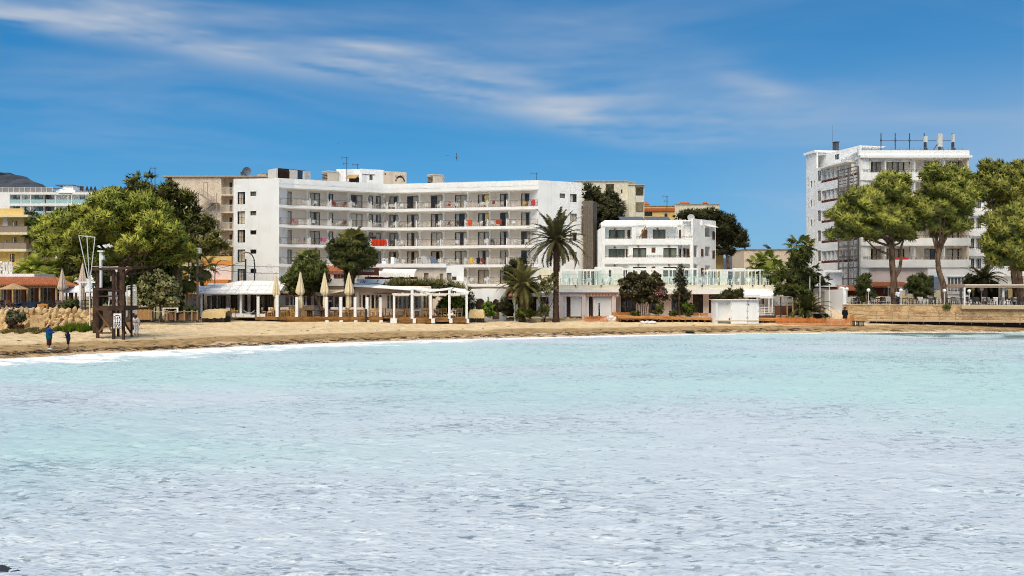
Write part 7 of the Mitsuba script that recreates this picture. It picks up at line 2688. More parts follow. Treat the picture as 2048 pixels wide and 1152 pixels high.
def tiled_restaurant():
 k=thing('restaurant','single storey restaurant with a terracotta tile roof and timber posts','restaurant')
 F=flat(86.0)
 E=flat(82.5)
 zE,zR=E.z(50,569.5),F.z(30,555)
 m=E.mb()
 L,R=E.u(-60),E.u(116)
 Rr=E.u(70)
 m.hexa([[L,0,zE-.06],[R,0,zE-.06],[L,-4.2,zE-.06],[R,-4.2,zE-.06],[L,-3.4,zR-0.04],[Rr,-3.4,zR-0.04],[L,-4.2,zR-0.04],[Rr,-4.2,zR-0.04]])
 obj('roof_base',m,'roof_tile',k)
 for i in range(46):
  u=L+(R-L)*i/45
  f=min(1.0,(R-u)/(R-Rr))if u>Rr else 1.0
  m=E.mb()
  m.tube([(u,0.12,zE),(u,-3.4*f,zE+(zR-zE)*f)],0.095,6)
  obj('roof_tile',m,'roof_tile',k)
 m=F.mb()
 px_box(m,F,-60,68.5,547.5,555,-4,0)
 obj('parapet',m,'white_plaster',k)
 m=E.mb((0.40,0.22,0.11))
 m.box(L,R,-0.3,-0.15,zE-0.28,zE-0.08)
 for i in range(26):
  u=L+(R-L)*i/25
  m.box(u-0.05,u+0.05,-3.0,-0.1,zE-0.20,zE-0.07)
 obj('rafter',m,'matte',k)
 z0=E.z(50,606)
 for px in(-10,22,51,76,109):
  m=E.mb((0.50,0.36,0.17))
  px_box(m,E,px-1.3,px+1.4,573,606,-0.45,-0.25)
  obj('timber_post',m,'matte',k)
 G=flat(85.2)
 for a,b in((-14,-6),(15,20.5),(43.5,50),(69,75),(102,107.5)):
  m=G.mb((0.28,0.10,0.055))
  px_box(m,G,a,b,572,608,-0.3,0)
  obj('brick_pier',m,'matte',k)
 for a,b,n in((-5,14.5,2),(21,43,3),(51,68.5,2),(76,101.5,3)):
  q=px_hole(G,a,b,574,608)
  window(G,k,*q,-0.05,n,1,(0.62,0.58,0.5),0.07,0.1,[(0.05,0.28,(0.66,0.64,0.6)),(0.7,0.85,(0.5,0.52,0.5))]if a!=76 else[(0.1,0.2,(0.35,0.2,0.1))],back=(0.05,0.045,0.04))
 m=MB(c=(0.25,0.17,0.11))
 m.box(X_at(-60,80),X_at(182,80),79.5,94,0.2,2.62)
 obj('terrace_floor',m,'matte',k)
 s=thing('rooftop_letters','tall white rooftop letters ending in an oval plate on the tiled restaurant','sign')
 H=flat(86.3)
 def bars(polys):
  m=H.mb((0.78,0.78,0.74))
  for p in polys:
   px_box(m,H,*p,-0.15,0)
  obj('letter',m,'matte',s)
 bars([(-2,0.4,522,548),(0.5,3.5,537,540.5),(0.5,4.0,522,526)])
 bars([(5.3,7.8,524,548)])
 a=np.linspace(0.5,2*math.pi-0.5,22)
 for cx,rx,ry,lo,full in((10.2,2.3,12.5,0.6,False),):
  o=[(H.u(cx+0.3)+rx*86.3/FOC*math.cos(t),H.z(10,536)+ry*86.3/FOC*math.sin(t))for t in a]
  i=[(H.u(cx+0.3)+rx*.45*86.3/FOC*math.cos(t),H.z(10,536)+ry*.78*86.3/FOC*math.sin(t))for t in a[::-1]]
  m=H.mb((0.78,0.78,0.74))
  m.extrude(sg.Polygon(o+i).buffer(0),-0.15,0,'xzy')
  obj('letter',m,'matte',s)
 a=np.linspace(0,2*math.pi,26)[:-1]
 o=sg.Polygon([(H.u(14.2)+2.2*86.3/FOC*math.cos(t),H.z(10,535.5)+12.5*86.3/FOC*math.sin(t))for t in a])
 i=sg.Polygon([(H.u(14.2)+0.9*86.3/FOC*math.cos(t),H.z(10,535.5)+9.5*86.3/FOC*math.sin(t))for t in a])
 m=H.mb((0.78,0.78,0.74))
 m.extrude(o.difference(i),-0.15,0,'xzy')
 obj('letter',m,'matte',s)
 m=H.mb((0.74,0.73,0.68))
 m.extrude(sg.Polygon([(H.u(21)+4.0*86.3/FOC*math.cos(t)*(1-0.12*math.sin(t)),H.z(10,535.5)+12.5*86.3/FOC*math.sin(t))for t in a]),-0.12,0,'xzy')
 obj('oval_plate',m,'matte',s)
 m=H.mb((0.60,0.58,0.52))
 for dy in(529,535.5,542):
  m.extrude(sg.Polygon([(H.u(21)+1.6*86.3/FOC*math.cos(t),H.z(10,dy)+2.2*86.3/FOC*math.sin(t))for t in a[::3]]),0.002,0.03,'xzy')
 obj('plate_mark',m,'matte',s)
 p=thing('parasol','open tan parasol in front of the tiled restaurant','parasol')
 x,Y=X_at(27.5,81.2),81.2
 zt,ze=Z_at(566,Y),Z_at(578.5,Y)
 m=MB(c=(0.42,0.28,0.15))
 Rp=29*Y/FOC
 n=8
 v=[(x,Y,zt)]+[(x+Rp*math.cos(t),Y+Rp*math.sin(t),ze)for t in np.arange(n)*2*math.pi/n+0.2]
 f=[[0,i+1,(i+1)%n+1]for i in range(n)]
 m.add(v,f)
 m.add(np.array(v)-[0,0,0.03],np.array(f)[:,::-1])
 obj('canopy',m,'fabric',p)
 m=MB(c=(0.26,0.17,0.10))
 m.tube([(x,Y,2.6),(x,Y,zt+0.1)],0.04,8)
 obj('pole',m,'matte',p)
 m=MB(c=(0.26,0.17,0.10))
 for t in np.arange(n)*2*math.pi/n+0.2:
  m.bar((x,Y,zt-0.12),(x+Rp*0.97*math.cos(t),Y+Rp*0.97*math.sin(t),ze-0.02),0.03)
 obj('rib',m,'matte',p)
 t=thing('tent','white low tent roof behind the lifeguard tower','tent')
 T_=flat(86.0)
 m=T_.mb((0.80,0.81,0.84))
 a,b,c=T_.u(128),T_.u(186),T_.u(160)
 z0,z1=T_.z(150,583),T_.z(150,570)
 m.add([[a,1.5,z0],[b,1.5,z0],[b,-1.5,z0],[a,-1.5,z0],[c,0,z1]],[[0,1,4],[1,2,4],[2,3,4],[3,0,4]])
 for(u,w),(u2,w2)in(((a,1.5),(b,1.5)),((b,1.5),(b,-1.5)),((b,-1.5),(a,-1.5)),((a,-1.5),(a,1.5))):
  m.add([[u,w,z0],[u2,w2,z0],[u2,w2,z0-0.12],[u,w,z0-0.12]],[[0,1,2],[0,2,3]])
 obj('roof',m,'fabric',t)
 for u in(a+0.1,c-0.6,c+0.3,b-0.1):
  for w_ in(1.4,-1.4):
   m=T_.mb((0.12,0.08,0.06))
   m.bar((u,w_,2.3),(u,w_,z0),0.14)
   obj('post',m,'matte',t)
 w=thing('wind_screen','white framed glass wind screen beside the tall pinkish parasol','wind screen')
 S=flat(80.2)
 m=S.mb((0.78,0.78,0.76))
 px_box(m,S,158,161.5,563,629,-0.1,0)
 px_box(m,S,161.6,190,563,566,-0.1,-0.003)
 px_box(m,S,161.6,190,626,629,-0.1,-0.003)
 obj('frame',m,'matte',w)
 obj('pane',sheet(S,S.u(161.6),S.u(190),S.z(170,626),S.z(170,566),-0.05),'glass',w)
 r=thing('terrace_rail','dark timber rail behind the glass wind screen','rail')
 m=flat(81.5).mb((0.08,0.055,0.04))
 G9=flat(81.5)
 for y in(600,607,614):
  px_box(m,G9,133,184,y,y+1.6,-0.05,0)
 for px in(135,146,158,170,182):
  px_box(m,G9,px-0.8,px+0.8,598,624,-0.12,-0.051)
 scene_part(r,m)
 f=thing('sofa','dark blue terrace sofa behind the stone wall','sofa')
 m=S.mb((0.025,0.035,0.055))
 px_box(m,S,32,71,604,611.5,-0.9,-0.7)
 px_box(m,S,32,71,611.6,616,-0.9,0.0)
 px_box(m,S,31,33.5,607,616,-0.69,0.02)
 px_box(m,S,69,71.5,607,616,-0.69,0.02)
 obj('cushion',m,'fabric',f)
 m=S.mb((0.55,0.56,0.56))
 px_box(m,S,31,72,616.1,618,-0.95,0.05)
 obj('frame',m,'matte',f)
 b=thing('wooden_cube','orange wooden cube table with a round opening beside the sofa','side table')
 m=S.mb((0.50,0.28,0.10))
 px_box(m,S,74,95,608,620,-0.9,0.0)
 obj('box',m,'orange_wood',b)
 m=S.mb((0.12,0.05,0.03))
 px_box(m,S,86,92,611,616,0.003,0.02)
 obj('opening',m,'matte',b)
 l=thing('globe_lamp','small white globe on the wooden cube table','lamp')
 m=MB(c=(0.8,0.8,0.78))
 q=S.at(S.u(77.5),0.15,S.z(77,615.5))
 m.tm(trimesh.creation.icosphere(2,0.11).apply_translation(q))
 scene_part(l,m,'gloss')
 for i,(px,c)in enumerate(((4,'brown'),(14,'dark'),(24,'brown'),(101,'dark'),(108,'dark'),(118,'dark'),(126,'brown'),(140,'dark'),(150,'dark'))):
  placed('terrace_chair',CH[c],X_at(px,81),81.0-0.4*(i%2),2.62,(i*73)%360,f'{"reddish brown" if c == "brown" else "black"} chair on the tiled restaurant terrace, {ORD[i]} along the stone wall','chair','chairs on the tiled restaurant terrace')
 rf=thing('rope_fence','timber posts with a sagging white rope on top of the stone wall','rope fence')
 R_=flat(79.4)
 m=R_.mb((0.42,0.27,0.12))
 ps=[(13.5,611,628),(43,612.5,630),(87,612,628),(114.5,609.5,625)]
 for px,t_,s_ in ps:
  m=R_.mb((0.42,0.27,0.12))
  m.bar((R_.u(px),0,R_.z(px,s_)),(R_.u(px),0,R_.z(px,t_)),0.13)
  obj('post',m,'matte',rf)
 m=R_.mb((0.72,0.70,0.66))
 for(a,ya),(b,yb)in(((-8,618),(13.5,614)),((13.5,614),(43,615)),((43,615),(87,615)),((87,616),(114.5,612))):
  m.tube([(R_.u(a+(b-a)*t),0,R_.z(a,ya+(yb-ya)*t+5*math.sin(math.pi*t)))for t in np.linspace(0,1,9)],0.035,6)
 obj('rope',m,'fabric',rf)
tiled_restaurant()
def boulder(r,sx,sy,sz,seed,sub=2,rough=0.35):
 t=trimesh.creation.icosphere(sub,1.0)
 v=t.vertices
 q=np.random.default_rng(seed)
 for _ in range(9):
  d=q.normal(size=3)
  d/=np.linalg.norm(d)
  k=q.uniform(0.55,0.9)
  s=v@d-k
  v=v-np.outer(np.clip(s,0,None),d)
 v=v*(1+rough*(meshkit.fbm(v*2.1+seed,3,seed)[:,None]-0.5))
 return v*[sx,sy,sz],t.faces
def rubble_wall_left():
 k=thing('boulder_wall','ochre boulder wall below the tiled restaurant terrace','wall')
 r=np.random.default_rng(17)
 F=flat(78.8)
 m=F.mb()
 m.box(F.u(-40),F.u(182),-0.8,-0.35,0.0,2.5)
 obj('core',m,'stone',k)
 n=0
 for row,(y,hgt,dep)in enumerate(((626,0.42,0.0),(634,0.38,0.05),(641,0.36,0.12),(648,0.36,0.18),(655,0.36,0.25),(661,0.34,0.32))):
  px=-20+row*4
  while px<180:
   w=r.uniform(9,17)if row else r.uniform(9,16)
   if 58<px+w/2<90 and row in(1,2,3,4):
    px+=w
    continue
   v,f=boulder(r,w*79/FOC/2*1.08,0.28,hgt*r.uniform(0.85,1.1),100+n,2,0.10)
   yy=y-(3 if row==0 and px>20 and px<150 else 0)+r.uniform(-1.5,1.5)if row<5 else y
   q=F.at(F.u(px+w/2),dep-0.25,F.z(px,yy))
   g=gz(q[0],q[1])
   if q[2]+hgt>g:
    m=MB(c=(1,1,1))
    m.add(v+q,f)
    obj('stone',m,'stone',k)
   n+=1
   px+=w
 m=F.mb((0.46,0.33,0.17))
 px_box(m,F,60.5,90,630.5,660,-0.34,0.06)
 obj('smooth_panel',m,'stone',k)
 m=F.mb((0.56,0.48,0.36))
 px_box(m,F,62,80,653.5,656.5,0.1,0.9)
 obj('ledge',m,'matte',k)
rubble_wall_left()
def rocks(pxs,label_fn,name='rock',seed=0,size=(0.35,0.8),h=(0.18,0.35),mat='stone',group=None):
 r=np.random.default_rng(seed)
 for i,(px,py)in enumerate(pxs):
  q=hit(px,py)
  w=r.uniform(*size)
  v,f=boulder(r,w,w*0.6,r.uniform(*h),seed*50+i)
  k=thing(name,label_fn(i),'rock',group)
  m=MB(c=(0.45,0.33,0.2))
  m.add(v+q+[0,0.2,0.08],f)
  scene_part(k,m,mat)
rocks([(283,641),(296,643),(309,642.5),(322,644),(336,643),(349,644.5),(362,643),(374,642),(386,642)],lambda i:f'flat pale kerb rock at the garden edge, {ORD[i]} from the lifeguard tower','rock',2,(0.3,0.5),(0.15,0.25),group='kerb rocks along the garden')
rocks([(985,636),(997,637),(1009,637),(1020,638),(1031,638.5),(1040,641),(1052,643),(1064,643.5),(1076,644),(1099,642),(1110,640),(1122,640),(1134,640.5),(1146,640.5),(1158,641)],lambda i:f'reddish rock in the low border before the porch, {ORD[i]} from the arched wall','rock',3,(0.3,0.55),(0.16,0.3),group='border rocks before the porch')
def foreground_rock():
 k=thing('rock','dark wet rock awash at the near corner of the water','rock')
 for i,(x,y,s)in enumerate(((-8.6,14.75,0.45),(-8.25,14.42,0.26),(-8.15,14.75,0.20))):
  v,f=boulder(None,0.9*s,0.6*s,0.32*s,400+i,4,0.5)
  v=v*(1+0.35*(meshkit.fbm(v*7.0,4,7)[:,None]-0.5))
  m=MB(c=(0.045,0.040,0.042))
  m.add(v+[x,y,-0.09],f)
  obj('stone',m,'gloss',k)
foreground_rock()
def garden_bits():
 f=thing('reed_fence','tan reed fence panels right of the lifeguard tower','fence')
 F=flat(88.0)
 for i in range(12):
  m=F.mb((0.36+0.05*(i%2),0.22,0.09))
  px_box(m,F,272+i*2.65,274.4+i*2.65,618.5+0.5*((i*7)%3),639.5,-0.06,0)
  obj('slat',m,'matte',f)
 g=thing('rope_fence','timber garden fence with ropes and brown planters before the bar','fence')
 m=F.mb((0.30,0.20,0.10))
 for px in(303,334,351,369,384,395):
  m=F.mb((0.30,0.20,0.10))
  m.bar((F.u(px),0,F.z(px,641)),(F.u(px),0,F.z(px,620)),0.12)
  obj('post',m,'matte',g)
 m=F.mb((0.5,0.42,0.3))
 ps=[303,334,351,369,384,395]
 for a,b in zip(ps[:-1],ps[1:]):
  m.tube([(F.u(a+(b-a)*t),0,F.z(a,621+3*math.sin(math.pi*t)))for t in np.linspace(0,1,7)],0.03,6)
 obj('rope',m,'fabric',g)
 for a,b in((328,345),(356,371),(380,394)):
  m=F.mb((0.20,0.10,0.06))
  px_box(m,F,a,b,628,640,-0.8,-0.2)
  obj('planter',m,'matte',g)
 w=thing('fence_rail','white painted rail and post at the garden corner','rail')
 m=F.mb((0.78,0.78,0.74))
 for a,b,t,s in((326,327.8,616,631),(326,355,615.5,617),(354,357,615,625)):
  px_box(m,F,a,b,t,s,0.02,0.1)
 scene_part(w,m)
 p=thing('poster_board','white board with a dark floral print beside the small palm','board')
 P=flat(101.0)
 m=P.mb((0.76,0.76,0.78))
 px_box(m,P,376,393,593.5,613,-0.06,0)
 obj('board',m,'matte',p)
 m=P.mb((0.05,0.05,0.06))
 r=np.random.default_rng(3)
 for cx,cy in((380.5,598),(388.5,598),(384.5,602)):
  for t in np.arange(8)*math.pi/4:
   a=np.array([P.u(cx),P.z(cx,cy)])
   e=np.array([math.cos(t),math.sin(t)])
   n=np.array([-e[1],e[0]])
   m.extrude(sg.Polygon([a+e*0.05,a+e*0.14+n*0.035,a+e*0.23,a+e*0.14-n*0.035]),0.003,0.012,'xzy')
 for i in range(6):
  px_box(m,P,377.5+i*2.5,378.7+i*2.5,608-(i%2),612,0.003,0.012)
 obj('print',m,'matte',p)
 l=thing('camera_pole','tall slim brown pole with a pale square lamp box on top','lamp post')
 x,Y=X_at(395,93),93.0
 m=MB(c=(0.16,0.12,0.09))
 m.tube([(x,Y,0.8),(x,Y,Z_at(506,Y))],[0.13,0.10],8)
 obj('pole',m,'matte',l)
 m=MB(c=(0.64,0.66,0.66))
 m.box(X_at(390.5,Y),X_at(402.5,Y),Y-0.4,Y+0.1,Z_at(507,Y),Z_at(496,Y))
 obj('lamp_box',m,'matte',l)
 m=MB(c=(0.03,0.03,0.03))
 m.box(X_at(391.5,Y),X_at(399,Y),Y-0.42,Y-0.402,Z_at(505,Y),Z_at(501.5,Y))
 obj('opening',m,'matte',l)
 m=MB(c=(0.05,0.04,0.04))
 m.box(x+0.05,x+0.75,Y-0.3,Y,Z_at(555,Y),Z_at(548,Y))
 obj('speaker',m,'matte',l)
 s=thing('street_lamp','dark curved street lamp in front of the hotel end wall','lamp')
 Y=110.0
 px=lambda a,b:(X_at(a,Y),Y,Z_at(b,Y))
 m=MB(c=(0.08,0.08,0.08))
 m.tube([px(509,580),px(509.3,530),px(508,518),px(504,510),px(498,505.5),px(490,504.5)],0.075,8)
 obj('pole',m,'metal',s)
 m=MB(c=(0.45,0.36,0.22))
 m.tube([px(491,504.6),px(488,504.8),px(483.5,505.8)],[0.09,0.16,0.08],8)
 obj('lamp_head',m,'matte',s)
 t=thing('post','straight dark post left of the curved street lamp','post')
 m=MB(c=(0.04,0.04,0.04))
 m.tube([px(491,580),px(491.3,518)],0.09,8)
 scene_part(t,m)
 t=thing('street_lamp','thin curved lamp against the orange banded house','lamp')
 m=MB(c=(0.10,0.09,0.08))
 m.tube([px(429.5,575),px(429.8,538),px(431.5,531),px(436,524),px(443,520)],0.06,8)
 obj('pole',m,'metal',t)
 m=MB(c=(0.6,0.5,0.3))
 m.tube([px(443,520),px(448,519.5),px(454,520.5)],[0.07,0.12,0.06],8)
 obj('lamp_head',m,'matte',t)
 for i,pts in enumerate(([(404,523),(433,528),(462,531),(520,533),(560,534)],[(400,534.5),(430,539),(462,542.5),(500,546),(558,546.5)],[(398,544),(431,538.5),(462,531),(492,521)])):
  w=thing('cable',['upper sagging cable in front of the hotel end wall','lower sagging cable in front of the hotel end wall','cable rising steeply across the orange banded house'][i],'cable')
  m=MB(c=(0.04,0.04,0.045))
  m.tube([(X_at(a,108.5+i),108.5+i,Z_at(b,108.5+i))for a,b in pts],0.03,5)
  scene_part(w,m)
 e=thing('wall_emblem','faint grey radiating plant emblem on the bar roof front','emblem')
 E=flat(104.6)
 m=E.mb((0.62,0.58,0.60))
 for t in np.linspace(-0.2,math.pi+0.2,13):
  a=np.array([E.u(540),E.z(540,538)])
  d=np.array([math.cos(t),math.sin(t)])
  n=np.array([-d[1],d[0]])*0.03
  m.extrude(sg.Polygon([a+d*0.15-n,a+d*0.8,a+d*0.15+n]),0,0.03,'xzy')
 m.extrude(sg.Polygon([(E.u(533),E.z(540,561)),(E.u(548),E.z(540,561)),(E.u(546),E.z(540,542)),(E.u(535),E.z(540,542))]).difference(sg.Polygon([(E.u(534),E.z(540,560)),(E.u(547),E.z(540,560)),(E.u(545.4),E.z(540,543)),(E.u(535.6),E.z(540,543))])),0,0.03,'xzy')
 scene_part(e,m)
garden_bits()
# trees, palms, shrubs
PINE=dict(light=(0.43,0.43,0.075),mid=(0.275,0.305,0.06),dark=(0.14,0.165,0.042))
PINE_R=dict(light=(0.40,0.40,0.08),mid=(0.26,0.275,0.065),dark=(0.14,0.155,0.046))
DARK=dict(light=(0.151,0.173,0.045),mid=(0.085,0.105,0.032),dark=(0.036,0.045,0.018))
DEEP=dict(light=(0.105,0.109,0.046),mid=(0.060,0.064,0.030),dark=(0.029,0.030,0.018))
OLIVE=dict(light=(0.375,0.356,0.169),mid=(0.225,0.225,0.094),dark=(0.094,0.104,0.041))
FRESH=dict(light=(0.364,0.473,0.082),mid=(0.191,0.282,0.051),dark=(0.073,0.109,0.026))
SHRUB=dict(light=(0.187,0.260,0.042),mid=(0.104,0.163,0.031),dark=(0.042,0.062,0.018))
FAR=dict(light=(0.060,0.070,0.035),mid=(0.042,0.050,0.028),dark=(0.025,0.03,0.018))
REED=dict(light=(0.147,0.147,0.042),mid=(0.081,0.090,0.031),dark=(0.034,0.038,0.017))
TWIG=(0.075,0.065,0.035)
def tufts(m,C,R,n,size,pal,r,seed,needle=True,up=0.35,k=3,tone=0.0,shell=(0.70,1.10)):
 C,R=np.asarray(C),np.asarray(R)
 d=r.normal(size=(n,3))
 d/=np.linalg.norm(d,axis=1,keepdims=True)
 d[:,2]=np.where(d[:,2]<-0.80,-d[:,2],d[:,2])
 lump=0.80+0.45*meshkit.fbm(d*2.4+seed*3.7,3,seed%97)
 rad=r.uniform(*shell,n)*lump
 P=C+d*rad[:,None]*R
 g=meshkit.fbm(P*0.9,2,5)
 t=np.clip(0.52+0.9*(g-0.5)+r.normal(0,0.20,n)+tone,0,1)
 lo,mi_,hi=(np.array(pal[q])for q in('dark','mid','light'))
 col=np.where(t[:,None]<0.5,lo+(mi_-lo)*(t[:,None]*2),mi_+(hi-mi_)*(t[:,None]*2-1))
 col=col*r.uniform(0.8,1.2,(n,1))
 nr=d/R*R.mean()
 nr=nr/np.linalg.norm(nr,axis=1,keepdims=True)+r.normal(0,0.30,(n,3))
 nr/=np.linalg.norm(nr,axis=1,keepdims=True)
 V,F=[],[]
 nv=3 if needle else 5
 for j in range(k):
  a=d*0.45+r.normal(0,0.6,(n,3))
  a[:,2]+=up*0.6
  a/=np.linalg.norm(a,axis=1,keepdims=True)
  b=np.cross(a,d+r.normal(0,0.45,(n,3))+[0,0,0.3])
  b/=np.linalg.norm(b,axis=1,keepdims=True)+1e-9
  L=size*r.uniform(0.7,1.35,(n,1))
  w=L*(0.30 if needle else 0.42)
  p0,p1=P-b*w*(0.5 if needle else 0.2),P+b*w*(0.5 if needle else 0.2)
  V+=[p0,p1,P+a*L]if needle else[p0,p1,P+a*L*0.55+b*w,P+a*L*0.55-b*w,P+a*L]
  i=np.arange(n)
  q=[j*nv*n+s*n+i for s in range(nv)]
  F+=[np.stack(q,1)]if needle else[np.stack([q[0],q[1],q[2]],1),np.stack([q[0],q[2],q[3]],1),np.stack([q[3],q[2],q[4]],1)]
 m.add(np.vstack(V),np.vstack(F),np.tile(col,(nv*k,1)),np.tile(nr,(nv*k,1)))
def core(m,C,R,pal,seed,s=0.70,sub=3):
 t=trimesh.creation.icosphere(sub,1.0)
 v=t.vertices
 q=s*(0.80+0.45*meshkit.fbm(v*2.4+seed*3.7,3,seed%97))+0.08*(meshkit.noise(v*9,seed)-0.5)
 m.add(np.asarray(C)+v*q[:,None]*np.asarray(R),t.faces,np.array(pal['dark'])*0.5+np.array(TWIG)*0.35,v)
SEED=[1]
def clumps_to(m,clumps,Y,pal,size,dens,depth=0.8,needle=True,spread=1.0,s=0.70,up=0.35,k=3):
 out=[]
 r=np.random.default_rng(SEED[0]*13+5)
 for c in clumps:
  px,py,rx,rz=c[:4]
  dY=(c[4]if len(c)>4 else r.uniform(-1,1)*0.5*rx*Y/FOC*spread)
  tone=c[5]if len(c)>5 else r.uniform(-0.10,0.10)
  y=Y+dY
  C=np.array([X_at(px,y),y,Z_at(py,y)])
  R=np.array([rx*y/FOC,max(rx,rz)*depth*y/FOC,rz*y/FOC])
  SEED[0]+=1
  if s>0:
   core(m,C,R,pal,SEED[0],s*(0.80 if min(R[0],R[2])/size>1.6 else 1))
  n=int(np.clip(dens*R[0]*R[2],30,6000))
  big=min(R[0],R[2])/size
  if big<1.6:
   tufts(m,C,R,n,size,pal,r,SEED[0],needle,up,k,tone)
  else:
   ns=int(np.clip(big*4.2,7,16))
   for i in range(ns):
    z=1-(i+0.5)/ns*1.75
    a=i*2.39996+SEED[0]
    d=np.array([math.sqrt(max(0,1-z*z))*math.cos(a),math.sqrt(max(0,1-z*z))*math.sin(a),z])+r.normal(0,0.12,3)
    rs=r.uniform(0.30,0.48)
    rs=np.array([R[0]*0.5+R[2]*0.5]*2+[R[2]])*rs*[1,1,0.85]
    SEED[0]+=1
    Cs=C+d*R*r.uniform(0.62,0.82)
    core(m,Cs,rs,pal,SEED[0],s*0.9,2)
    tufts(m,Cs,rs,int(n/ns*1.25),size,pal,r,SEED[0],needle,up,k,tone+r.normal(0,0.13))
  out.append((C,R))
 return out
def tree(name,label,cat,clumps,Y,pal,size,dens,trunk=None,trunk_r=0.25,limbs=True,group=None,depth=0.8,needle=True,bark='bark',s=0.70,up=0.35,extra=None,stems=None,k=3):
 key=thing(name,label,cat,group)
 m=MB()
 cs=clumps_to(m,clumps,Y,pal,size,dens,depth,needle,s=s,up=up,k=k)
 obj('crown',m,'needles',key)
 t=MB()
 r=np.random.default_rng(SEED[0])
 if trunk:
  P=np.array([[X_at(a,Y),Y,Z_at(b,Y)]for a,b in trunk])
  P[0,2]=min(P[0,2],max(gz(P[0,0],Y),-1)+3)-0.15
  u=np.linspace(0,1,len(P))
  n=max(6,4*len(P))
  Q=np.stack([np.interp(np.linspace(0,1,n),u,P[:,i])for i in range(3)],1)
  for i in range(3):
   Q[1:-1,i]=(Q[:-2,i]+2*Q[1:-1,i]+Q[2:,i])/4
  rad=trunk_r*np.linspace(1.08,0.68,n)
  rad[0]*=1.25
  t.tube(Q,rad,9)
  if limbs:
   top=Q[-1]
   for C,R in cs:
    if r.uniform()<0.75:
     a=Q[int(n*r.uniform(0.62,0.98))]
     mid=(a+C)/2+[0,0,-0.12*np.linalg.norm(C-a)]
     t.tube([a,(a+mid)/2+r.normal(0,.05,3),mid,C],np.array([0.42,0.36,0.27,0.10])*trunk_r,6)
 for st in(stems or[]):
  P=np.array([[X_at(a,Y),Y+r.uniform(-.2,.2),Z_at(b,Y)]for a,b in st[0]])
  t.tube(P,np.linspace(st[1],st[1]*0.5,len(P)),6)
 if t.V:
  obj('trunk',t,bark,key,smooth=True)
 return key
def frond(m,base,az,elev,L,droop,pal,r,nleaf=22,leaf=0.55,width=0.07,fold=0.5,tone=0.5):
 n=12
 d=np.array([math.cos(az),math.sin(az),0.0])
 pts,e,p=[np.array(base,float)],elev,np.array(base,float)
 for i in range(n):
  p=p+(d*math.cos(e)+np.array([0,0,math.sin(e)]))*L/n
  e-=droop/n*(0.5+1.0*i/n)
  pts.append(p.copy())
 pts=np.array(pts)
 lo,hi=np.array(pal['dark']),np.array(pal['light'])
 c0=lo+(hi-lo)*np.clip(tone+r.normal(0,0.15),0,1)
 m.tube(pts,np.linspace(0.045,0.01,n+1),4,c0*1.2,caps=False)
 side=np.array([-d[1],d[0],0.0])
 V,F,C=[],[],[]
 for i in range(nleaf):
  t=0.10+0.90*i/nleaf
  k=t*n
  j=min(int(k),n-1)
  q=pts[j]+(pts[j+1]-pts[j])*(k-j)
  tan=pts[j+1]-pts[j]
  tan/=np.linalg.norm(tan)
  up=np.cross(side,tan)*-1
  up=up if up[2]>0 else-up
  l=leaf*math.sin(math.pi*min(0.98,0.16+0.80*t))**0.7
  for s in(-1,1):
   a=tan*0.75+side*s*0.85+up*fold*0.5+np.array([0,0,-0.25])+r.normal(0,0.08,3)
   a/=np.linalg.norm(a)
   w=tan*width
   n0=len(V)
   V+=[q-w,q+w,q+a*l*0.6+w*0.7+[0,0,-0.02],q+a*l+[0,0,-0.10*l]]
   F+=[[n0,n0+1,n0+2],[n0,n0+2,n0+3]]
   C+=[c0*r.uniform(0.75,1.3)]*4
 m.add(np.array(V),np.array(F),np.array(C))
def fan_leaf(m,base,az,elev,L,size,pal,r,tone=0.5):
 d=np.array([math.cos(az)*math.cos(elev),math.sin(az)*math.cos(elev),math.sin(elev)])
 hub=np.asarray(base)+d*L+np.array([0,0,-0.12*L])
 lo,hi=np.array(pal['dark']),np.array(pal['light'])
 c=lo+(hi-lo)*np.clip(tone+r.normal(0,0.18),0,1)
 m.tube([base,(np.asarray(base)+hub)/2+[0,0,0.04],hub],[0.02,0.018,0.012],4,c*1.1,caps=False)
 side=np.cross(d,[0,0,1.0])
 side/=np.linalg.norm(side)+1e-9
 nrm=np.cross(side,d)
 V,F,C=[],[],[]
 n=15
 for i in range(n):
  a=-1.9+3.8*i/(n-1)
  e=d*math.cos(a)+side*math.sin(a)-nrm*0.25
  q=e/np.linalg.norm(e)
  s=size*(0.8+0.2*math.cos(a))*r.uniform(0.85,1.1)
  w=np.cross(q,nrm)*s*0.12
  n0=len(V)
  V+=[hub,hub+q*s*0.55+w,hub+q*s*0.55-w,hub+q*s+[0,0,-0.22*s]]
  F+=[[n0,n0+1,n0+2],[n0+1,n0+3,n0+2]]
  C+=[c*r.uniform(0.8,1.25)]*4
 m.add(np.array(V),np.array(F),np.array(C))
PALM=dict(light=(0.230,0.212,0.076),dark=(0.076,0.078,0.031))
PALMD=dict(light=(0.136,0.128,0.054),dark=(0.045,0.045,0.021))
PALMY=dict(light=(0.270,0.240,0.075),dark=(0.110,0.100,0.032))
FANP=dict(light=(0.280,0.294,0.077),dark=(0.084,0.101,0.028))
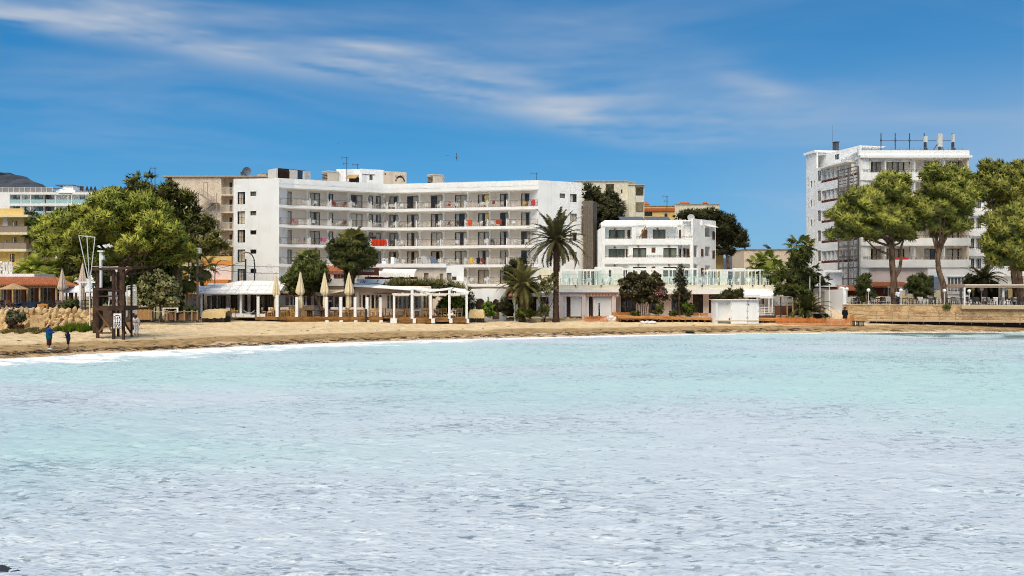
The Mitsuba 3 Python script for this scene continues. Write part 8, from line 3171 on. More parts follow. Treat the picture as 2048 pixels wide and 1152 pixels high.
def palm(name,label,px,Y,py_base,py_top,trunk_r,L,n,pal,seed,kind='date',elev=(-0.6,1.45),droop=1.6,leaf=0.55,trunk_mat='bark',size=0.9,dead=0,cat='palm tree',lean=0.0,tb=None,nleaf=22):
 key=thing(name,label,cat)
 r=np.random.default_rng(seed)
 x=X_at(px,Y)
 zb=gz(x,Y)-0.1 if tb is None else tb
 zt=Z_at(py_top,Y)
 xt=x+lean
 t=MB(c=(0.30,0.17,0.06))
 n_=26
 pts=[(x+lean*(i/n_)**1.5,Y,zb+(zt-zb)*i/n_)for i in range(n_+1)]
 rad=[trunk_r*(1.0+0.45*math.exp(-i/2.0)+0.09*(i%2)+(0.35*math.exp(-((i-n_)/2.2)**2)if kind=='date' else 0))for i in range(n_+1)]
 t.tube(pts,rad,12)
 obj('trunk',t,trunk_mat,key)
 m=MB()
 top=np.array([xt,Y,zt])
 for i in range(n):
  az=i*2.39996+r.normal(0,0.12)
  u=(i+0.5)/n
  e=elev[1]+(elev[0]-elev[1])*u**0.8+r.normal(0,0.08)
  b=top+np.array([math.cos(az),math.sin(az),0])*trunk_r*0.6
  if kind=='date':
   frond(m,b,az,e,L*r.uniform(0.85,1.1),droop*r.uniform(0.7,1.2)*(0.45+0.55*max(0,math.cos(e))),pal,r,nleaf,leaf,tone=0.35+0.4*(1-u))
  else:
   fan_leaf(m,b,az,e,L*r.uniform(0.8,1.15),size,pal,r,0.3+0.5*(1-u))
 obj('crown',m,'foliage',key)
 if dead:
  m=MB()
  for i in range(dead):
   az=i*2.1+0.4
   frond(m,top+np.array([math.cos(az),math.sin(az),-0.3])*trunk_r,az,-0.9+r.normal(0,.15),L*0.62,1.0,PALMY,r,18,leaf*0.8,tone=0.6)
  obj('dead_fronds',m,'foliage',key,label='yellowing fronds that hang below the crown')
 return key
tree('pine_tree','broad umbrella pine with a yellow green crown behind the lifeguard tower','tree',[(112,472,42,28),(88,500,22,16),(165,442,48,32),(148,496,45,24),(215,416,52,32),(200,466,55,36),(268,420,48,33),(255,470,50,38),(305,432,38,30),(320,470,45,38),(347,492,40,28),(300,505,45,20),(240,512,45,17),(190,519,40,14),(372,506,22,17),(225,391,28,12),(130,440,26,18),(285,400,26,14),(100,445,18,14,2.0),(335,520,35,12),(270,522,40,11),(205,440,30,20,-3.5,.12),(160,470,30,20,-3.5,.12),(300,450,30,20,-3.2,.14),(265,490,32,18,-3.6,.1),(340,465,22,16,-3,.12)],92.0,PINE,0.46,300,[(243,640),(242,600),(240,565),(243,540),(250,510)],0.48,depth=0.75,s=0.74,stems=[([(241,572),(228,548),(212,538),(196,528),(180,520)],0.26),([(243,560),(262,535),(290,520)],0.20)])
tree('conifer','dark ragged conifer rising behind the broad umbrella pine','tree',[(268,364,14,16),(292,382,26,20),(333,388,36,20),(366,398,30,20),(312,415,40,26),(376,428,34,24),(402,456,28,24),(424,488,28,16),(352,455,36,30),(262,392,20,22),(398,500,30,22),(360,500,40,30),(432,470,10,8),(300,352,8,5),(345,370,10,6),(415,437,8,7),(447,492,10,5)],118.0,dict(DARK,light=(0.24,0.23,0.06),mid=(0.13,0.14,0.04)),0.6,75,[(360,640),(355,560),(345,480),(320,400)],0.35,s=0.55)
for i,(cl,lab)in enumerate((([(60,428,12,7),(50,433,12,6),(76,438,10,8)],'low dark tree between the yellow house and the modern block'),([(70,445,14,12),(60,465,10,16),(82,470,16,18)],'dark tree pressed against the yellow house'))):
 tree('tree',lab,'tree',cl,150.0-25*i,FAR if i==0 else SHRUB,0.6,60,[(cl[1][0],640),(cl[1][0],cl[1][1])],0.25,limbs=False)
tree('olive_tree','grey olive tree with several thin stems behind the reed fence','tree',[(300,566,24,20),(328,580,28,24),(312,598,36,16),(288,590,18,16),(342,604,20,14),(318,555,18,12),(345,575,16,18)],90.0,OLIVE,0.30,230,None,needle=False,s=0.45,stems=[([(305,640),(300,620),(290,600),(286,585)],0.07),([(309,640),(312,615),(318,590)],0.08),([(318,640),(325,620),(338,600)],0.07),([(300,640),(290,625),(280,612)],0.05),([(322,642),(321,610),(325,590)],0.12),([(330,640),(340,618),(350,600)],0.05)])
tree('shrub','bright green leafy tree behind the olive and lifeguard tower','tree',[(280,545,22,16),(310,538,26,14),(345,545,20,14),(268,570,18,18),(340,560,18,16),(295,558,20,12)],96.0,FRESH,0.36,120,[(300,640),(300,570)],0.1,needle=False,s=0.5)
tree('shrub','dark shrub by the rope fence in front of the white garden wall','shrub',[(345,612,16,14),(357,600,10,20),(365,622,14,8),(382,622,12,7)],92.0,DARK,0.28,200,None,needle=False,s=0.5)
palm('palm_tree','stout date palm trunk whose crown is lost in the pine',354,95.0,632,500,0.48,3.4,26,PALMD,5,droop=1.5)
palm('fan_palm','small fan palm with a pale ochre trunk in front of the orange house',368,99.0,632,552,0.28,0.9,26,FANP,6,'fan',(-1.2,1.3),trunk_mat='orange_wood',size=1.25,lean=0.25)
palm('fan_palm','fan palm with hanging leaves behind the lamp box pole',404,101.0,632,528,0.20,0.9,16,PALM,16,'fan',(-1.3,0.9),size=1.2)
palm('palm_tree','feathery palm top against the beige block beside the hotel',432,128.0,600,512,0.25,3.4,24,PALM,7,elev=(-0.1,1.3),droop=1.8)
for i,(px,py,Y,L)in enumerate(((52,530,92,1.5),(72,520,93,1.7),(95,540,91,1.5),(110,525,94,1.5),(85,552,90,1.2))):
 palm('fan_palm',f'lush bright green palm behind the tiled restaurant roof, {ORD[i]} of five',px,float(Y),640,py+12,0.14,L,22,dict(light=(0.46,0.50,0.09),dark=(0.14,0.18,0.035)),30+i,'date',(-0.3,1.35),1.9,0.75,nleaf=14)
 labels[list(labels)[-1]]
palm('fan_palm','yellow green palm between the two tall closed parasols',141,90.0,640,566,0.14,1.3,20,dict(light=(0.48,0.44,0.09),dark=(0.16,0.16,0.04)),40,'date',(-0.5,1.3),1.9,0.6,nleaf=14)
tree('shrub','dense green bushes under the big pine behind the parasols','shrub',[(100,545,30,14),(125,530,22,14),(150,545,25,18),(180,540,22,20),(210,560,20,25),(140,520,30,12),(185,515,30,12),(215,590,18,25),(90,565,25,10)],98.0,OLIVE,0.36,110,None,needle=False,s=0.62)
tree('shrub','small dark agave shrub on the terrace beside the wind screen','shrub',[(143,612,13,11)],80.0,DARK,0.4,300,None,s=0.4)
tree('shrub','grey green succulent spilling over the boulder wall','shrub',[(25,629,11,8),(40,637,11,9),(20,640,9,8)],77.0,dict(light=(0.20,0.20,0.12),mid=(0.12,0.13,0.075),dark=(0.05,0.055,0.03)),0.16,900,None,needle=False,s=0.7)
tree('shrub','reddish brown dried plant mound at the foot of the boulder wall','shrub',[(26,650,10,12),(38,657,10,9)],76.6,dict(light=(0.16,0.075,0.055),mid=(0.085,0.04,0.03),dark=(0.03,0.018,0.015)),0.16,900,None,s=0.8)
def grass_bank(x0,x1,y0,hs,col,n,seed,label):
 r=np.random.default_rng(seed)
 m=MB()
 V,F,C=[],[],[]
 for i in range(n):
  px,d=r.uniform(x0,x1),r.uniform(0,1)
  q=hit_cache(px,y0-5*d+2*math.sin(px*0.2))
  h=hs*(0.40+0.60*min(1,(px-x0)/30))*r.uniform(0.5,1.1)*(0.75+0.25*math.sin(px*.25))
  q=q+[0,d*1.2+r.uniform(-.2,.2),0]
  q[2]=gz_fast(q)
  a=np.array([r.normal(0,0.3),r.normal(0,0.3),1.0])
  b=np.array([r.normal(),r.normal(),0])
  b=b/(np.linalg.norm(b)+1e-9)*0.025
  n0=len(V)
  V+=[q-b,q+b,q+a*h]
  F.append([n0,n0+1,n0+2])
  C+=[np.array(col)*r.uniform(0.5,1.5)]*3
 m.add(np.array(V),np.array(F),np.array(C))
 k=obj('grass',m,'foliage')
 labels[k]=dict(label=label,category='grass',kind='stuff')
_hc={}
def hit_cache(px,py):
 k=(int(px/3),int(py))
 if k not in _hc:
  _hc[k]=hit(k[0]*3+1,k[1])
 q=_hc[k].copy()
 q[0]=X_at(px,q[1])
 return q
def gz_fast(q):
 k=(int(q[0]*3),int(q[1]*3),'z')
 if k not in _hc:
  _hc[k]=gz(q[0],q[1])
 return _hc[k]
grass_bank(103,184,664,0.92,(0.11,0.17,0.018),5200,8,'bank of bright green grass below the boulder wall beside the tower')
grass_bank(-8,100,667,0.34,(0.16,0.14,0.045),3000,9,'strip of dry olive grass at the foot of the boulder wall')
tree('tree','round dark tree with a leaning trunk between the cream parasols','tree',[(583,560,20,20),(608,536,28,22),(638,550,22,26),(615,566,38,18),(596,582,24,9),(632,578,20,11),(602,553,22,18,-1.2,.1),(628,545,18,14,-1.3,.1)],99.2,DARK,0.34,300,[(648,634),(642,618),(634,600),(628,585),(620,570)],0.20)
tree('tree','dark spreading tree with a fan palm growing through it','tree',[(688,500,28,22),(725,503,26,26),(708,530,38,18),(680,522,24,18),(741,520,13,20),(664,498,10,16),(705,510,24,18,-1.2,.05),(702,546,14,14),(697,560,8,12)],100.5,dict(DARK,light=(0.10,0.09,0.028)),0.34,300,[(700,632),(701,590),(703,550)],0.22)
palm('fan_palm','fan palm crown rising out of the dark spreading tree',705,101.5,632,480,0.24,1.0,26,dict(light=(0.24,0.22,0.06),dark=(0.06,0.066,0.02)),9,'fan',(-1.3,1.4),size=1.3)
palm('fan_palm','fan palm crown just above the round dark tree',618,101.0,632,518,0.2,0.9,20,FANP,10,'fan',(-0.6,1.4),size=1.0)
palm('date_palm','tall date palm with a dark trunk before the hotel end wall',1112,100.4,633,481,0.30,4.0,68,PALMD,11,'date',(-0.62,1.52),1.38,0.55,trunk_mat='dark_wood',nleaf=34)
palm('date_palm','short date palm with yellow hanging fronds by the porch',1045,99.0,636,572,0.32,3.3,46,PALM,12,'date',(-0.35,1.5),1.5,0.50,dead=9,nleaf=28)
tree('tree','very dark leafy tree behind the short date palm','tree',[(1036,535,24,20),(1030,560,26,22),(1055,580,22,20),(1040,590,26,14),(1022,545,14,20)],103.0,DEEP,0.30,260,[(1040,634),(1038,590)],0.2)
def hedge():
 key=thing('hedge','long dark reed hedge with spiky tops behind the pergola roof','hedge')
 m=MB()
 r=np.random.default_rng(44)
 for px in np.arange(776,934,10.5):
  top=np.interp(px,[770,790,870,900,936],[566,560,561,563,577])
  h=(602-top)/2
  clumps_to(m,[(px,top+h,11,h,r.uniform(-.4,.4))],103.8,REED,0.34,130,0.9,s=0.78,up=0.8)
 V,F,C=[],[],[]
 for i in range(420):
  px=r.uniform(774,930)
  top=np.interp(px,[770,790,870,900,936],[566,561,562,564,577])
  q=np.array([X_at(px,103.8),103.8+r.uniform(-.8,.8),Z_at(top+4,103.8)])
  a=np.array([r.normal(0,.25),r.normal(0,.2),1])*r.uniform(0.4,1.0)
  b=np.array([0.035,0,0])
  n0=len(V)
  V+=[q-b,q+b,q+a]
  F.append([n0,n0+1,n0+2])
  C+=[np.array([0.09,0.085,0.03])*r.uniform(0.5,1.5)]*3
 m.add(np.array(V),np.array(F),np.array(C),np.tile([0.0,-0.6,0.8],(len(V),1)))
 obj('crown',m,'needles',key)
hedge()
tree('shrub','rounded green shrub inside the last pergola bays','shrub',[(893,612,16,18),(912,606,16,16),(920,620,12,14),(884,622,10,12)],99.0,SHRUB,0.26,330,None,needle=False,s=0.7)
tree('shrub','drooping dark branches between the pergola end and the arches','shrub',[(938,592,9,12),(945,608,10,12),(941,622,8,10)],99.0,DEEP,0.34,150,[(938,636),(938,600)],0.06,limbs=False,s=0.3)
tree('shrub','bright green shrub between the two pointed arches','shrub',[(978,618,11,14),(983,626,11,8),(973,627,9,8)],99.5,SHRUB,0.24,380,None,needle=False,s=0.7)
tree('shrub','dark feathery bush at the corner of the arched wall','shrub',[(1008,610,16,16),(1015,622,14,12),(1000,618,10,10)],99.6,DEEP,0.28,280,None,s=0.6)
tree('shrub','yellow green mounded bush under the short date palm','shrub',[(1050,626,18,11),(1042,631,12,7),(1062,629,12,8)],98.2,dict(light=(0.17,0.20,0.025),mid=(0.09,0.115,0.016),dark=(0.03,0.04,0.01)),0.22,450,None,s=0.7)
tree('small_tree','thin straggly tree with bare stems left of the tall palm','tree',[(1090,566,12,12),(1100,580,12,10),(1080,577,10,9),(1106,560,8,10),(1088,618,10,12),(1083,628,10,8)],100.0,OLIVE,0.24,170,None,needle=False,s=0.0,stems=[([(1090,638),(1090,610),(1094,590),(1100,575)],0.07),([(1096,620),(1104,606),(1108,590)],0.05),([(1090,612),(1084,595),(1082,580)],0.05)])
def oleander():
 key=tree('oleander','wide oleander bush with pink flowers before the long restaurant','shrub',[(1264,564,22,18),(1298,562,26,17),(1283,585,34,14),(1318,588,16,18),(1255,580,13,13),(1310,575,18,14),(1290,600,22,10)],102.8,dict(light=(0.13,0.115,0.045),mid=(0.062,0.058,0.026),dark=(0.024,0.024,0.013)),0.30,300,None,needle=False,s=0.5,stems=[([(1285+d,638),(1285+d*1.6,612),(1285+d*2.8,590)],0.06)for d in(-9,-6,-3,0,3,6,9,11)])
 r=np.random.default_rng(6)
 m=MB()
 for cx,cy,s,n,c in((1322,585,14,150,(0.62,0.27,0.30)),(1300,560,28,90,(0.60,0.42,0.34)),(1262,575,20,60,(0.62,0.52,0.44))):
  for i in range(n):
   px,py=r.normal(cx,s*0.6),r.normal(cy,s*0.6)
   q=np.array([X_at(px,101.4),101.4+r.uniform(-.3,.3),Z_at(py,101.4)])
   v=q+r.normal(0,0.055,(3,3))
   m.add(v,[[0,1,2]],np.array(c)*r.uniform(0.8,1.2))
 obj('blossom',m,'foliage',key)
oleander()
tree('small_tree','ragged dark cypress with dry brown twigs before the restaurant doors','tree',[(1361,542,6,12),(1360,560,10,13),(1363,580,14,14),(1358,598,15,12),(1372,592,9,12),(1364,616,9,10)],102.6,dict(light=(0.095,0.080,0.036),mid=(0.046,0.046,0.022),dark=(0.02,0.022,0.011)),0.32,260,[(1360,640),(1358,610),(1361,560)],0.12,limbs=False,s=0.5)
for cl,lab,pal in(([(1376,617,11,11),(1376,627,7,8)],'round green bush right of the ragged cypress',SHRUB),([(1317,621,9,9),(1320,612,6,7)],'small dark bush beside the oleander',DARK),([(1347,628,6,6)],'low dark plant left of the ragged cypress',DARK),([(1270,630,10,8)],'low dark plant at the foot of the oleander',DARK)):
 tree('shrub',lab,'shrub',cl,102.4,pal,0.22,420,[(cl[0][0],640),(cl[0][0],cl[0][1])],0.05,limbs=False,needle=False,s=0.65)
tree('shrub','dark heap of branches behind the white beach shed','shrub',[(1463,590,22,11),(1450,595,16,8),(1478,588,12,11)],101.5,dict(light=(0.085,0.085,0.03),mid=(0.05,0.05,0.02),dark=(0.022,0.022,0.01)),0.30,330,[(1463,640),(1463,595)],0.2,limbs=False,s=0.7)
tree('tree','dark leaning tree between the slatted screen and the white flats','tree',[(1185,390,20,22),(1206,418,32,26),(1230,428,20,22),(1200,455,38,22),(1178,440,16,40),(1218,400,18,18),(1240,445,12,14),(1190,480,26,14)],141.0,DEEP,0.5,130,[(1200,600),(1192,545),(1186,500),(1190,460)],0.42)
tree('pine_tree','dark pine leaning out to the east behind the white flats','tree',[(1386,430,32,12),(1420,434,32,16),(1450,448,30,20),(1454,478,36,20),(1474,474,22,20),(1448,503,24,12),(1430,460,32,22),(1400,445,30,16),(1484,490,12,8),(1365,432,14,8)],138.0,dict(DEEP,light=(0.08,0.082,0.026)),0.5,120,[(1455,600),(1457,545),(1455,510),(1440,480)],0.26)
for i,(px,py,Y,n)in enumerate(((1533,520,118.0,24),(1518,528,121.0,18),(1549,540,112.0,20))):
 palm('fan_palm',['bright fan palm in front of the plain beige house','smaller fan palm beside the glass terrace end','low fan palm between the terrace and the tall hedge tree'][i],px,Y,640,py,0.16,0.95,n,dict(light=(0.22,0.26,0.05),dark=(0.06,0.08,0.02)),50+i,'fan',(-1.0,1.4),size=1.15)
palm('fan_palm','fan palm crowning the tall ivy covered tree',1602,106.0,640,492,0.22,1.05,26,dict(light=(0.17,0.18,0.045),dark=(0.05,0.06,0.02)),53,'fan',(-0.9,1.4),size=1.1)
tree('tree','tall ivy covered tree between the terrace end and the corner hotel','tree',[(1594,522,18,24),(1604,545,19,24),(1586,555,20,22),(1578,584,30,15),(1598,580,24,17),(1612,510,12,20),(1566,577,17,12),(1562,552,11,15,1.5,.2)],104.5,dict(DARK,light=(0.095,0.105,0.022)),0.34,240,[(1582,642),(1588,610),(1590,575)],0.2,s=0.68)
palm('date_palm','low spreading date palm among the yellow posts',1612,101.8,642,622,0.24,2.9,52,dict(light=(0.125,0.130,0.042),dark=(0.038,0.042,0.016)),60,'date',(0.0,1.5),1.7,0.5,nleaf=28)
palm('fan_palm','small leafy palm against the gable of the corner hotel',1625,110.0,600,540,0.1,0.8,12,PALMD,61,'fan',(-0.6,1.3),size=0.8)
palm('fan_palm','small leafy palm beside the plain upper block',1646,111.0,600,560,0.1,0.7,12,PALMD,62,'fan',(-0.6,1.3),size=0.7)
tree('pine_tree','tall pine with a forked bare trunk on the sea wall terrace','tree',[(1692,435,36,22),(1675,470,22,13),(1718,402,36,26),(1758,388,38,26),(1795,372,32,20),(1742,430,48,28),(1790,418,42,32),(1822,442,26,26),(1765,458,52,22),(1718,466,38,16),(1812,470,32,16),(1780,357,26,11),(1690,408,20,14),(1740,405,26,18,-2.2,.14),(1700,445,26,16,-2.3,.12),(1780,440,30,18,-2.4,.1),(1830,410,16,18)],106.0,PINE_R,0.46,320,[(1788,612),(1787,585),(1788,560),(1784,530),(1784,490),(1780,450)],0.40,s=0.70,stems=[([(1790,556),(1799,540),(1802,520),(1801,500),(1810,470)],0.22)])
tree('pine_tree','tall pine with one leaning curved trunk right of the forked pine','tree',[(1882,346,32,17),(1912,360,36,24),(1868,384,32,28),(1920,398,36,28),(1898,428,42,28),(1942,386,18,22),(1858,428,24,28),(1884,460,38,17),(1922,452,28,16),(1895,385,28,20,-2.2,.14),(1880,420,26,18,-2.2,.12),(1855,350,16,10)],104.5,PINE_R,0.46,320,[(1890,612),(1888,585),(1886,565),(1878,545),(1875,520),(1880,495),(1886,460)],0.34,s=0.70)
tree('pine_tree','high rounded pine rising beyond the corner hotel roof edge','tree',[(1980,342,32,22),(2014,346,34,22),(2042,368,34,32),(1992,378,38,28),(1962,368,18,22),(2022,402,40,24),(2038,328,12,7),(2070,380,34,30),(1970,392,22,14)],111.0,dict(PINE_R,light=(0.30,0.275,0.06)),0.48,260,[(2046,620),(2040,560),(2030,480),(2015,400)],0.36,s=0.72)
tree('pine_tree','low yellow green pine at the far end of the terrace','tree',[(2010,440,36,26),(2042,432,38,26),(2000,480,32,28),(2036,482,38,32),(2014,520,32,20),(2046,528,30,22),(1986,508,22,18),(2064,455,34,36),(2020,455,28,20,-2.4,.16),(2030,500,28,18,-2.4,.12)],103.5,dict(PINE_R,light=(0.40,0.37,0.075)),0.46,300,[(2031,625),(2031,580),(2026,545),(2030,500)],0.34,s=0.72)
tree('shrub','conical dark shrub between the kiosk and the shop front','shrub',[(1731,560,12,16),(1728,578,16,16),(1735,592,13,16),(1722,565,10,12)],103.5,dict(DARK,light=(0.085,0.085,0.028)),0.30,330,[(1733,612),(1733,580)],0.12,limbs=False,s=0.7)
tree('shrub','broad round dark bush on the terrace before the grey recess','shrub',[(1838,560,18,14),(1832,578,20,16),(1848,578,16,17),(1840,592,20,10),(1823,566,10,12),(1856,566,8,12)],104.0,dict(DARK,light=(0.075,0.075,0.03)),0.30,330,[(1838,612),(1838,585)],0.12,limbs=False,s=0.7)
tree('shrub','small green plant growing out of the sea wall top','shrub',[(1894,613.5,6.5,6)],99.6,SHRUB,0.22,700,None,s=0.6)
palm('date_palm','dark date palm behind the terrace pergola',1968,110.0,620,558,0.35,2.9,40,PALMD,70,'date',(-0.3,1.4),1.7,0.5)
tree('shrub','dark green hedge behind the terrace pergola','shrub',[(1945,575,12,25),(1960,590,18,20),(1985,585,18,22),(2008,590,16,16),(2040,590,22,20)],112.0,DEEP,0.34,150,None,needle=False,s=0.75)
tree('tree','bushy tree behind the annex roof and white flagpoles','tree',[(1625,560,14,14),(1608,575,14,12),(1640,560,8,10)],109.0,dict(DARK,light=(0.11,0.10,0.04)),0.3,160,[(1620,620),(1622,570)],0.1,needle=False,s=0.5)
# people and birds
def ball(p,r,n=14):
 return m3.Manifold.sphere(r,n).translate([float(v)for v in p])
def bone(a,b,ra,rb):
 return m3.Manifold.batch_hull([ball(a,ra),ball(b,rb)])
def smooth_body(parts,L=0.03,it=6):
 m=m3.Manifold.batch_boolean(parts,m3.OpType.Add).refine_to_length(L)
 q=m.to_mesh()
 t=trimesh.Trimesh(q.vert_properties[:,:3],q.tri_verts,process=True)
 trimesh.smoothing.filter_taubin(t,0.5,0.53,it)
 return t
def hand(wrist,fwd,palm_n,s=1.0,curl=0.5,side=1):
 fwd,n=np.asarray(fwd,float),np.asarray(palm_n,float)
 fwd/=np.linalg.norm(fwd)
 n=n-fwd*(n@fwd)
 n/=np.linalg.norm(n)
 lat=np.cross(fwd,n)*side
 w=np.asarray(wrist,float)
 out=[m3.Manifold.batch_hull([ball(w,0.024*s,10),ball(w+fwd*0.085*s+lat*0.032*s,0.014*s,10),ball(w+fwd*0.085*s-lat*0.032*s,0.013*s,10)])]
 for i,(o,l)in enumerate(((0.033,0.072),(0.011,0.082),(-0.011,0.076),(-0.033,0.060))):
  a=w+fwd*0.085*s+lat*o*s
  d1=fwd*math.cos(curl*0.6)+n*math.sin(curl*0.6)
  d2=fwd*math.cos(curl*1.5)+n*math.sin(curl*1.5)
  b=a+d1*l*0.5*s
  c=b+d2*l*0.5*s
  out+=[bone(a,b,0.0095*s,0.0085*s),bone(b,c,0.0085*s,0.007*s)]
 a=w+fwd*0.03*s+lat*0.028*s
 b=a+(fwd*0.6+lat*0.7+n*0.3)*0.04*s
 c=b+(fwd*0.8+lat*0.3+n*0.4)*0.032*s
 out+=[bone(a,b,0.012*s,0.010*s),bone(b,c,0.010*s,0.008*s)]
 return m3.Manifold.batch_boolean(out,m3.OpType.Add)
SKIN=(0.42,0.24,0.16)
def person(label,x,y,z,face,H,J,cloth,hair,shoes,group=None,skin=SKIN,hatf=None):
 key=thing('person',label,'person',group)
 a=math.radians(face)
 f,l=np.array([math.cos(a),math.sin(a),0]),np.array([-math.sin(a),math.cos(a),0])
 W=lambda p:np.array([x,y,z])+(l*p[0]+f*p[1]+np.array([0,0,1.0])*p[2])*H
 D=lambda p:l*p[0]+f*p[1]+np.array([0,0,1.0])*p[2]
 j={k:W(v)for k,v in J.items()}
 R=lambda v:v*H
 parts=[bone(j['pelvis'],j['waist'],R(.085),R(.070)),bone(j['waist'],j['chest'],R(.070),R(.085)),bone(j['chest'],j['neck'],R(.055),R(.032)),bone(j['neck'],j['head'],R(.030),R(.030))]
 hd=j['head']
 head=[ball(hd+D((0,0,.012))*H,R(.052)),ball(hd+D((0,.012,-.022))*H,R(.042)),ball(hd+D((0,.030,-.040))*H,R(.024)),bone(hd+D((0,.048,.002))*H,hd+D((0,.062,-.016))*H,R(.007),R(.010)),ball(hd+D((.052,0,-.006))*H,R(.011)),ball(hd+D((-.052,0,-.006))*H,R(.011)),bone(hd+D((.014,.050,-.034))*H,hd+D((-.014,.050,-.034))*H,R(.006),R(.006))]
 parts.append(m3.Manifold.batch_hull(head[:3]))
 parts+=head[3:]
 for s in('l','r'):
  parts+=[bone(j['hip'+s],j['knee'+s],R(.048),R(.034)),bone(j['knee'+s],j['ankle'+s],R(.034),R(.022)),bone(j['ankle'+s],j['toe'+s],R(.022),R(.018)),bone(j['sh'+s],j['el'+s],R(.030),R(.024)),bone(j['el'+s],j['wr'+s],R(.024),R(.017)),bone(j['chest'],j['sh'+s],R(.05),R(.034))]
 t=smooth_body(parts,R(.02))
 m=MB(c=skin)
 m.tm(t)
 for s,sd in(('l',1),('r',-1)):
  fw=j['wr'+s]-j['el'+s]
  m.tm(hand(j['wr'+s],fw,D(J['palm'+s])if 'palm'+s in J else f*0.6-l*sd*0.8,H/1.7,0.5,-sd))
 obj('body',m,'matte',key,smooth=True)
 m=MB(c=(0.02,0.015,0.012))
 for sx in(-.019,.019):
  m.tm(trimesh.creation.icosphere(1,R(.0065)).apply_translation(hd+D((sx,.048,.004))*H))
 obj('eye',m,'gloss',key,smooth=True)
 for name,items,c,lab in cloth:
  pc=[]
  for it in items:
   if it[0]=='bone':
    pc.append(bone(W(it[1])if not isinstance(it[1],str)else j[it[1]],W(it[2])if not isinstance(it[2],str)else j[it[2]],R(it[3]),R(it[4])))
   else:
    pc.append(m3.Manifold.batch_hull([ball(W(p)if not isinstance(p,str)else j[p],R(r_))for p,r_ in it[1]]))
  t=smooth_body(pc,R(.025),4)
  m=MB(c=c)
  m.tm(t)
  obj(name,m,'fabric',key,smooth=True,label=lab)
 hp=[m3.Manifold.batch_hull([ball(hd+D(p)*H,R(r_))for p,r_ in it])for it in hair[0]]
 m=MB(c=hair[1])
 m.tm(smooth_body(hp,R(.02),3))
 obj('hair',m,'fabric',key,smooth=True)
 if shoes:
  m=MB(c=shoes)
  for s in('l','r'):
   a_,b_=j['ankle'+s],j['toe'+s]
   m.tm(m3.Manifold.batch_hull([ball(a_+[0,0,-R(.012)],R(.028)),ball(b_,R(.026)),ball(b_+(b_-a_)*.2-[0,0,R(.006)],R(.018))]))
  obj('shoe',m,'matte',key,smooth=True)
 return key,j
STAND=dict(pelvis=(0,0,.53),waist=(0,0,.62),chest=(0,0,.74),neck=(0,.005,.84),head=(0,.015,.925),hipl=(.055,0,.50),kneel=(.055,.01,.28),anklel=(.055,-.01,.045),toel=(.06,.08,.022),hipr=(-.055,0,.50),kneer=(-.055,.01,.28),ankler=(-.055,-.01,.045),toer=(-.06,.08,.022),shl=(.115,0,.80),ell=(.14,-.02,.64),wrl=(.13,.06,.50),shr=(-.115,0,.80),elr=(-.14,-.02,.64),wrr=(-.13,.06,.50))
SHORT=([[((0,-.012,.025),.056),((0,-.03,-.01),.048)],[((0,-.035,0),.05),((0,-.05,-.05),.034)]],(0.022,0.014,0.010))
q=hit(98,698.5)
Jw=dict(STAND,ell=(.12,.06,.66),wrl=(.06,.20,.70),elr=(-.12,.05,.66),wrr=(-.05,.21,.71),head=(0,.03,.92),palml=(0,0,1),palmr=(0,0,1))
_,jw=person('woman in a blue and teal jacket and brown skirt holding a phone by the water',q[0],q[1],q[2],8,1.70,Jw,[('jacket',[('hull',[('chest',.118),((0,0,.62),.112)]),('bone','chest','shl',.09,.062),('bone','chest','shr',.09,.062),('bone','shl','ell',.060,.050),('bone','ell',(.075,.165,.69),.050,.036),('bone','shr','elr',.060,.050),('bone','elr',(-.066,.17,.70),.050,.036)],(0.012,0.055,0.24),None),('jacket_skirt',[('hull',[((0,0,.60),.122),((.02,0,.46),.112),((-.02,.01,.46),.116)])],(0.006,0.085,0.105),'teal lower part of the jacket'),('skirt',[('hull',[((0,0,.50),.098),((.035,0,.22),.075),((-.035,0,.22),.075),((0,.03,.22),.07)])],(0.060,0.020,0.016),None)],SHORT,(0.75,0.75,0.74))
ph=thing('phone','small dark phone held up by the woman in blue','phone')
m=MB(c=(0.03,0.03,0.035))
c=(jw['wrl']+jw['wrr'])/2+np.array([0.11,0,0.06])
m.box(c[0]-0.01,c[0]+0.005,c[1]-0.04,c[1]+0.04,c[2]-0.07,c[2]+0.08)
scene_part(ph,m,'gloss')
q=hit(136.5,697)
Jc=dict(STAND,waist=(0,-.01,.62),chest=(0,.0,.73),neck=(0,.035,.82),head=(0,.075,.885),ell=(.15,.06,.73),wrl=(.07,.15,.88),elr=(-.14,.0,.64),wrr=(-.10,.09,.52))
person('small child in a navy hooded jacket shading its eyes beside the woman',q[0],q[1],q[2],188,1.20,Jc,[('jacket',[('hull',[('chest',.118),((0,-.005,.54),.115)]),('bone','chest','shl',.09,.062),('bone','chest','shr',.09,.062),('bone','shl','ell',.058,.048),('bone','ell',(.09,.13,.85),.048,.036),('bone','shr','elr',.058,.05),('bone','elr',(-.105,.075,.55),.05,.036)],(0.018,0.022,0.075),None),('hood',[('hull',[((0,.02,.93),.07),((0,.03,.85),.066),((0,.11,.95),.03)]),('bone',(0,.07,.955),(0,.16,.95),.035,.02)],(0.014,0.013,0.020),None),('shorts',[('bone','hipl',(.056,.005,.30),.07,.055),('bone','hipr',(-.056,.005,.30),.07,.055),('bone','hipl','hipr',.075,.075)],(0.02,0.018,0.022),None)],([[((0,-.012,.02),.050),((0,-.03,-.01),.045)]],(0.02,0.014,0.01)),(0.03,0.028,0.03))
q=hit(272,669.5)
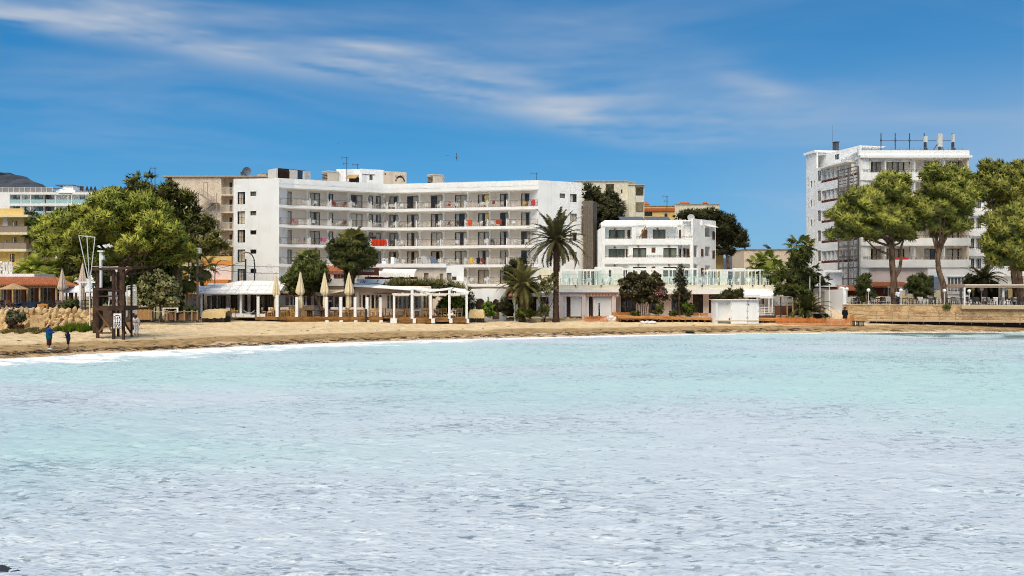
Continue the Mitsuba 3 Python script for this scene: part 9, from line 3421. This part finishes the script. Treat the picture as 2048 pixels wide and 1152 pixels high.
Ja=dict(STAND,kneel=(.052,.02,.28),anklel=(.05,-.06,.05),toel=(.05,.02,.02),kneer=(-.052,.05,.28),ankler=(-.045,.05,.045),toer=(-.045,.13,.022),ell=(.15,-.01,.65),wrl=(.15,.03,.51),elr=(-.16,.0,.65),wrr=(-.15,.05,.52))
person('woman in white seen from behind walking away past the lifeguard tower',q[0],q[1],q[2],78,1.66,Ja,[('top',[('hull',[('chest',.105),((0,0,.68),.088)]),('bone','chest','shl',.08,.056),('bone','chest','shr',.08,.056),('bone','shl','ell',.055,.058),('bone','ell',(.15,.02,.55),.058,.05),('bone','shr','elr',.055,.058),('bone','elr',(-.152,.04,.56),.058,.05)],(0.74,0.70,0.68),None),('trousers',[('bone','hipl','hipr',.078,.078),('bone','hipl','kneel',.07,.056),('bone','kneel',(.05,-.05,.09),.056,.05),('bone','hipr','kneer',.07,.056),('bone','kneer',(-.046,.04,.09),.056,.05),('hull',[((0,0,.52),.088),((0,0,.57),.078)])],(0.76,0.73,0.72),None)],([[((0,-.012,.022),.056),((0,-.03,-.01),.05)],[((0,-.035,0),.05),((.01,-.075,-.20),.042),((-.01,-.07,-.20),.042)]],(0.10,0.045,0.022)),(0.05,0.04,0.035))
Yp=100.2
zp=0.95
person('person in a long black coat and wide black hat at the sea wall corner',X_at(1690,Yp),Yp,gz(X_at(1690,Yp),Yp),265,1.72,dict(STAND,wrl=(.15,.05,.52),wrr=(-.15,.05,.52)),[('coat',[('hull',[('chest',.12),((0,0,.60),.112)]),('hull',[((0,0,.60),.115),((.03,0,.30),.11),((-.03,0,.30),.11)]),('bone','chest','shl',.09,.062),('bone','chest','shr',.09,.062),('bone','shl','ell',.06,.05),('bone','ell',(.148,.04,.55),.05,.04),('bone','shr','elr',.06,.05),('bone','elr',(-.148,.04,.55),.05,.04)],(0.012,0.011,0.013),None),('hat',[('hull',[((0,0,.985),.06),((0,-.01,.96),.068)]),('hull',[((.09,0,.955),.016),((-.09,0,.955),.016),((0,.08,.952),.016),((0,-.10,.955),.016)]),('hull',[((0,-.06,.95),.07),((0,-.07,.82),.06)])],(0.014,0.013,0.015),None)],SHORT,(0.02,0.02,0.02))
Yw=103.2
person('waiter in a white shirt standing behind the terrace chairs by the forked pine',X_at(1796,Yw),Yw,SWZ,100,1.70,dict(STAND,ell=(.14,.03,.66),wrl=(.10,.16,.62),elr=(-.14,.03,.66),wrr=(-.10,.16,.62)),[('shirt',[('hull',[('chest',.108),((0,0,.56),.096)]),('bone','chest','shl',.085,.056),('bone','chest','shr',.085,.056),('bone','shl','ell',.052,.044),('bone','shr','elr',.052,.044),('bone','ell',(.105,.14,.622),.044,.034),('bone','elr',(-.105,.14,.622),.044,.034)],(0.70,0.70,0.74),None),('trousers',[('bone','hipl','hipr',.078,.078),('bone','hipl','kneel',.066,.052),('bone','kneel','anklel',.052,.042),('bone','hipr','kneer',.066,.052),('bone','kneer','ankler',.052,.042)],(0.035,0.032,0.04),None)],SHORT,(0.02,0.02,0.02))
for px,col,lab,fc in((744.5,(0.05,0.03,0.03),'dark haired guest leaning on the hotel rail above the first red towel',290),(749.5,(0.035,0.03,0.045),'guest in dark clothes behind the second red towel',250)):
 p=FL.at(FL.u(px,-0.75),-0.75,SLAB[2])
 person(lab,p[0],p[1],p[2],fc,1.66,dict(STAND,ell=(.14,.07,.68),wrl=(.10,.18,.60),elr=(-.14,.07,.68),wrr=(-.10,.18,.60)),[('shirt',[('hull',[('chest',.11),((0,0,.52),.10)]),('bone','chest','shl',.085,.058),('bone','chest','shr',.085,.058),('bone','shl','ell',.055,.046),('bone','shr','elr',.055,.046)],col,None),('trousers',[('bone','hipl','hipr',.078,.078),('bone','hipl','kneel',.066,.052),('bone','kneel','anklel',.052,.042),('bone','hipr','kneer',.066,.052),('bone','kneer','ankler',.052,.042)],(0.04,0.04,0.06),None)],SHORT,(0.05,0.05,0.05))
def bird(px,py,Y,span,label,roll,head,c=(0.10,0.12,0.16)):
 key=thing('bird',label,'bird','gulls in the sky')
 m=MB(c=c)
 b=[(0,-0.5,0,.02),(0,-0.34,0,.05),(0,0,0,.085),(0,0.25,.01,.065),(0,0.36,.03,.06),(0,0.45,.025,.035),(0,0.52,.015,.012)]
 parts=[bone(p[:3],q_[:3],p[3],q_[3])for p,q_ in zip(b[:-1],b[1:])]
 for s in(-1,1):
  parts.append(m3.Manifold.batch_hull([ball((0.05*s,.12,.02),.03,8),ball((0.05*s,-.12,.02),.015,8),ball((0.55*s,.17,.16),.018,8),ball((0.52*s,-.06,.15),.01,8)]))
  parts.append(m3.Manifold.batch_hull([ball((0.55*s,.17,.16),.016,8),ball((0.52*s,-.06,.15),.01,8),ball((1.15*s,-.04,.10),.008,8),ball((1.05*s,-.14,.10),.006,8)]))
 parts.append(m3.Manifold.batch_hull([ball((0.03,-.4,0),.01,8),ball((-0.03,-.4,0),.01,8),ball((.10,-.64,0),.008,8),ball((-.10,-.64,0),.008,8)]))
 t=smooth_body(parts,0.06,2)
 v=np.array(t.vertices)*span/2.3
 Rm=(trimesh.transformations.rotation_matrix(math.radians(head),[0,0,1])@trimesh.transformations.rotation_matrix(math.radians(roll),[0,1,0]))[:3,:3]
 m.add(v@Rm.T+[X_at(px,Y),Y,Z_at(py,Y)],t.faces)
 obj('body',m,'matte',key,smooth=True)
bird(913,314,110.0,1.05,'gull banking steeply above the hotel roof',78,70)
bird(895,311.5,130.0,0.75,'small gull gliding just left of the banking gull',8,150)
bird(676,286.5,140.0,0.40,'tiny distant gull high above the penthouse',15,120)
k=thing('beach_cloth','dark cloth with a green patch lying near the waterline','cloth')
q=hit(1379,664.5)
m=MB(c=(0.03,0.035,0.035))
n=12
g=[(q[0]-0.45+0.9*i/n,q[1]-0.8+1.6*j/n,q[2]+0.03+0.22*max(0,meshkit.noise(np.array([i*.6,j*.5,2.0]),3))*math.sin(math.pi*i/n)*math.sin(math.pi*j/n))for j in range(n+1)for i in range(n+1)]
col=np.array([(0.03,0.035,0.035)if j<7 or i<6 else(0.05,0.30,0.14)for j in range(n+1)for i in range(n+1)])
m.add(g,grid_faces(n+1,n+1),col)
scene_part(k,m,'fabric')
def seaweed():
 r=np.random.default_rng(33)
 m=MB()
 px=r.uniform(0,1700,900)
 for i in range(900):
  base=np.interp(px[i],[0,200,400,700,900,1200,1500,1700],[709,700,694,681,675.5,668,661.5,660])
  py=base+r.normal(0,1.4)-(r.uniform(0,30)if i%9==0 else 0)
  q=hit_cache(px[i],int(py))
  q=q+[0,r.uniform(-0.4,0.4),0]
  L,a=r.uniform(0.08,0.5)*(0.6 if i%9==0 else 1),r.normal(0,0.4)
  d=np.array([math.cos(a),math.sin(a),0])*L
  q[2]=gz_fast(q)+0.015
  w=np.array([-d[1],d[0],0])*0.15+[0,0,0.0]
  h=[0,0,r.uniform(0.02,0.06)]
  v=[q-d,q-w,q+w,q+d,q+np.array(h)]
  m.add(v,[[0,1,4],[1,3,4],[3,2,4],[2,0,4]],np.array((0.05,0.032,0.02))*r.uniform(0.5,1.4))
 k=obj('seaweed',m,'matte')
 labels[k]=dict(label='line of dark dried seaweed along the upper wash of the beach',category='seaweed',kind='stuff')
seaweed()
